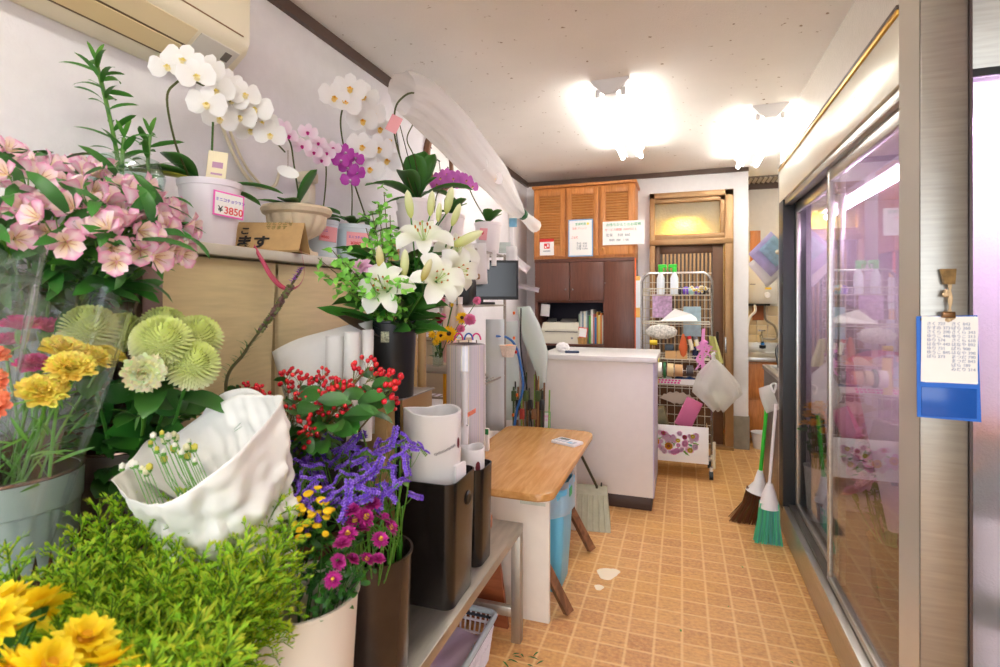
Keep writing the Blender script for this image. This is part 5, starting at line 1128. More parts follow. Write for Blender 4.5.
# cellophane roll on its turned wooden base
rl = thing('film_roll', 'tall silvery roll of clear film standing on a round wooden base', 'roll', (-.83, 1.97, .481))
MB().lathe([(0, 0), (.105, 0), (.108, .006), (.108, .016), (.100, .02), (.108, .024), (.108, .036), (.1, .042), (0, .042)], 48).build('wooden_base', wood_mat('reddish_wood', (168, 92, 54), (196, 120, 76), 5), rl)
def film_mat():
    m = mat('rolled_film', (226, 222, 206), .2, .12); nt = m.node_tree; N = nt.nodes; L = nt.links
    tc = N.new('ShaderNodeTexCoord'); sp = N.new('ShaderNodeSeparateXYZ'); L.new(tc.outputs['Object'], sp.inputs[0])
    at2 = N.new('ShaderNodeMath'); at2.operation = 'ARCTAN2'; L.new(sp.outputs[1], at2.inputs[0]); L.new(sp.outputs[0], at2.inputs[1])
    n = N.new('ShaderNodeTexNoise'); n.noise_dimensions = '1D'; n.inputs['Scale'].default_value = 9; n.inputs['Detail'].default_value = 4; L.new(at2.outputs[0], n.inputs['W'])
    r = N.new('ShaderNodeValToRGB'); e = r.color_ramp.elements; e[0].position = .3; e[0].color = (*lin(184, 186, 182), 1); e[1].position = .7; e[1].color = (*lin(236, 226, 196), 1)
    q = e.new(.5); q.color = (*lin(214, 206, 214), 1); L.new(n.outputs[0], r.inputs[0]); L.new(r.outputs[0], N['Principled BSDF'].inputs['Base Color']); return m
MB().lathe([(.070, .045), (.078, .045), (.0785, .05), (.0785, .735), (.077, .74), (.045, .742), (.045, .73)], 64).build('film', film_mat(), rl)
MB().lathe([(.042, .042), (.045, .742), (.038, .742), (.036, .6), (0, .6)], 32).build('card_core', KRAFT, rl)
MB().lathe([(.05, .7425), (.045, .744), (0, .744)], 24).build('dark_cap', mat('dark_cap', (60, 50, 60), .4), rl)
b = MB(); b.M = RZ(R(-50)); b.grid(lambda u, v: (.0796*cos((v-.5)*.42), .0796*sin((v-.5)*.42), .46+.018*u+.016*v), 2, 6); b.build('red_sticker', mat('red_white_sticker', (240, 120, 90), .5, noise=.5, nscale=60), rl)
SC = mat('magenta_handle', (226, 30, 130), .35)
for i, (dx, c) in enumerate(((-.03, (226, 30, 130)), (.012, (30, 90, 190)), (.045, (226, 30, 130)))):
    t = thing('scissors', ['left magenta handled scissors hooked in the film roll core', 'blue handled scissors between the magenta pairs in the film roll', 'right magenta handled scissors hooked in the film roll core'][i], 'scissors', (-.83+dx*.9, 1.97+dx*.33, 1.228))
    m = mat('handle_%d' % i, c, .35); MB().tube([(cos(a)*.017*.945, cos(a)*.017*.327, .010+sin(a)*.026) for a in [pi*k/10 for k in range(11)]], .0035, 8).build('handle', m, t)
    MB().box((0, 0, -.0), (.004, .002, .02)).build('blade', CHROME, t)
# paddle-shaped white plastic piece leaning on the film roll
pd = thing('white_scoop', 'white plastic long-handled scoop leaning on the film roll', 'scoop', (-.83+.035, 1.85, .82))
MB().lathe([(0, 0), (.022, 0), (.026, .10), (.024, .10), (.02, .004), (0, .004)], 20).build('cup', WHITEP, pd); MB().tube([(0, .02, .08), (-.005, .035, .12), (-.008, .045, .30)], [.012, .012, .016], 10).build('handle', WHITEP, pd)
# black round bucket with wrapping paper
wb = solid_bucket('paper_bucket', 'black round bucket stuffed with sheets of white wrapping paper', (-1.02, 1.30, .752), .12, .135, .275, BLACKP)
def psheet(label, f, nu=8, nv=14, grp='sheets of white wrapping paper in the black bucket'):
    o = MB().grid(f, nu, nv).build('wrapping_paper', WHITEPAPER); s = o.modifiers.new('t', 'SOLIDIFY'); s.thickness = .0008; return tag(o, label, 'paper', grp)
A0, B0 = at(284, 395, d=1.48), at(376, 430, d=1.62)
tl, tr, bl, br = at(272, 352, d=1.55), at(373, 320, d=1.66), at(300, 450, d=1.5), at(370, 440, d=1.60)
def f1(u, v, o=0):
    top = tl.lerp(tr, v)+Vector((0, 0, .012*sin(min(1, v*3)*pi/2)*(1-v)*1.3)); bot = bl.lerp(br, v); return top.lerp(bot, u)+Vector((-FV.x, -FV.y, 0))*(.012*sin(v*9+o)+.03*sin(v*pi))+Vector((0, 0, 0))
psheet('front sheet of white wrapping paper curling up from the black bucket', lambda u, v: f1(u, v), grp=None)
psheet('back sheet of white wrapping paper in the black bucket, showing at the top edge', lambda u, v: f1(u, v, 1)+FV*.05+Vector((0, 0, .006)), grp=None)
for i, (x, y, r) in enumerate(((352, 332, .022), (335, 336, .026), (368, 330, .017))):
    p = at(x, y, d=1.5+.02*i); q = at(x-2, 440, d=1.5+.02*i)
    tag(MB().tube([q, p], r, 20, cap=False).build('paper_roll', WHITEPAPER), ['middle upright roll of white paper in the black bucket', 'widest upright roll of white paper in the black bucket', 'thin upright roll of white paper at the right side of the black bucket'][i], 'paper roll')
# basket under the bench
bs = thing('storage_basket', 'grey plastic slotted basket with lilac cloth under the bench', 'basket', (-.835, 1.74, .0), (0, 0, 0))
BG = mat('blue_grey_plastic', (176, 190, 192), .4); b = MB(); w, d, h = .28, .44, .16
ring_ = rounded(-w/2, w/2, -d/2, d/2, .03, 5); n = len(ring_)
for k in range(n):
    x, y = ring_[k]; x2, y2 = ring_[(k+1) % n]; L_ = math.hypot(x2-x, y2-y); m_ = max(1, int(L_/.022))
    for j in range(m_): q = (j+.5)/m_; b.tube([(x*.86+(x2-x)*.86*q, y*.9+(y2-y)*.9*q, .0), (x+(x2-x)*q, y+(y2-y)*q, h)], .004, 4)
for z, k in ((.004, .87), (.075, .93), (.12, .97)): b.tube([(x*k, y*k, z) for x, y in ring_]+[(ring_[0][0]*k, ring_[0][1]*k, z)], .005, 5)
b.build('slotted_sides', mat('white_lattice', (226, 220, 226), .4), bs); MB().tube([(x*1.01, y*1.01, h) for x, y in ring_]+[(ring_[0][0]*1.01, ring_[0][1]*1.01, h)], .011, 8).build('rim', BG, bs)
MB().tube([(x*.985, y*.985, h-.02) for x, y in ring_]+[(ring_[0][0]*.985, ring_[0][1]*.985, h-.02)], .006, 6).build('dark_band', mat('navy_band', (40, 46, 60), .5), bs)
MB().bb(-w*.42, w*.42, -d*.44, d*.44, .001, .006).build('base', BG, bs)
MB().grid(lambda u, v: (-.105+.21*u, -.17+.34*v, .085+.02*sin(u*5)*sin(v*7)+.02*u), 14, 18).build('folded_cloth', mat('lilac_cloth', (206, 188, 204), .9, bump=.2, bscale=60), bs)
b = MB()
tag(MB().add([(-1.15, 2.12, .0), (-.70, 2.12, 0), (-.76, 2.12, .44), (-1.15, 2.12, .44), (-1.15, 2.14, .0), (-.70, 2.14, 0), (-.76, 2.14, .44), (-1.15, 2.14, .44)], [(0, 1, 2, 3), (7, 6, 5, 4), (1, 5, 6, 2), (0, 3, 7, 4), (3, 2, 6, 7), (0, 4, 5, 1)]).build('red_board', wood_mat('red_brown_ply', (136, 70, 38), (160, 90, 52), 4)), 'reddish brown board standing behind the bench under the worktable', 'board')
for i in range(14): x, y = rnd(-.62, -.50), rnd(1.86, 2.0); b.petal(TR((x, y, .003)) @ RZ(rnd(0, 6)), rnd(.02, .05), .008, rnd(0, .4), -.1, c0=GD, c1=G1, nu=3)
tag(b.build('leaf_scraps', PLANT), 'green leaf scraps on the floor by the bench leg', 'leaves', kind='stuff')
for i, (x, y, s) in enumerate(((681, 632, .02), (693, 533, .012), (743, 568, .018), (729, 606, .012), (790, 661, .014))):
    p = at(x, y, z=.003); b = MB(); b.petal(TR(p) @ RZ(rnd(0, 6)), s, s*.5, .2, -.2, c0=G1, c1=G2, nu=3); tag(b.build('fallen_leaf', PLANT), 'small green leaf fragment lying on the open aisle floor', 'leaf', 'leaf fragments on the aisle floor')
b = MB(); p = at(607, 574, z=.0012)
for dx, dy, r in ((0, 0, .05), (.03, .03, .03), (-.02, -.14, .022)): b.add([(p.x+dx+r*cos(a)*(1+.2*sin(3*a)), p.y+dy+r*1.2*sin(a), .0012+r*.01) for a in [k*pi/9 for k in range(18)]], [tuple(range(18))])
tag(b.build('floor_stain', mat('white_scuff', (250, 236, 206), .6), None, False), 'white scuffed patch worn in the vinyl floor near the table', 'stain')
# ------------------------------------------------------------------ on and under the worktable
ca = thing('calculator', 'white pocket calculator lying on the wooden worktable', 'calculator', (-.62, 2.96, .5825), (0, 0, R(-24)))
ca.scale = (1.35, 1.35, 1.2)
sq_shell([(.12, .075, 0, .008), (.12, .075, .008, .008), (.115, .07, .011, .006)]).build('case', WHITEP, ca); MB().bb(-.05, .0, .008, .028, .011, .012).build('display', mat('lcd_grey', (110, 122, 112), .2), ca)
b = MB()
for i in range(5):
    for j in range(3): b.bb(-.052+i*.011*2, -.038+i*.011*2, -.03+j*.012, -.022+j*.012, .011, .0128)
b.build('keypad', mat('grey_keys', (196, 200, 206), .5), ca); MB().bb(.02, .04, -.028, -.016, .011, .0135).build('cyan_key', mat('cyan_key', (120, 200, 230), .4), ca)
tag(MB().lathe([(0, 0), (.052, 0), (.054, .006), (.054, .022), (.05, .028), (0, .028)], 32).build('wooden_disc', wood_mat('red_disc_wood', (160, 84, 46), (190, 110, 66)), None, True, (-1.06, 2.36, .583)), 'reddish round wooden block on the left of the worktable', 'block')
tr_ = thing('waste_bin', 'light blue plastic bin with clear bag under the worktable', 'bin', (-.64, 2.56, 0))
sq_shell([(.17, .2, 0, .03), (.18, .21, .01, .03), (.205, .24, .2, .035), (.23, .265, .47, .04), (.245, .28, .475, .04), (.245, .28, .50, .04), (.22, .255, .50, .035), (.17, .2, .02, .03)]).build('bin_body', BLUEP, tr_)
b = MB()
def bagfn(u, v): a = 2*pi*v; r = .145+.006*sin(a*9)+.01*u; sq = 1/max(abs(cos(a)), abs(sin(a)))**.6; return (cos(a)*r*.86*sq, sin(a)*r*.98*sq, .525-.15*u+.006*sin(a*7))
MB().grid(bagfn, 5, 60).build('bag_liner', BAGM, tr_); MB().box((.128, -.03, .47), (.003, .05, .04)).build('green_label', mat('green_label', (60, 170, 90), .5), tr_, False)
du = thing('dustpan', 'greyish green long-handled dustpan leaning against the counter', 'dustpan', (-.56, 3.30, 0), (0, 0, R(8)))
DG = mat('olive_grey_plastic', (172, 170, 142), .5, noise=.1)
b = MB(); sec = [(-.15, -.11, .004), (-.14, -.0, .03), (-.10, .10, .16), (-.05, .13, .21)]
vs = [(-.14, -.13, .002), (.14, -.13, .002), (.14, .12, .002), (-.14, .12, .002), (-.12, .02, .17), (.12, .02, .17), (.12, .12, .2), (-.12, .12, .2)]
b.add(vs, [(0, 3, 2, 1), (0, 1, 5, 4), (1, 2, 6, 5), (3, 0, 4, 7), (2, 3, 7, 6), (4, 5, 6, 7)])
for i in range(7): x = -.108+i*.036; b.tube([(x, -.127, .012), (x*.9, .015, .168)], .006, 5)
b.build('pan', DG, du, False); MB().tube([(.05, .1, .03), (.055, .09, .2), (-.11, .02, .55)], .009, 8).build('handle', mat('dark_olive_rod', (74, 70, 50), .4, .3), du); MB().tube([(.075, .11, .12), (.085, .11, .22)], .005, 6).build('hinge', BLACKP, du)
# ------------------------------------------------------------------ wire rack and its clutter behind the film roll
rk = thing('wire_rack', 'grey metal wire rack with three shelves behind the film roll', 'rack', (-1.33, 2.85, 0))
b = MB()
for x in (-.22, .22):
    for y in (-.42, .45): MB().cyl((x, y, .0), (x, y, 1.70), .0095, 10).build('post', mat('grey_rack_post', (170, 162, 150), .4, .5) if (x < 0 and y < 0) else MATS['grey_rack_post'], rk)
for z in (.9, 1.365, 1.69):
    b = MB()
    for y in (-.42, .45): b.cyl((-.22, y, z), (.22, y, z), .006, 6)
    for x in (-.22, .22): b.cyl((x, -.42, z), (x, .45, z), .006, 6)
    for i in range(12): b.cyl((-.22+.04*i, -.42, z), (-.22+.04*i, .45, z), .003, 5)
    b.build('shelf', MATS['grey_rack_post'], rk)
# monitor on the middle shelf
mo = thing('monitor', 'black monitor standing on the wire rack behind white notes', 'monitor', (-1.20, 3.05, 1.372), (0, 0, R(24)))
sq_shell([(.50, .035, .03, .008), (.50, .035, .275, .008)]).build('screen_housing', BLACKP, mo); MB().bb(-.235, .235, -.02, -.0178, .05, .26).build('screen', mat('dark_screen', (22, 24, 30), .15), mo, False)
MB().box((0, 0, .008), (.2, .13, .014), None, .004).build('foot', BLACKP, mo); MB().box((0, .0, .025), (.06, .03, .03)).build('neck', BLACKP, mo)
tag(MB().box((0, 0, .075), (.2, .22, .15), None, .02).build('speaker_box', BLACKP, None, True, (-1.19, 2.68, 1.372), (0, 0, .2)), 'black box beside the monitor on the wire rack', 'box')
# white orchid pots on top shelf
PG0 = ((0, 0, .2), R(-10), .13, .085, 1.0, .3), ((0, 0, .2), R(-70), .12, .07, 1.1, .4), ((0, 0, .2), R(60), .13, .08, .8, .3), ((.0, 0, .2), R(170), .1, .07, .5, -.3)
L0 = Vector((-1.18, 3.17, 1.694)); o7 = orchid('small leafy orchid in white pot with pink card on the wire rack', L0, (.065, .088, .20), PG0, POTW)
price_tag(o7, Vector((-.0, -.088, .12)), (.1, -1, .05), .05, .075, [('¥', -.012, -.005, .03, REDINK)], PINKC, PINKC, -.1)
s_ = spike(o7, L0, [L0+Vector((0, 0, .2)), at(470, 190, y=3.05), at(466, 160, y=3.0)], .004)
L0 = Vector((-1.25, 2.75, 1.694)); o8 = orchid('white pot with orchid leaves, left one on the wire rack', L0, (.06, .08, .19), PG0, POTW)
L0 = Vector((-1.38, 2.52, 1.694)); o9 = orchid('lilac-pink orchid seen under the veil on the wire rack', L0, (.06, .08, .18), (((0, 0, .18), R(-60), .14, .06, .6, -.1),), POTW)
s9 = spike(o9, L0, [L0+Vector((0, 0, .18)), at(432, 215, y=2.52), at(440, 190, y=2.5), at(470, 188, y=2.6)], .003)
blooms_along(s9, L0, [(at(x, y, y=2.5+.01*i), 1.25) for i, (x, y) in enumerate(((440, 178), (447, 184), (453, 178), (460, 184), (466, 180), (447, 174), (472, 186), (458, 176), (436, 184)))], OL)
# note papers clipped along the shelf
def note(label, c, w, h, tilt=0, yaw=None, curl=.02, m=CARD, cat='paper', grp=None, thk=.001):
    M_ = frame(c, Vector((cos((YAW if yaw is None else yaw)), sin((YAW if yaw is None else yaw)), 0)), (0, 0, 1)) @ RZ(tilt)
    b = MB(); b.M = M_; b.grid(lambda u, v: (w*(v-.5), h*(u-.5), curl*(u-.5)**2*4), 6, 3)
    o = b.build('note_paper', m); s = o.modifiers.new('t', 'SOLIDIFY'); s.thickness = thk; return tag(o, label, cat, grp)
note('long off-white cloth strip hanging left of the monitor on the wire rack', at(479, 264, x=-1.10), .09, .235, .04, m=WHITEPAPER)
note('narrow white strip clipped to the wire rack shelf', at(488, 262, x=-1.10), .018, .09)
note('broad white card clipped to the wire rack shelf', at(494, 258, x=-1.10), .032, .1)
note('pale green sheet hanging on the wire rack above the monitor', at(503, 248, x=-1.11), .10, .07, .0, m=THINSHEET)
note('white sheet pinned at the right end of the wire rack', at(512, 262, y=3.25), .07, .2, .05)
note('white slip sticking out at an angle right of the wire rack', at(520, 264, y=3.3), .14, .05, -.65)
note('creased grey paper jutting out below the angled slip', at(524, 287, y=3.3), .2, .03, -.22, m=mat('greyish_paper', (206, 200, 200), .7))
note('tall white note hanging beside the small orchid pot', at(511, 225, y=3.3), .035, .32, .03)
note('small light blue card under the veil tip', at(513, 223, y=3.2), .05, .055, .0, m=mat('light_blue_card', (140, 200, 226), .6))
# large thin sheet hanging
def hs(u, v):
    l = [(517, 307), (523, 340), (536, 372), (540, 390)]; r_ = [(530, 306), (540, 325), (548, 352), (546, 385)]
    k = u*3; i = min(2, int(k)); f = k-i
    a = Vector(l[i]).lerp(Vector(l[i+1]), f); c = Vector(r_[i]).lerp(Vector(r_[i+1]), f); p = a.lerp(c, v); return at(p.x, p.y, y=3.42-.03*sin(v*pi)+.02*u)
o = MB().grid(hs, 12, 6).build('foam_sheet', THINSHEET); s = o.modifiers.new('t', 'SOLIDIFY'); s.thickness = .001; tag(o, 'large pale translucent packing sheet hanging in front of the counter', 'sheet')
note('tall pale sheet curling behind the woven basket', at(507, 370, y=3.38), .16, .66, .03, m=THINSHEET, curl=.04)
note('tall blue-grey panel hanging beside the rack', at(495, 375, y=3.2), .12, .72, .0, m=mat('blue_grey_panel', (206, 214, 212), .5), curl=.0)
# blue hose and cable
tag(MB().tube(bez([at(496, 336, y=3.2), at(508, 338, y=3.25), at(517, 350, y=3.3), at(523, 385, y=3.3), at(517, 410, y=3.3), at(514, 428, y=3.3)]), .008, 8).build('hose', mat('blue_hose', (50, 110, 180), .4)), 'blue hose hanging behind the worktable', 'hose')
tag(MB().tube(bez([at(521, 308, y=3.33), at(521, 350, y=3.33), at(528, 395, y=3.33), at(532, 428, y=3.33)]), .005, 6).build('black_cable', BLACKP), 'black cable hanging beside the blue hose', 'cable')
OR = mat('orange_clip', (250, 120, 40), .5)
for i, (x, y) in enumerate(((514, 313), (514, 338), (516, 352), (517, 395), (513, 415))):
    tag(MB().box((0, 0, 0), (.014, .014, .02), None, .003).build('clip', OR if i != 2 else REDINK, None, True, at(x, y, y=3.29)), 'small bright clip on the cord behind the worktable', 'clip', 'orange and red clips along the hanging cord')
bk = thing('tissue_basket', 'small white woven basket with orange scraps beside the rack', 'basket', at(508, 357, y=3.15)); 
MB().lathe([(0, 0), (.035, 0), (.055, .07), (.058, .075), (.05, .07), (.03, .006)], 20, sx=1, sy=.8).build('basket_body', mat('woven_white', (238, 226, 210), .8, noise=.1, nscale=90, bump=.6, bscale=120), bk); MB().ball((.01, 0, .068), .028, 2, (1.1, 1, .5), jit=.1).build('orange_scraps', mat('peach_scrap', (250, 180, 130), .8), bk)
# carton shelf and packets right of the film roll
cx = thing('cream_carton', 'cream carton on the rack shelf right of the film roll', 'carton', (-1.24, 2.62, .907))
MB().bb(-.13, .12, -.12, .13, 0, .275, .003).build('carton_body', mat('cream_carton', (224, 214, 188), .6), cx); MB().bb(-.135, .125, -.125, .135, .275, .283, .001).build('lid_sheet', mat('card_lid', (190, 176, 150), .6), cx)
note('magazine stack of pale printed sheets lying on the cream carton', (-1.22, 2.60, 1.23), .16, .08, 0, m=mat('printed_sheet', (200, 216, 220), .5, noise=.3, nscale=40))
pk = tag(MB().box((0, 0, 0), (.03, .02, .10), (0, R(-25), 0), .006).build('tape_packet', CREAMP, None, True, (-1.10, 2.60, 1.115)), 'small cream packet tucked on the front of the carton', 'packet')
pk = thing('seed_packet', 'red white and green packet standing under the rack shelf', 'packet', (-1.03, 2.66, .645)); MB().bb(-.045, .045, -.012, .012, -.06, .06, .004).build('packet_body', CARD, pk); MB().bb(-.046, .046, -.013, -.0122, .03, .06).build('green_band', mat('green_band', (40, 150, 80), .5), pk, False); MB().lathe([(0, 0), (.025, 0)], 14).build('red_mark', REDINK, pk, False, (0, -.0135, -.01), (pi/2, 0, 0))
tag(MB().box((0, 0, 0), (.14, .1, .4), None, .004).build('kraft_box', KRAFT, None, True, (-1.2, 2.55, .20)), 'brown box standing on the floor below the rack', 'box')
# bundled supplies behind the table
random.seed(5)
DK = [mat('stalk_%d' % i, c, .5, noise=.2) for i, c in enumerate(((70, 90, 50), (120, 84, 50), (50, 54, 50), (130, 170, 60), (160, 120, 70)))]
for i in range(14):
    x = 513+i*2.6; tag(MB().tube([(lambda q: Vector((q.x, q.y, .004)))(at(x, 436, y=3.34+.02*(i % 3))), at(x+rnd(-3, 3), rnd(372, 392), y=3.36+.02*(i % 3))], rnd(.004, .008), 6).build('garden_stake', DK[i % 5]), 'thin stake in the bundle standing between worktable and counter', 'stake', 'stakes bundled behind the worktable')
for i in range(8):
    x = 514+i*4; tag(MB().box((0, 0, 0), (.035, .02, .07), (0, 0, rnd(-.3, .3)), .006).build('wire_spool', [DK[0], BLACKP, mat('sp_red', (170, 60, 50), .5) if i == 2 else DK[1]][i % 3], None, True, at(x, 396+(i % 3)*9, y=3.31)), 'small dark packet hung among the stakes behind the worktable', 'packet', 'dark packets hung among the stakes')
pc = thing('price_sign', 'small green-edged price card standing behind the worktable', 'sign', at(546, 420, y=3.40), (0, 0, YAW-.1)); MB().bb(-.03, .03, 0, .002, -.055, .055).build('card', mat('green_card', (60, 170, 90), .5), pc, False); MB().bb(-.026, .026, -.0015, 0, -.05, .05).build('sheet', CARD, pc, False); scribble(pc, '特価\n110', onfront(-.022, .015, -.0025), .022, PINKEDGE)
# sunflower arrangement in a glass and a pink vase
vz = thing('glass_vase', 'clear glass vase holding the sunflower bunch on the shelf', 'vase', at(438, 366, y=2.2)); MB().lathe([(0, 0), (.025, 0), (.03, .15), (.028, .15), (.022, .005), (0, .005)], 24).build('glass_body', CLEARG, vz)
MB().tube([(0, 0, .01), (.0, 0, .15)], .018, 8).build('stems_inside', PLANT, vz) if False else None
vq = thing('pink_vase', 'pale pink vase right of the glass vase with sunflowers', 'vase', at(449, 362, y=2.2)); MB().lathe([(0, 0), (.025, 0), (.038, .13), (.036, .13), (.02, .005), (0, .005)], 24).build('vase_body', mat('pink_ceramic', (236, 190, 190), .4), vq)
tag(MB().bb(-1.2, -.98, 2.1, 2.3, 1.075, 1.087, .002).build('glass_shelf', MATS['grey_rack_post']), 'grey shelf under the vases of sunflowers', 'shelf')
SF = m_mum(lin(250, 190, 20), lin(255, 216, 30), .036, 2, 17, lin(70, 44, 20), .28); PK = m_carnation(lin(240, 110, 170), lin(250, 150, 196), .026, 34); DRC = m_carnation(lin(120, 10, 40), lin(150, 16, 50), .026, 34); YS = m_mum(lin(240, 190, 20), lin(252, 220, 60), .02, 3, 12)
vb = at(440, 358, y=2.2)
for me, nm, spots, lab in ((SF, 'sunflower', ((449, 334, 1.1), (462, 318, .85), (441, 336, .8)), None), (PK, 'pink_carnation', ((440, 301, .9), (470, 320, 1), (477, 301, .7), (443, 317, .6), (461, 329, .7)), 'pink carnation in the sunflower arrangement'), (DRC, 'red_carnation', ((438, 319, 1),), 'single dark red carnation in the sunflower arrangement'), (YS, 'yellow_spray_flower', ((431, 322, .8), (432, 335, 1), (436, 342, 1), (452, 305, .5), (454, 300, .5), (430, 330, .7)), 'small yellow spray flower in the sunflower arrangement')):
    for i, (x, y, k) in enumerate(spots):
        p = at(x, y, y=2.12); lb_ = lab or ['largest sunflower facing forward over the pink vase', 'small sunflower with dark eye beside the pink carnation', 'sunflower half hidden at left of the largest one'][i]
        t = thing(nm, lb_, 'flower', vb, group=(lab and len(spots) > 1 and lab.replace('flower', 'flowers').replace('carnation', 'carnations')) or None)
        b = MB(); b.col = G1; b.tube(bez([(0, 0, 0), (p-vb)*.6+Vector((0, 0, -.0)), p-vb]), .0016, 5); put('stem', b.mesh('stem', PLANT), t); mset(put('flower', me, t), face(p-vb, (.35, -.9, .3), rnd(0, 6), k))
b = MB()
for i in range(22): b.petal(TR(vb+Vector((rnd(-.03, .03), rnd(-.03, .03), rnd(-.02, .12)))) @ RZ(rnd(0, 6)), rnd(.03, .06), .016, rnd(.2, 1.2), .0, c0=GD, c1=G1, nu=3)
tag(b.build('foliage', PLANT), 'green leaves under the sunflower arrangement', 'foliage')
# bottles behind
for i, (x, z) in enumerate(((447, 1.395), (454, 1.395), (460, 1.395))):
    p = at(x, 300, y=2.42); t = thing('spray_bottle', ['leftmost', 'middle', 'rightmost'][i]+' pale plastic bottle in the trio behind the lilies', 'bottle', (p.x, p.y, 1.25)); MB().lathe([(0, 0), (.024, 0), (.025, .09), (.012, .12), (.012, .15), (0, .15)], 20).build('bottle_body', mat('beige_plastic', (222, 206, 192), .35) if i == 0 else MATS['beige_plastic'], t); MB().lathe([(.013, .13), (.014, .165), (0, .165)], 14).build('cap', WHITEP, t)
tag(MB().bb(-1.4, -1.06, 2.36, 2.5, 1.235, 1.248, .002).build('narrow_shelf', WHITEP), 'narrow white shelf carrying three pale bottles', 'shelf')
tag(MB().box((0, 0, 0), (.19, .04, .03), None, .008).build('wooden_bar', wood_mat('worn_handle', (150, 110, 76), (200, 170, 136), 6), None, True, at(462, 276, x=-1.09), (0, R(2), YAW)), 'short worn wooden bar sticking out right of the lilies', 'bar')
# rolls of wrapping paper standing behind the bucket
for i, (x, ytop, y, r, m, lab) in enumerate(((394, 240, 1.95, .022, KRAFT, 'brown kraft'), (404, 262, 1.9, .02, CREAMP, 'cream'), (413, 312, 1.85, .016, mat('corrugated_tan', (206, 176, 116), .7, noise=.1, nscale=60), 'corrugated tan'), (422, 320, 2.0, .018, mat('gold_paper', (196, 168, 120), .4, .3), 'dull gold'), (456, 358, 2.12, .014, mat('magenta_paper', (226, 60, 150), .5), 'magenta'), (447, 372, 2.14, .018, mat('yellow_paper', (246, 186, 40), .5), 'orange-yellow'), (452, 352, 2.22, .014, mat('pink_dots', (222, 140, 160), .5, noise=.3, nscale=80), 'dusty pink'))):
    p = at(x, ytop, y=y); t = thing('wrapping_roll', lab+' roll of wrapping paper standing behind the black lily bucket' if i < 4 else lab+' wrapping roll standing left of the film roll', 'paper roll', (p.x, p.y, .482 if p.y < 2.06 else 0)); h = p.z-t.location.z
    MB().lathe([(r*.5, 0), (r, 0), (r, h), (r*.55, h), (r*.5, h-.02)], 24).build('paper', m, t); MB().lathe([(r*.5, .0), (r*.5, h), (r*.42, h), (r*.42, 0)], 16).build('core', KRAFT, t)
# ------------------------------------------------------------------ counter, printer niche
cr = tag(MB().ball((0, 0, .035), .05, 3, (1, .9, .7), jit=.09).build('crumpled_tissue', WHITEPAPER, None, False, (-.82, 3.76, 1.022)), 'crumpled white tissue on the counter top', 'tissue')
tag(MB().box((0, 0, .008), (.10, .04, .016), None, .005).build('stapler', mat('blue_black', (50, 66, 92), .4), None, True, (-.74, 3.70, 1.023), (0, 0, .3)), 'dark blue stapler lying beside the tissue on the counter', 'stapler')
pr = thing('printer', 'cream multifunction printer in the dark cupboard niche', 'printer', (-1.13, 5.17, .976))
pr.scale = (.95, 1, 1.35)
b = MB(); CP = mat('printer_cream', (226, 222, 204), .4); sq_shell([(.40, .28, 0, .01), (.40, .28, .07, .01)]).build('base', CP, pr); sq_shell([(.41, .29, .072, .012), (.41, .29, .10, .012)]).build('mid_tray', CP, pr); sq_shell([(.39, .27, .102, .012), (.37, .24, .15, .02)]).build('scanner_top', CP, pr)
MB().box((.02, -.14, .085), (.34, .02, .006)).build('slot', mat('dark_slot', (60, 58, 54), .5), pr); MB().box((.06, .0, .155), (.16, .14, .01), (R(12), 0, 0)).build('grille', mat('grey_grille', (140, 136, 128), .5), pr); MB().box((-.11, -.02, .16), (.09, .09, .02), (R(14), 0, 0), .004).build('control_pad', mat('pad_grey', (90, 90, 84), .4), pr); MB().box((.13, -.1415, .04), (.02, .003, .012)).build('power_button', GREYINK, pr)
random.seed(3)
cols = ((150, 170, 150), (210, 214, 210), (120, 150, 170), (236, 232, 214), (180, 196, 200), (96, 120, 110), (90, 190, 60), (240, 236, 226), (200, 120, 120), (60, 130, 190), (226, 170, 60), (240, 220, 130), (236, 140, 60), (230, 226, 210), (150, 110, 90))
names = ('sage green', 'light grey', 'slate blue', 'ivory', 'pale blue-grey', 'dark green', 'bright green', 'white', 'dusty red', 'strong blue', 'ochre', 'pale yellow', 'orange', 'cream', 'brown')
x = -.955
for i, c in enumerate(cols):
    w = (.014, .018, .012, .02)[i % 4]; h = rnd(.27, .34) if i < 9 else rnd(.24, .31)
    t = thing('file_binder', names[i]+' file in the row right of the printer', 'binder', (x, 5.1, .976), group='files in the cupboard niche'); MB().bb(0, w, 0, .2, 0, h, .002).build('cover', mat('cover_%d' % i, c, .6), t); MB().bb(.002, w-.002, .004, .198, h, h+.002).build('pages', CARD, t); x += w+.0015
bs2 = thing('letter_tray', 'small wicker letter holder with red-framed picture in the niche', 'basket', (-.905, 5.045, .976)); MB().lathe([(0, 0), (.05, 0), (.062, .065), (.058, .065), (.045, .006)], 4).build('wicker', mat('wicker', (190, 146, 84), .7, noise=.3, nscale=60), bs2, False, (0, 0, 0), (0, 0, pi/4)) 
MB().box((0, 0, .11), (.09, .004, .1), (R(-6), R(6), 0)).build('red_frame', mat('red_frame', (226, 60, 50), .5), bs2, False); MB().box((0, -.003, .11), (.074, .003, .084), (R(-6), R(6), 0)).build('picture_card', CARD, bs2, False)
tag(MB().box((0, 0, 0), (.09, .012, .12), (0, R(5), 0), .004).build('glove', WHITEPAPER, None, True, (-1.28, 5.06, 1.30)), 'white work gloves hanging at the left of the printer niche', 'gloves')
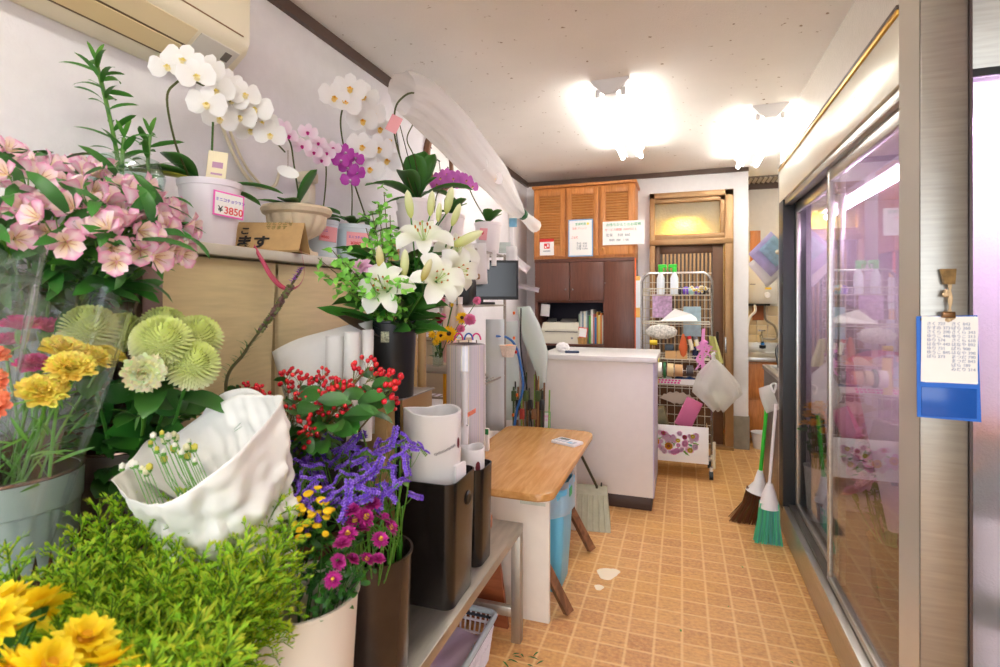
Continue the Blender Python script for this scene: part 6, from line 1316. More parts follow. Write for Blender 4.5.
# ------------------------------------------------------------------ wire cart
kt = thing('wire_cart', 'cream wire mesh display cart on castors before the brown door', 'cart', (-.06, 4.62, 0))
WR = mat('cream_wire', (214, 206, 186), .4, .2); b = MB(); x0, x1, zb, zt = -.27, .295, .10, 1.63
fr_ = bez([(x0, .1, zb), (x0, .1, 1.55), (x0+.05, .1, zt), (x1-.05, .1, zt), (x1, .1, 1.55), (x1, .1, zb)], 6); MB().tube([(x0, .1, zb), (x0, .1, 1.56), (x0+.02, .1, 1.60), (x0+.06, .1, zt), (x1-.06, .1, zt), (x1-.02, .1, 1.60), (x1, .1, 1.56), (x1, .1, zb)], .011, 8).build('outer_frame', CHROME, kt)
for i in range(9): x = x0+.06*(i+1)-.03; b.cyl((x, .1, .2), (x, .1, zt), .003, 5)
for i in range(20): z = .2+.075*i; b.cyl((x0, .1, z), (x1, .1, z), .003, 5)
b.build('mesh_panel', WR, kt)
def basket(z, y0, y1, h, nm, x0=x0+.02, x1=x1-.02):
    b = MB()
    for zz in (z, z+h): b.tube([(x0, y0, zz), (x1, y0, zz), (x1, y1, zz), (x0, y1, zz), (x0, y0, zz)], .004, 5)
    for i in range(18): x = x0+(x1-x0)*i/17; b.tube([(x, y0, z+h), (x, y0, z), (x, y1, z)], .002, 4)
    for i in range(4): y = y0+(y1-y0)*i/3; b.tube([(x0, y, z+h), (x0, y, z), (x1, y, z), (x1, y, z+h)], .002, 4)
    return b.build(nm, WR, kt)
basket(1.44, -.06, .09, .055, 'top_basket'); basket(1.20, -.04, .09, .02, 'wire_tray'); basket(.91, -.05, .09, .03, 'wire_tray'); basket(.70, -.08, .09, .05, 'lower_tray')
for x in (x0, x1): MB().tube([(x, .1, zb), (x, -.24, zb), (x, -.24, .30)], .011, 8).build('side_rail', CREAMP, kt)
for x in (x0+.02, x1-.02):
    for y in (-.22, .08):
        cs_ = MB().cyl((x-.014, y, .035), (x+.014, y, .035), .034, 18).build('castor', BLACKP, kt); MB().box((x, y, .075), (.02, .03, .05)).build('castor_fork', CHROME, cs_)
# flower-printed panel box at the bottom of the cart
pn = thing('flower_print_box', 'white box with a painted flower bouquet on its front, at the foot of the cart', 'box', (-.06, 4.62, .125))
MB().bb(-.255, .255, -.245, .06, 0, .012, .002).build('base', CARD, pn); MB().bb(-.255, .255, -.252, -.246, 0, .285, .001).build('front_panel', mat('cream_print_panel', (250, 247, 244), .4), pn)
for x in (-.255, .249): MB().bb(x, x+.006, -.245, .06, 0, .255, .001).build('side_panel', mat('tan_side', (190, 160, 110), .6) if x < 0 else MATS['tan_side'], pn)
pm = m_mum(lin(240, 160, 30), lin(250, 180, 40), .03, 1, 8, lin(220, 110, 20), .6); pc2 = ((250, 190, 226), (240, 150, 200), (246, 190, 220), (250, 210, 60), (236, 90, 150))
pms = [m_mum(lin(*c), lin(*[min(255, v+14) for v in c]), .02, 1, 7, None, .55) for c in pc2]
random.seed(12); print_ = MB()
FL = [0]
def flat(b, x, z, r, c, n=7):
    b.col = lin(*c); FL[0] += 1
    for i in range(n):
        a = 2*pi*i/n+x*9; b.add([(x+cos(a)*r*.55+cos(q)*r*.45, -.2535-.00012*FL[0], z+sin(a)*r*.55+sin(q)*r*.45) for q in [k*pi/3 for k in range(6)]], [tuple(range(6))])
for i in range(30):
    x, z = rnd(-.22, .17), rnd(.06, .2); print_.col = lin(*random.choice(((120, 180, 80), (150, 200, 90), (90, 160, 110)))); an = rnd(0, 3.1); dx, dz = cos(an)*.03, sin(an)*.03
    print_.add([(x-dx, -.2528, z-dz), (x+dz*.3, -.2528, z-dx*.3), (x+dx, -.2528, z+dz), (x-dz*.3, -.2528, z+dx*.3)], [(0, 1, 2, 3)])
for i in range(46): flat(print_, rnd(-.21, .17), rnd(.07, .23), rnd(.016, .028), random.choice(pc2[:3]+((244, 200, 220),)))
for x, z, r, c in ((-.14, .15, .032, (240, 160, 30)), (-.04, .12, .032, (244, 170, 40)), (.12, .10, .022, (250, 200, 70)), (.03, .17, .018, (250, 210, 50)), (.14, .21, .018, (250, 210, 50)), (.08, .2, .02, (236, 90, 150)), (-.08, .22, .02, (236, 90, 150))): flat(print_, x, z, r, c, 8); flat(print_, x, z, r*.4, (200, 100, 30) if c[1] < 180 else (250, 230, 120), 5)
print_.build('painted_bouquet', PRINTED, pn, False)
def small(name, label, cat, m, loc, parts, rot=(0, 0, 0), grp=None):
    t = thing(name, label, cat, loc, rot, grp)
    for nm, mb_, mm in parts: mb_.build(nm, mm, t)
    return t
KX, KY = -.06, 4.62
# spray bottles with green triggers
for i, x in enumerate((-.11, .0)):
    sb_ = small('spray_bottle', ['left', 'right'][i]+' spray bottle with bright green trigger in the cart\'s top basket', 'bottle', None, (KX+x, KY+.01, 1.447), (
        ('bottle_body', MB().lathe([(0, 0), (.028, 0), (.028, .11), (.014, .14), (.014, .15), (0, .15)], 18), mat('clear_milky', (220, 226, 232), .3) if i == 0 else MATS['clear_milky']),
        ('trigger_head', MB().box((0, 0, .165), (.032, .03, .035), None, .006).box((.012*(1 if i == 0 else -1), 0, .19), (.06, .024, .024), None, .005).box((.035*(1-2*i), 0, .17), (.010, .014, .04), (0, R(20*(1-2*i)), 0), .003), GREENP)))
    sb_.scale = (1.15, 1.15, 1.25)
tb_colors = [('dark_spool', (46, 40, 50), 'dark'), ('purple_spool', (120, 80, 200), 'purple'), ('mint_spool', (180, 220, 214), 'mint'), ('violet_spool', (130, 100, 190), 'violet'), ('black_spool', (40, 36, 40), 'black')]
for i, (nm, c, lab) in enumerate(tb_colors): tag(MB().ball((0, 0, .03), .036, 2, (1, .8, 1), jit=.06).build('ribbon_ball', mat(nm, c, .6), None, True, (KX+.045+.045*i, KY+.02, 1.447)), lab+' ball of ribbon in the top basket of the cart', 'ribbon')
fl = thing('yellow_trinkets', 'cluster of small white and yellow daisies hung on the cart basket', 'flowers', (KX+.19, KY-.075, 1.49)); b = MB()
for i in range(14): p = (rnd(-.06, .06), rnd(-.01, .01), rnd(-.03, .02)); b.col = lin(244, 240, 230); b.ball(p, .014, 1, jit=.1); b.col = lin(250, 210, 40); b.ball((p[0], p[1]-.01, p[2]), .008, 1)
b.build('daisies', PETAL, fl)
tag(MB().box((0, 0, 0), (.16, .006, .2), None, .002).build('pattern_bag', mat('lilac_pattern', (206, 170, 206), .5, noise=.3, nscale=40), None, True, (KX-.10, KY+.075, 1.35)), 'lilac patterned bag hanging in the upper left of the cart', 'bag')
tag(MB().box((0, 0, 0), (.14, .006, .25), None, .002).build('blue_sheet', mat('pale_blue_sheet', (190, 216, 226), .6, noise=.15, nscale=20), None, True, (KX+.14, KY+.075, 1.22)), 'pale blue sheet clipped at the right of the cart', 'paper')
b = MB(); vs = [(-.14, -.05, 0), (.15, -.06, .005), (.15, .05, .0), (-.14, .05, 0), (-.10, -.03, .03), (-.03, -.01, .10), (.10, .0, .06), (.14, .02, .03), (-.02, .03, .10)]
b.add(vs, [(3, 2, 1, 0), (0, 1, 6, 5), (0, 5, 4), (0, 4, 3), (3, 4, 8), (4, 5, 8), (5, 6, 8), (6, 7, 8), (1, 7, 6), (1, 2, 7), (2, 3, 8, 7)]); o = b.build('folded_paper_bag', CARD, None, False, (KX+.03, KY, 1.225)); tag(o, 'folded white paper bag lying on the wire tray of the cart', 'bag')
tag(MB().ball((0, 0, 0), .1, 3, (1.25, .35, .62), jit=.06).build('white_lace_bag', mat('mesh_lace', (220, 216, 206), .8, noise=.35, nscale=70, bump=.8, bscale=80), None, True, (KX-.10, KY-.04, 1.135)), 'bulging white lace-patterned bag on the cart', 'bag')
tag(MB().cyl((-.03, 0, 0), (.03, 0, 0), .02, 18).build('yellow_tape', mat('yellow_tape', (246, 214, 50), .4), None, True, (KX-.165, KY-.06, 1.045)), 'yellow tape roll hanging below the lace bag', 'tape')
tag(MB().lathe([(0, -.12), (.02, -.1), (.034, -.04), (.02, .03), (.008, .07), (0, .075)], 14, sx=1, sy=.4).build('orange_feather', mat('rust_orange', (206, 96, 44), .6), None, True, (KX+.07, KY-.06, 1.05)), 'rust orange leaf-shaped ornament hanging in the middle of the cart', 'ornament')
for i in range(2): small('tape_roll', ['left', 'right'][i]+' white tube hanging beside the rust orange ornament', 'tube', None, (KX+.125+.05*i, KY-.05, 1.05), (('tube_body', MB().lathe([(0, -.06), (.016, -.06), (.016, .05), (0, .05)], 14), CREAMP), ('tube_cap', MB().lathe([(.0165, .03), (.0165, .055), (0, .055)], 14), REDINK if i == 0 else GREYINK)), (0, R(-14), 0))
for i in range(2): tag(sq_shell([(.085, .09, 0, .004), (.085, .09, .06, .004), (.078, .083, .06, .004), (.078, .083, .005, .004)]).build('wooden_tray', mat('pale_wood_box', (220, 176, 116), .5) if i == 0 else MATS['pale_wood_box'], None, True, (KX-.03+.088*i, KY-.01, .915)), ['left', 'right'][i]+' pale wooden drawer box on the cart tray', 'box')
tag(MB().box((0, 0, 0), (.07, .05, .05), None, .006).build('dark_case', mat('slate_case', (66, 80, 92), .4), None, True, (KX-.04, KY+.0, 1.005)), 'slate grey case on the left wooden drawer box', 'case')
small('ink_bottle', 'blue-black bottle with yellow cap on the cart', 'bottle', None, (KX+.165, KY-.01, .915), (('bottle_body', MB().lathe([(0, 0), (.024, 0), (.024, .09), (.012, .105), (0, .105)], 16), mat('navy_glass', (40, 44, 80), .2)), ('bottle_cap', MB().lathe([(.013, .1), (.014, .135), (0, .135)], 12), mat('cap_yellow', (250, 214, 60), .4))))
tag(MB().grid(lambda u, v: (-.03+.06*v+.004*sin(u*6), 0, -.27*u), 8, 2).build('yellow_ribbon', mat('pale_yellow_ribbon', (240, 222, 110), .5), None, True, (KX-.15, KY-.10, .98)), 'pale yellow ribbon hanging over the cart edge', 'ribbon')
tag(MB().grid(lambda u, v: (-.025+.05*v, 0, -.22*u), 8, 2).build('blue_ribbon', mat('pale_blue_ribbon', (140, 196, 220), .5), None, True, (KX-.215, KY-.09, .99)), 'light blue ribbon hanging at the left of the cart', 'ribbon')
# ribbon reels on a bar
rb = thing('ribbon_bar', 'rod across the cart carrying ribbon reels', 'rod', (KX, KY-.09, .825)); MB().cyl((-.24, 0, 0), (.26, 0, 0), .005, 8).build('rod', CHROME, rb)
for i, (x, w, r, c, lab) in enumerate(((-.12, .05, .062, (240, 236, 230), 'white'), (-.075, .02, .068, (40, 110, 60), 'green'), (-.03, .05, .055, (214, 190, 140), 'pale gold'), (.035, .06, .05, (206, 160, 110), 'tan'), (.12, .05, .045, (70, 62, 66), 'charcoal'))):
    t = thing('ribbon_reel', lab+' reel of ribbon on the rod across the cart', 'ribbon reel', (KX+x, KY-.09, .825), (0, pi/2, 0), 'ribbon reels on the cart'); MB().lathe([(.01, -w/2), (r, -w/2), (r, w/2), (.01, w/2), (.01, -w/2)], 28).build('ribbon', mat('reel_%d' % i, c, .45), t); MB().lathe([(.012, -w/2-.002), (.02, -w/2-.002), (.02, w/2+.002), (.012, w/2+.002)], 18).build('hub', CARD, t)
pkr = thing('pink_bow', 'curly pink ribbon bow hanging on the right of the cart', 'ribbon', (KX+.225, KY-.10, 1.08)); b = MB(); b.col = lin(240, 150, 214)
for i in range(9):
    a = rnd(0, 6.28); pts = [(0, 0, 0)]+[(cos(a+q*2)*.03*q+rnd(-.01, .01), sin(a)*.02, -.03*q-(.05*q if i % 2 else 0)) for q in (.5, 1, 2, 3)]; cv = bez(pts, 5)
    b.grid(lambda u, v, cv=cv: cv[min(int(u*(len(cv)-1)), len(cv)-1)]+Vector((.008*(v-.5)*2, 0, .003*(v-.5))), 20, 1)
b.grid(lambda u, v: (.012*(v-.5)*2-.01*sin(u*3), .0, .09-.4*u), 12, 1); b.build('bow', RIB, pkr)
tag(MB().grid(lambda u, v: (-.03+.05*v*(1+u*.9)+.02*u, .02*sin(v*6), -.22*u), 8, 8).build('yellow_green_cloth', mat('pale_olive_cloth', (206, 206, 130), .8), None, True, (KX+.30, KY+.06, 1.1)), 'pale olive cloth hanging at the right side of the cart', 'cloth')
# pink-striped tray liner, fan-shaped card and pink folder in the lower part
ln = thing('pink_trim_liner', 'white tray liner with pink pattern on the cart\'s lower tray', 'liner', (KX, KY-.08, .71)); MB().bb(-.24, .24, -.012, -.008, 0, .045).build('liner', CARD, ln, False)
b = MB()
for i in range(11): b.bb(-.235+i*.026, -.218+i*.026, -.0135, -.012, .006, .02); b.bb(-.228+i*.026, -.211+i*.026, -.0135, -.012, .025, .038)
b.build('pink_pattern', mat('hot_pink', (246, 80, 170), .5), ln, False)
for i, (x, c, lab) in enumerate(((-.18, (240, 214, 190), 'cream'), (-.06, (240, 236, 232), 'white'), (.04, (40, 70, 120), 'navy'), (.12, (50, 90, 150), 'blue'), (.2, (200, 200, 204), 'grey'))): tag(MB().ball((0, 0, .03), .04, 2, (1.1, .8, .7), jit=.12).build('small_bag', mat('bag_%d' % i, c, .6), None, True, (KX+x, KY-.02, .71)), lab+' little bag lying on the lower tray of the cart', 'bag')
tag(MB().box((0, 0, 0), (.13, .03, .24), (0, R(24), 0), .004).build('pink_folder', mat('dusty_pink', (206, 104, 146), .5), None, True, (KX+.11, KY-.12, .485)), 'dusty pink folder leaning inside the flower-printed box', 'folder')
tag(MB().grid(lambda u, v: (.16*cos(pi*.15+v*pi*.7)*(.15+.85*u), 0, .11*sin(pi*.15+v*pi*.7)*(.15+.85*u)+.006*sin(v*40)), 4, 40).build('paper_fan', mat('cream_fan', (214, 200, 180), .7), None, True, (KX+.02, KY+.02, .52)), 'cream pleated paper fan at the back of the cart', 'fan')
tag(MB().box((0, 0, 0), (.17, .1, .17), (0, R(-12), 0), .02).build('olive_bag', mat('dark_olive_bag', (120, 112, 80), .6, noise=.4, nscale=14), None, True, (KX-.14, KY-.10, .43)), 'dark olive patterned bag inside the flower-printed box', 'bag')
# clear plastic bag hanging on the cart side
pb_ = thing('plastic_bag', 'clear white plastic carrier bag hanging on the right side of the cart', 'bag', (KX+.30, KY-.13, .93)); 
def bagf(u, v):
    a = 2*pi*v; r = .02+.15*sin(min(1, u*1.2)*pi*.62)*(1+.10*sin(5*a)+.07*sin(11*a+u*8)); r *= (1 if u < .7 else 1-(u-.7)*2.4); return (cos(a)*r+.03*u, sin(a)*r*.5, -.40*u+.02*sin(3*a)*u)
MB().grid(bagf, 16, 40).build('bag_body', BAGM, pb_); MB().tube([(0, 0, -.01), (-.01, 0, .04), (.01, 0, .05)], .015, 8).build('knot', WHITEPAPER, pb_); MB().ball((.03, 0, -.31), .06, 2, (1.1, .5, 1), jit=.15).build('contents', mat('bag_contents', (210, 216, 190), .7, noise=.25, nscale=20), pb_)
# ------------------------------------------------------------------ brooms at the fridge end
bm1 = thing('broom', 'broom with bright green handle and brown bristles hung by the fridge', 'broom', (.445, 3.62, -.02), (0, 0, 0))
MB().tube([(0.015, 0, .32), (.055, 0, .80)], .011, 10).build('handle', GREENP, bm1); MB().tube([(.0, 0, .22), (.012, 0, .28), (.016, 0, .36)], [.07, .035, .016], 14).build('white_collar', WHITEP, bm1)
def bristles(par, n, w0, w1, L_, col, lean, m, name='bristles', sy=.35):
    b = MB()
    for i in range(n):
        q = (i+.5)/n*2-1; y = rnd(-1, 1)*sy; c = [v*rnd(.7, 1.25) for v in col]; b.col = c
        b.tube([(q*w0, y*w0, .25), (q*w0*1.1+lean*.3, y*w0, .15), (q*w1+lean+rnd(-.01, .01), y*w1*.7, .25-L_*rnd(.93, 1.04)-abs(q)*0)], .0024, 3, cap=False)
    return b.build(name, m, par)
bristles(bm1, 200, .06, .10, .225, lin(126, 82, 52), -.06, PLANT)
bm2 = thing('broom', 'broom with white handle and teal bristles hung by the fridge', 'broom', (.475, 3.37, -.018))
MB().tube([(.0, 0, .34), (.035, 0, .82)], .009, 10).build('handle', WHITEP, bm2); MB().tube([(0, 0, .22), (0, 0, .29), (.003, 0, .36)], [.055, .04, .016], 14).build('white_collar', WHITEP, bm2)
bristles(bm2, 260, .05, .075, .27, lin(110, 220, 186), -.01, PLANT, sy=.6)
tag(MB().tube(bez([at(773, 392, y=3.55), at(771, 385, y=3.56), at(776, 384, y=3.57), at(774, 393, y=3.55)]), .006, 6).build('string_loop', WHITEPAPER), 'white string bow tying the two broom handles', 'string')
note('crumpled clear plastic strip tied beside the broom handles', at(768, 398, y=3.58), .09, .16, .3, m=BAGM)
# clear folders hanging at the fridge end
FD = glass_mat('lilac_clear_file', (.86, .84, .97), .2, .45, 1, .06)
note('lilac clear file hung cornerwise at the far end of the fridge', at(771, 254, y=3.64), .20, .20, R(45), m=mat('lilac_file', (196, 190, 230), .3, noise=.12, nscale=20), curl=0)
note('white sheet hung cornerwise behind the lilac file', at(769, 266, y=3.68), .19, .19, R(40), m=CARD, curl=0)
note('pale blue printed sheet inside the lilac file', at(775, 251, y=3.63), .13, .15, R(45), m=mat('blue_print', (170, 206, 226), .6, noise=.12, nscale=40), curl=0)
tag(MB().tube([at(781, 175, y=3.61), at(781, 238, y=3.61), at(780, 252, y=3.62)], .006, 6).build('hanging_string', WHITEPAPER), 'white cord holding the clear file at the fridge corner', 'cord')
tag(MB().ball((0, 0, 0), .016, 2).build('cord_knob', CREAMP, None, True, at(778, 252, y=3.6)), 'cream knob on the cord over the lilac file', 'knob')
# stainless sink unit beyond the fridge
sk = thing('steel_sink_unit', 'stainless sink box with blue cloth beyond the fridge', 'sink', (.97, 4.1, 0)); MB().bb(-.37, .4, -.42, .42, 0, .87, .006).build('cabinet_body', mat('dull_steel', (150, 144, 138), .4, .7, noise=.1), sk)
b = MB(); b.bb(-.38, .41, -.43, -.39, .87, .90, .004); b.bb(-.38, .41, .39, .43, .87, .90, .004); b.bb(-.38, -.33, -.39, .39, .87, .90, .004); b.bb(.35, .41, -.39, .39, .87, .90, .004); b.build('rim', STEEL, sk)
tag(MB().ball((0, 0, .02), .07, 2, (1.2, 1, .4), jit=.1).build('blue_cloth', mat('blue_cloth', (50, 110, 190), .8), None, True, (.68, 3.84, .888)), 'blue cloth lying on the steel sink box', 'cloth')
tag(MB().tube(bez([(.66, 4.2, .92), (.66, 4.3, 1.04), (.72, 4.34, 1.1), (.8, 4.3, 1.08), (.84, 4.2, .92)]), .014, 8).build('black_hose', BLACKP), 'black hose looped behind the blue cloth', 'hose')
# kitchen
kc = thing('kitchen_counter', 'brown kitchen unit with steel top in the back room', 'kitchen unit', (.95, 5.9, 0)); MB().bb(-.4, .6, -.24, .28, .05, .80, .003).build('cabinet_body', OAKW, kc); MB().bb(-.41, .61, -.27, .285, .80, .845, .005).build('steel_top', STEEL, kc)
for i in range(2): MB().bb(-.395+.5*i, .095+.5*i, -.25, -.24, .1, .42, .002).build('door', OAKW, kc); MB().bb(-.395+.5*i, .095+.5*i, -.25, -.24, .44, .78, .002).build('door', OAKW, kc)
MB().bb(-.4, .6, .25, .285, .845, .95, .002).build('splash_plate', STEEL, kc)
ht = thing('water_heater', 'white gas water heater on the kitchen wall', 'water heater', (.765, YK-.08, 1.36)); MB().bb(-.16, .16, -.06, .075, 0, .42, .012).build('casing', mat('heater_white', (226, 222, 214), .4), ht); MB().lathe([(0, 0), (.032, 0), (.028, .02), (0, .022)], 24).build('knob', WHITEP, ht, True, (.07, -.06, .09), (pi/2, 0, 0))
MB().bb(.05, .11, -.063, -.06, .15, .17).build('yellow_label', mat('yellow_label', (246, 206, 50), .5), ht, False); MB().bb(.05, .07, -.063, -.06, .19, .21).build('blue_label', mat('blue_label', (90, 150, 200), .5), ht, False); MB().bb(-.09, -.04, -.063, -.06, .2, .21).build('maker_strip', GREYINK, ht, False); MB().bb(-.1, .1, -.05, .05, -.02, 0, .004).build('burner_base', BLACKP, ht)
tag(MB().bb(-.05, .05, 0, .012, 0, .34, .002).build('wall_board', OAKW, None, True, (.74, YK-.014, 1.80)), 'narrow orange-brown board on the wall above the water heater', 'board')
tag(MB().bb(-.05, .06, 0, .012, 0, .16, .002).build('wood_block', mat('rust_board', (170, 100, 60), .6), None, True, (.76, YK-.026, 1.185)), 'brown backing board below the water heater', 'board')
tag(MB().tube(bez([(.72, YK-.12, 1.35), (.72, YK-.14, 1.28), (.66, YK-.16, 1.2), (.64, YK-.16, 1.02), (.64, YK-.18, .98)]), .014, 8).build('white_pipe', WHITEP), 'white flexible pipe from the water heater to the sink', 'pipe')
tag(MB().tube(bez([(.82, YK-.1, 1.35), (.83, YK-.08, 1.2), (.92, YK-.06, 1.12), (.93, YK-.06, 1.0), (.80, YK-.06, .99)]), .012, 8).build('grey_pipe', mat('grey_pipe', (150, 140, 124), .4, .3)), 'grey curved pipe beneath the water heater', 'pipe')
ft = thing('tap', 'chrome kitchen tap with blue ring', 'tap', (.79, YK-.06, 1.02)); MB().tube([(0, .03, 0), (0, -.04, 0), (0, -.06, -.03), (0, -.1, -.06)], .014, 8).build('spout', CHROME, ft); MB().tube([(0, -.04, 0), (0, -.04, .05)], .009, 8).build('valve', CHROME, ft); MB().box((0, -.04, .06), (.07, .02, .014), None, .004).build('cross_handle', CHROME, ft); MB().lathe([(.018, -.01), (.018, .01)], 14).build('blue_ring', mat('ring_blue', (50, 140, 220), .4), ft, True, (0, -.1, -.075)); MB().lathe([(0, -.04), (.03, -.03), (.032, 0), (0, .0)], 16).build('filter_cup', BLACKP, ft, True, (0, -.1, -.09))
solid_bucket('floor_bucket', 'white bucket on the kitchen floor', (.71, 5.5, 0), .07, .09, .15, WHITEP)
# ------------------------------------------------------------------ clipboard on the pillar
PY = 1.659
cb = thing('clipboard', 'blue plastic clipboard holding handwritten white sheets on the steel pillar', 'clipboard', (.667, PY-.009, 1.22)); BL = mat('blue_plastic', (24, 104, 206), .35)
hk = thing('string_hook', 'frayed string hanging from a bronze clip hook on the steel pillar', 'hook', (.645, PY-.006, 1.45))
cbx = lambda px: at(px, 300, y=PY-.01).x; cbz = lambda py, px=947: at(px, py, y=PY-.01).z
x0, x1 = cbx(917)-.667, cbx(980)-.667; z0, z1 = cbz(420)-1.22, cbz(315)-1.22
b = MB(); b.add([(x0, 0, z0+.004), (x1+.002, 0, z0), (x1-.006, 0, z1), (x0-.002, 0, z1-.004), (x0, -.003, z0+.004), (x1+.002, -.003, z0), (x1-.006, -.003, z1), (x0-.002, -.003, z1-.004)], [(0, 1, 2, 3), (7, 6, 5, 4), (0, 4, 5, 1), (1, 5, 6, 2), (2, 6, 7, 3), (3, 7, 4, 0)]); b.build('board', BL, cb, False)
MB().bb(x0+.008, x1-.008, -.0055, -.003, z0+.008, z0+.083, .001).build('clear_pocket', mat('deep_blue', (18, 84, 176), .2), cb)
for k in range(3): MB().box(((x0+x1)/2+.004-.002*k, -.0042-.0012*k, (z0+.092+z1)/2), (x1-x0-.022+.004*k, .0008, z1-z0-.10), (0, R(.8*k-1), 0)).build('paper_sheet', CARD, cb, False)
import itertools
random.seed(9); wr = ['ゆうこ', 'はなや', 'さくら', 'まつだ', 'みどり', 'かすみ', 'ばら', 'きく', 'ゆり']
INK = mat('faint_ink', (176, 182, 202), .6)
for col in range(2):
    txt = '\n'.join(random.choice(wr)+' '+str(random.randint(100, 990)) for _ in range(9 if col == 0 else 12)); scribble(cb, txt, onfront(x0+.018+.052*col, z1-.026, -.0082), .0105, INK)
b = MB(); b.box(((x0+x1)/2-.004, -.012, z1+.001), (.028, .014, .016), None, .003); b.build('bulldog_clip', mat('bronze_clip', (120, 84, 50), .3, .6), cb)
MB().tube([(x0+.006, -.004, z1-.012), (x0+.012, -.004, z1-.012)], .003, 8).build('rivet', BLACKP, cb)
MB().add([(-.018, -.004, .03), (.018, -.004, .03), (.012, -.012, -.01), (-.010, -.012, -.01), (-.018, 0, .03), (.018, 0, .03), (.012, 0, -.01), (-.010, 0, -.01)], [(3, 2, 1, 0), (4, 5, 6, 7), (0, 1, 5, 4), (2, 3, 7, 6), (1, 2, 6, 5), (3, 0, 4, 7)]).build('bronze_clip', mat('aged_brass', (140, 112, 70), .4, .6, noise=.3, nscale=60), hk)
b = MB()
for k in range(3): b.tube(bez([(.0+.003*k, -.006, -.01), (.006-.003*k, -.008, -.05), (-.002+.004*k, -.007, -.09), (.003, -.007, -.115)]), .0022, 5)
for p in ((-.006, -.01, -.03), (.006, -.01, -.094), (-.002, -.01, -.10), (-.008, -.01, -.036)): b.ball(p, .007, 2, jit=.15)
b.build('frayed_string', mat('tan_string', (210, 184, 146), .9), hk)
# ------------------------------------------------------------------ inside the fridge and the front case
PC = m_carnation(lin(255, 170, 200), lin(255, 206, 224), .035, 40); YO = m_mum(lin(240, 160, 20), lin(250, 190, 30), .035, 3, 14)
solid_bucket('fridge_bucket', 'white bucket of pink flowers inside the fridge near the pillar', (.83, 2.56, .171), .08, .10, .25, BROWNBLK)
pk_ = proto('pink_carnation', 'pale pink carnation in the bucket inside the fridge', 'flower', 'pale pink carnations in the fridge', .3, .0025, G1, leaves_on(4, .1, .25, .06, .01, G1, G1), [(PC, (0, 0, .3), (-.5, -.4, .7), 1.35)])
plant_all(pk_, .3, [Vector((.76+cos(i*2.4)*(.01+.005*i), 2.5+sin(i*2.4)*(.03+.009*i), .86-.015*i)) for i in range(20)], (.83, 2.56, .38), .06)
solid_bucket('fridge_bucket', 'white bucket of orange-yellow flowers inside the far end of the fridge', (.72, 3.36, .171), .05, .07, .3, WHITEP)
yo = proto('orange_chrysanthemum', 'orange-yellow chrysanthemum in the bucket at the far end of the fridge', 'flower', 'orange-yellow chrysanthemums in the fridge', .3, .0025, G1, leaves_on(5, .1, .26, .06, .03, GD, G1), [(YO, (0, 0, .3), (0, 0, 1), 1.2)])
plant_all(yo, .3, [Vector((.71+cos(i*2.4)*(.015+.004*i), 3.36+sin(i*2.4)*(.02+.007*i), .80-.012*i)) for i in range(11)], (.72, 3.36, .42), .06)
def cone(label, base, top, r, c, tl=.5, al=.2, seed=1):
    random.seed(seed); base = Vector(base); top = Vector(top); ax = top-base; L_ = ax.length; q = Vector((0, 0, 1)).rotation_difference(ax.normalized()).to_matrix().to_4x4()
    g = MB(); g.M = TR(base) @ q; g.grid(lambda u, v: (cos(v*2*pi)*(.02+r*u)*(1+.1*sin(5*v*2*pi)), sin(v*2*pi)*(.02+r*u), L_*u+.04*abs(sin(v*9))*(u > .95)), 8, 30)
    return tag(g.build('wrapped_bouquet', cloth_mat('wrap_%d' % seed, c, tl, al)), label, 'bouquet')
cone('pink paper-wrapped bouquet inside the fridge', (.84, 2.72, .55), (.79, 2.68, 1.12), .13, (246, 190, 204), seed=41)
cone('red and orange wrapped bouquet inside the fridge', (.90, 3.02, .6), (.84, 2.98, 1.05), .10, (232, 50, 60), seed=42)
cone('clear white wrapped bouquet inside the fridge', (.74, 2.3, .55), (.72, 2.3, 1.15), .08, (250, 240, 244), .5, .35, seed=43)
cone('pale wrapped bouquet at the far end of the fridge', (.98, 3.3, .75), (.95, 3.3, 1.35), .13, (246, 240, 240), .5, .35, seed=44)
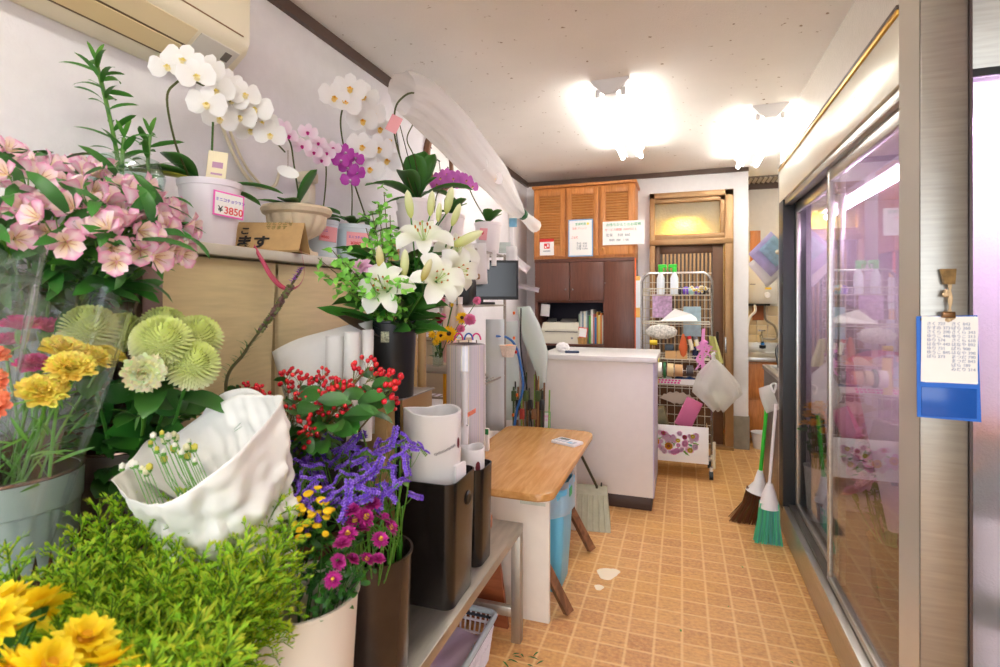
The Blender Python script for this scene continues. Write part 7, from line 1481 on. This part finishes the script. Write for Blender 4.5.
def fcase(x, z0, label, me, n, grp, c):
    t = thing('case_vase', label, 'vase', (x, 1.81, z0)); MB().lathe([(0, 0), (.07, 0), (.08, .2), (.075, .2), (.06, .01), (0, .01)], 24).build('vase_body', WHITEP, t)
    p_ = proto(grp[0], grp[1], 'flower', grp[2], .25, .0025, G1, leaves_on(6, .05, .22, .08, .035, GD, G1), [(me, (0, 0, .25), (0, 0, 1), 1.3)])
    plant_all(p_, .25, [Vector((x+cos(i*2.4)*(.03+.012*i), 1.83-abs(sin(i*2.4))*(.01+.005*i), z0+.42-.014*i)) for i in range(n)], (x, 1.83, z0+.15), .04)
MB2 = None
fcase(.80, .33, 'white vase of pink flowers behind the misted glass, lower', PC, 12, ('rose', 'pink flower behind the misted glass case', 'pink flowers behind the misted glass'), None)
fcase(.80, .62, 'white vase of yellow flowers behind the misted glass, upper', YO, 8, ('chrysanthemum', 'yellow flower behind the misted glass case', 'yellow flowers behind the misted glass'), None)
MB().bb(.73-XF, 1.4-XF, 1.93-2.6, 1.942-2.6, .2, 1.96).build('added_bounce_panel', mat('pale_lilac_panel', (244, 232, 246), .7), fr)  # added pale panel, catches the tube light so the misted pane looks evenly bright
tag(MB().bb(.73, 1.3, 1.72, 1.92, .315, .329).build('case_shelf', GLASS, None, False), 'lower glass shelf inside the misted case', 'shelf'); tag(MB().bb(.73, 1.3, 1.72, 1.92, .605, .619).build('case_shelf', GLASS, None, False), 'upper glass shelf inside the misted case', 'shelf')
LILAC2 = mat('bright_lilac_tube', (255, 230, 255), .4, emit=(240, 214, 255), estr=30)
ct2 = thing('case_lamp', 'lilac-white tube lamp behind the misted glass', 'light', (.98, 1.76, 1.9)); MB().cyl((-.26, 0, -.03), (.4, 0, -.03), .014, 10).build('tube', LILAC2, ct2); MB().bb(-.18, .42, -.0, .03, .02, .05).build('holder', WHITEP, ct2)
lf2 = thing('floor_plant', 'low potted plant on the floor by the fridge, only one green leaf tip showing', 'plant', (.42, 1.72, 0)); pot_mesh(.05, .065, .10).build('pot', WHITEP, lf2); oleaf(lf2, (0, 0, .09), R(72), .27, .045, .75, .35, G1, G2); oleaf(lf2, (0, 0, .09), R(200), .12, .05, .5, .1, G1, G2)
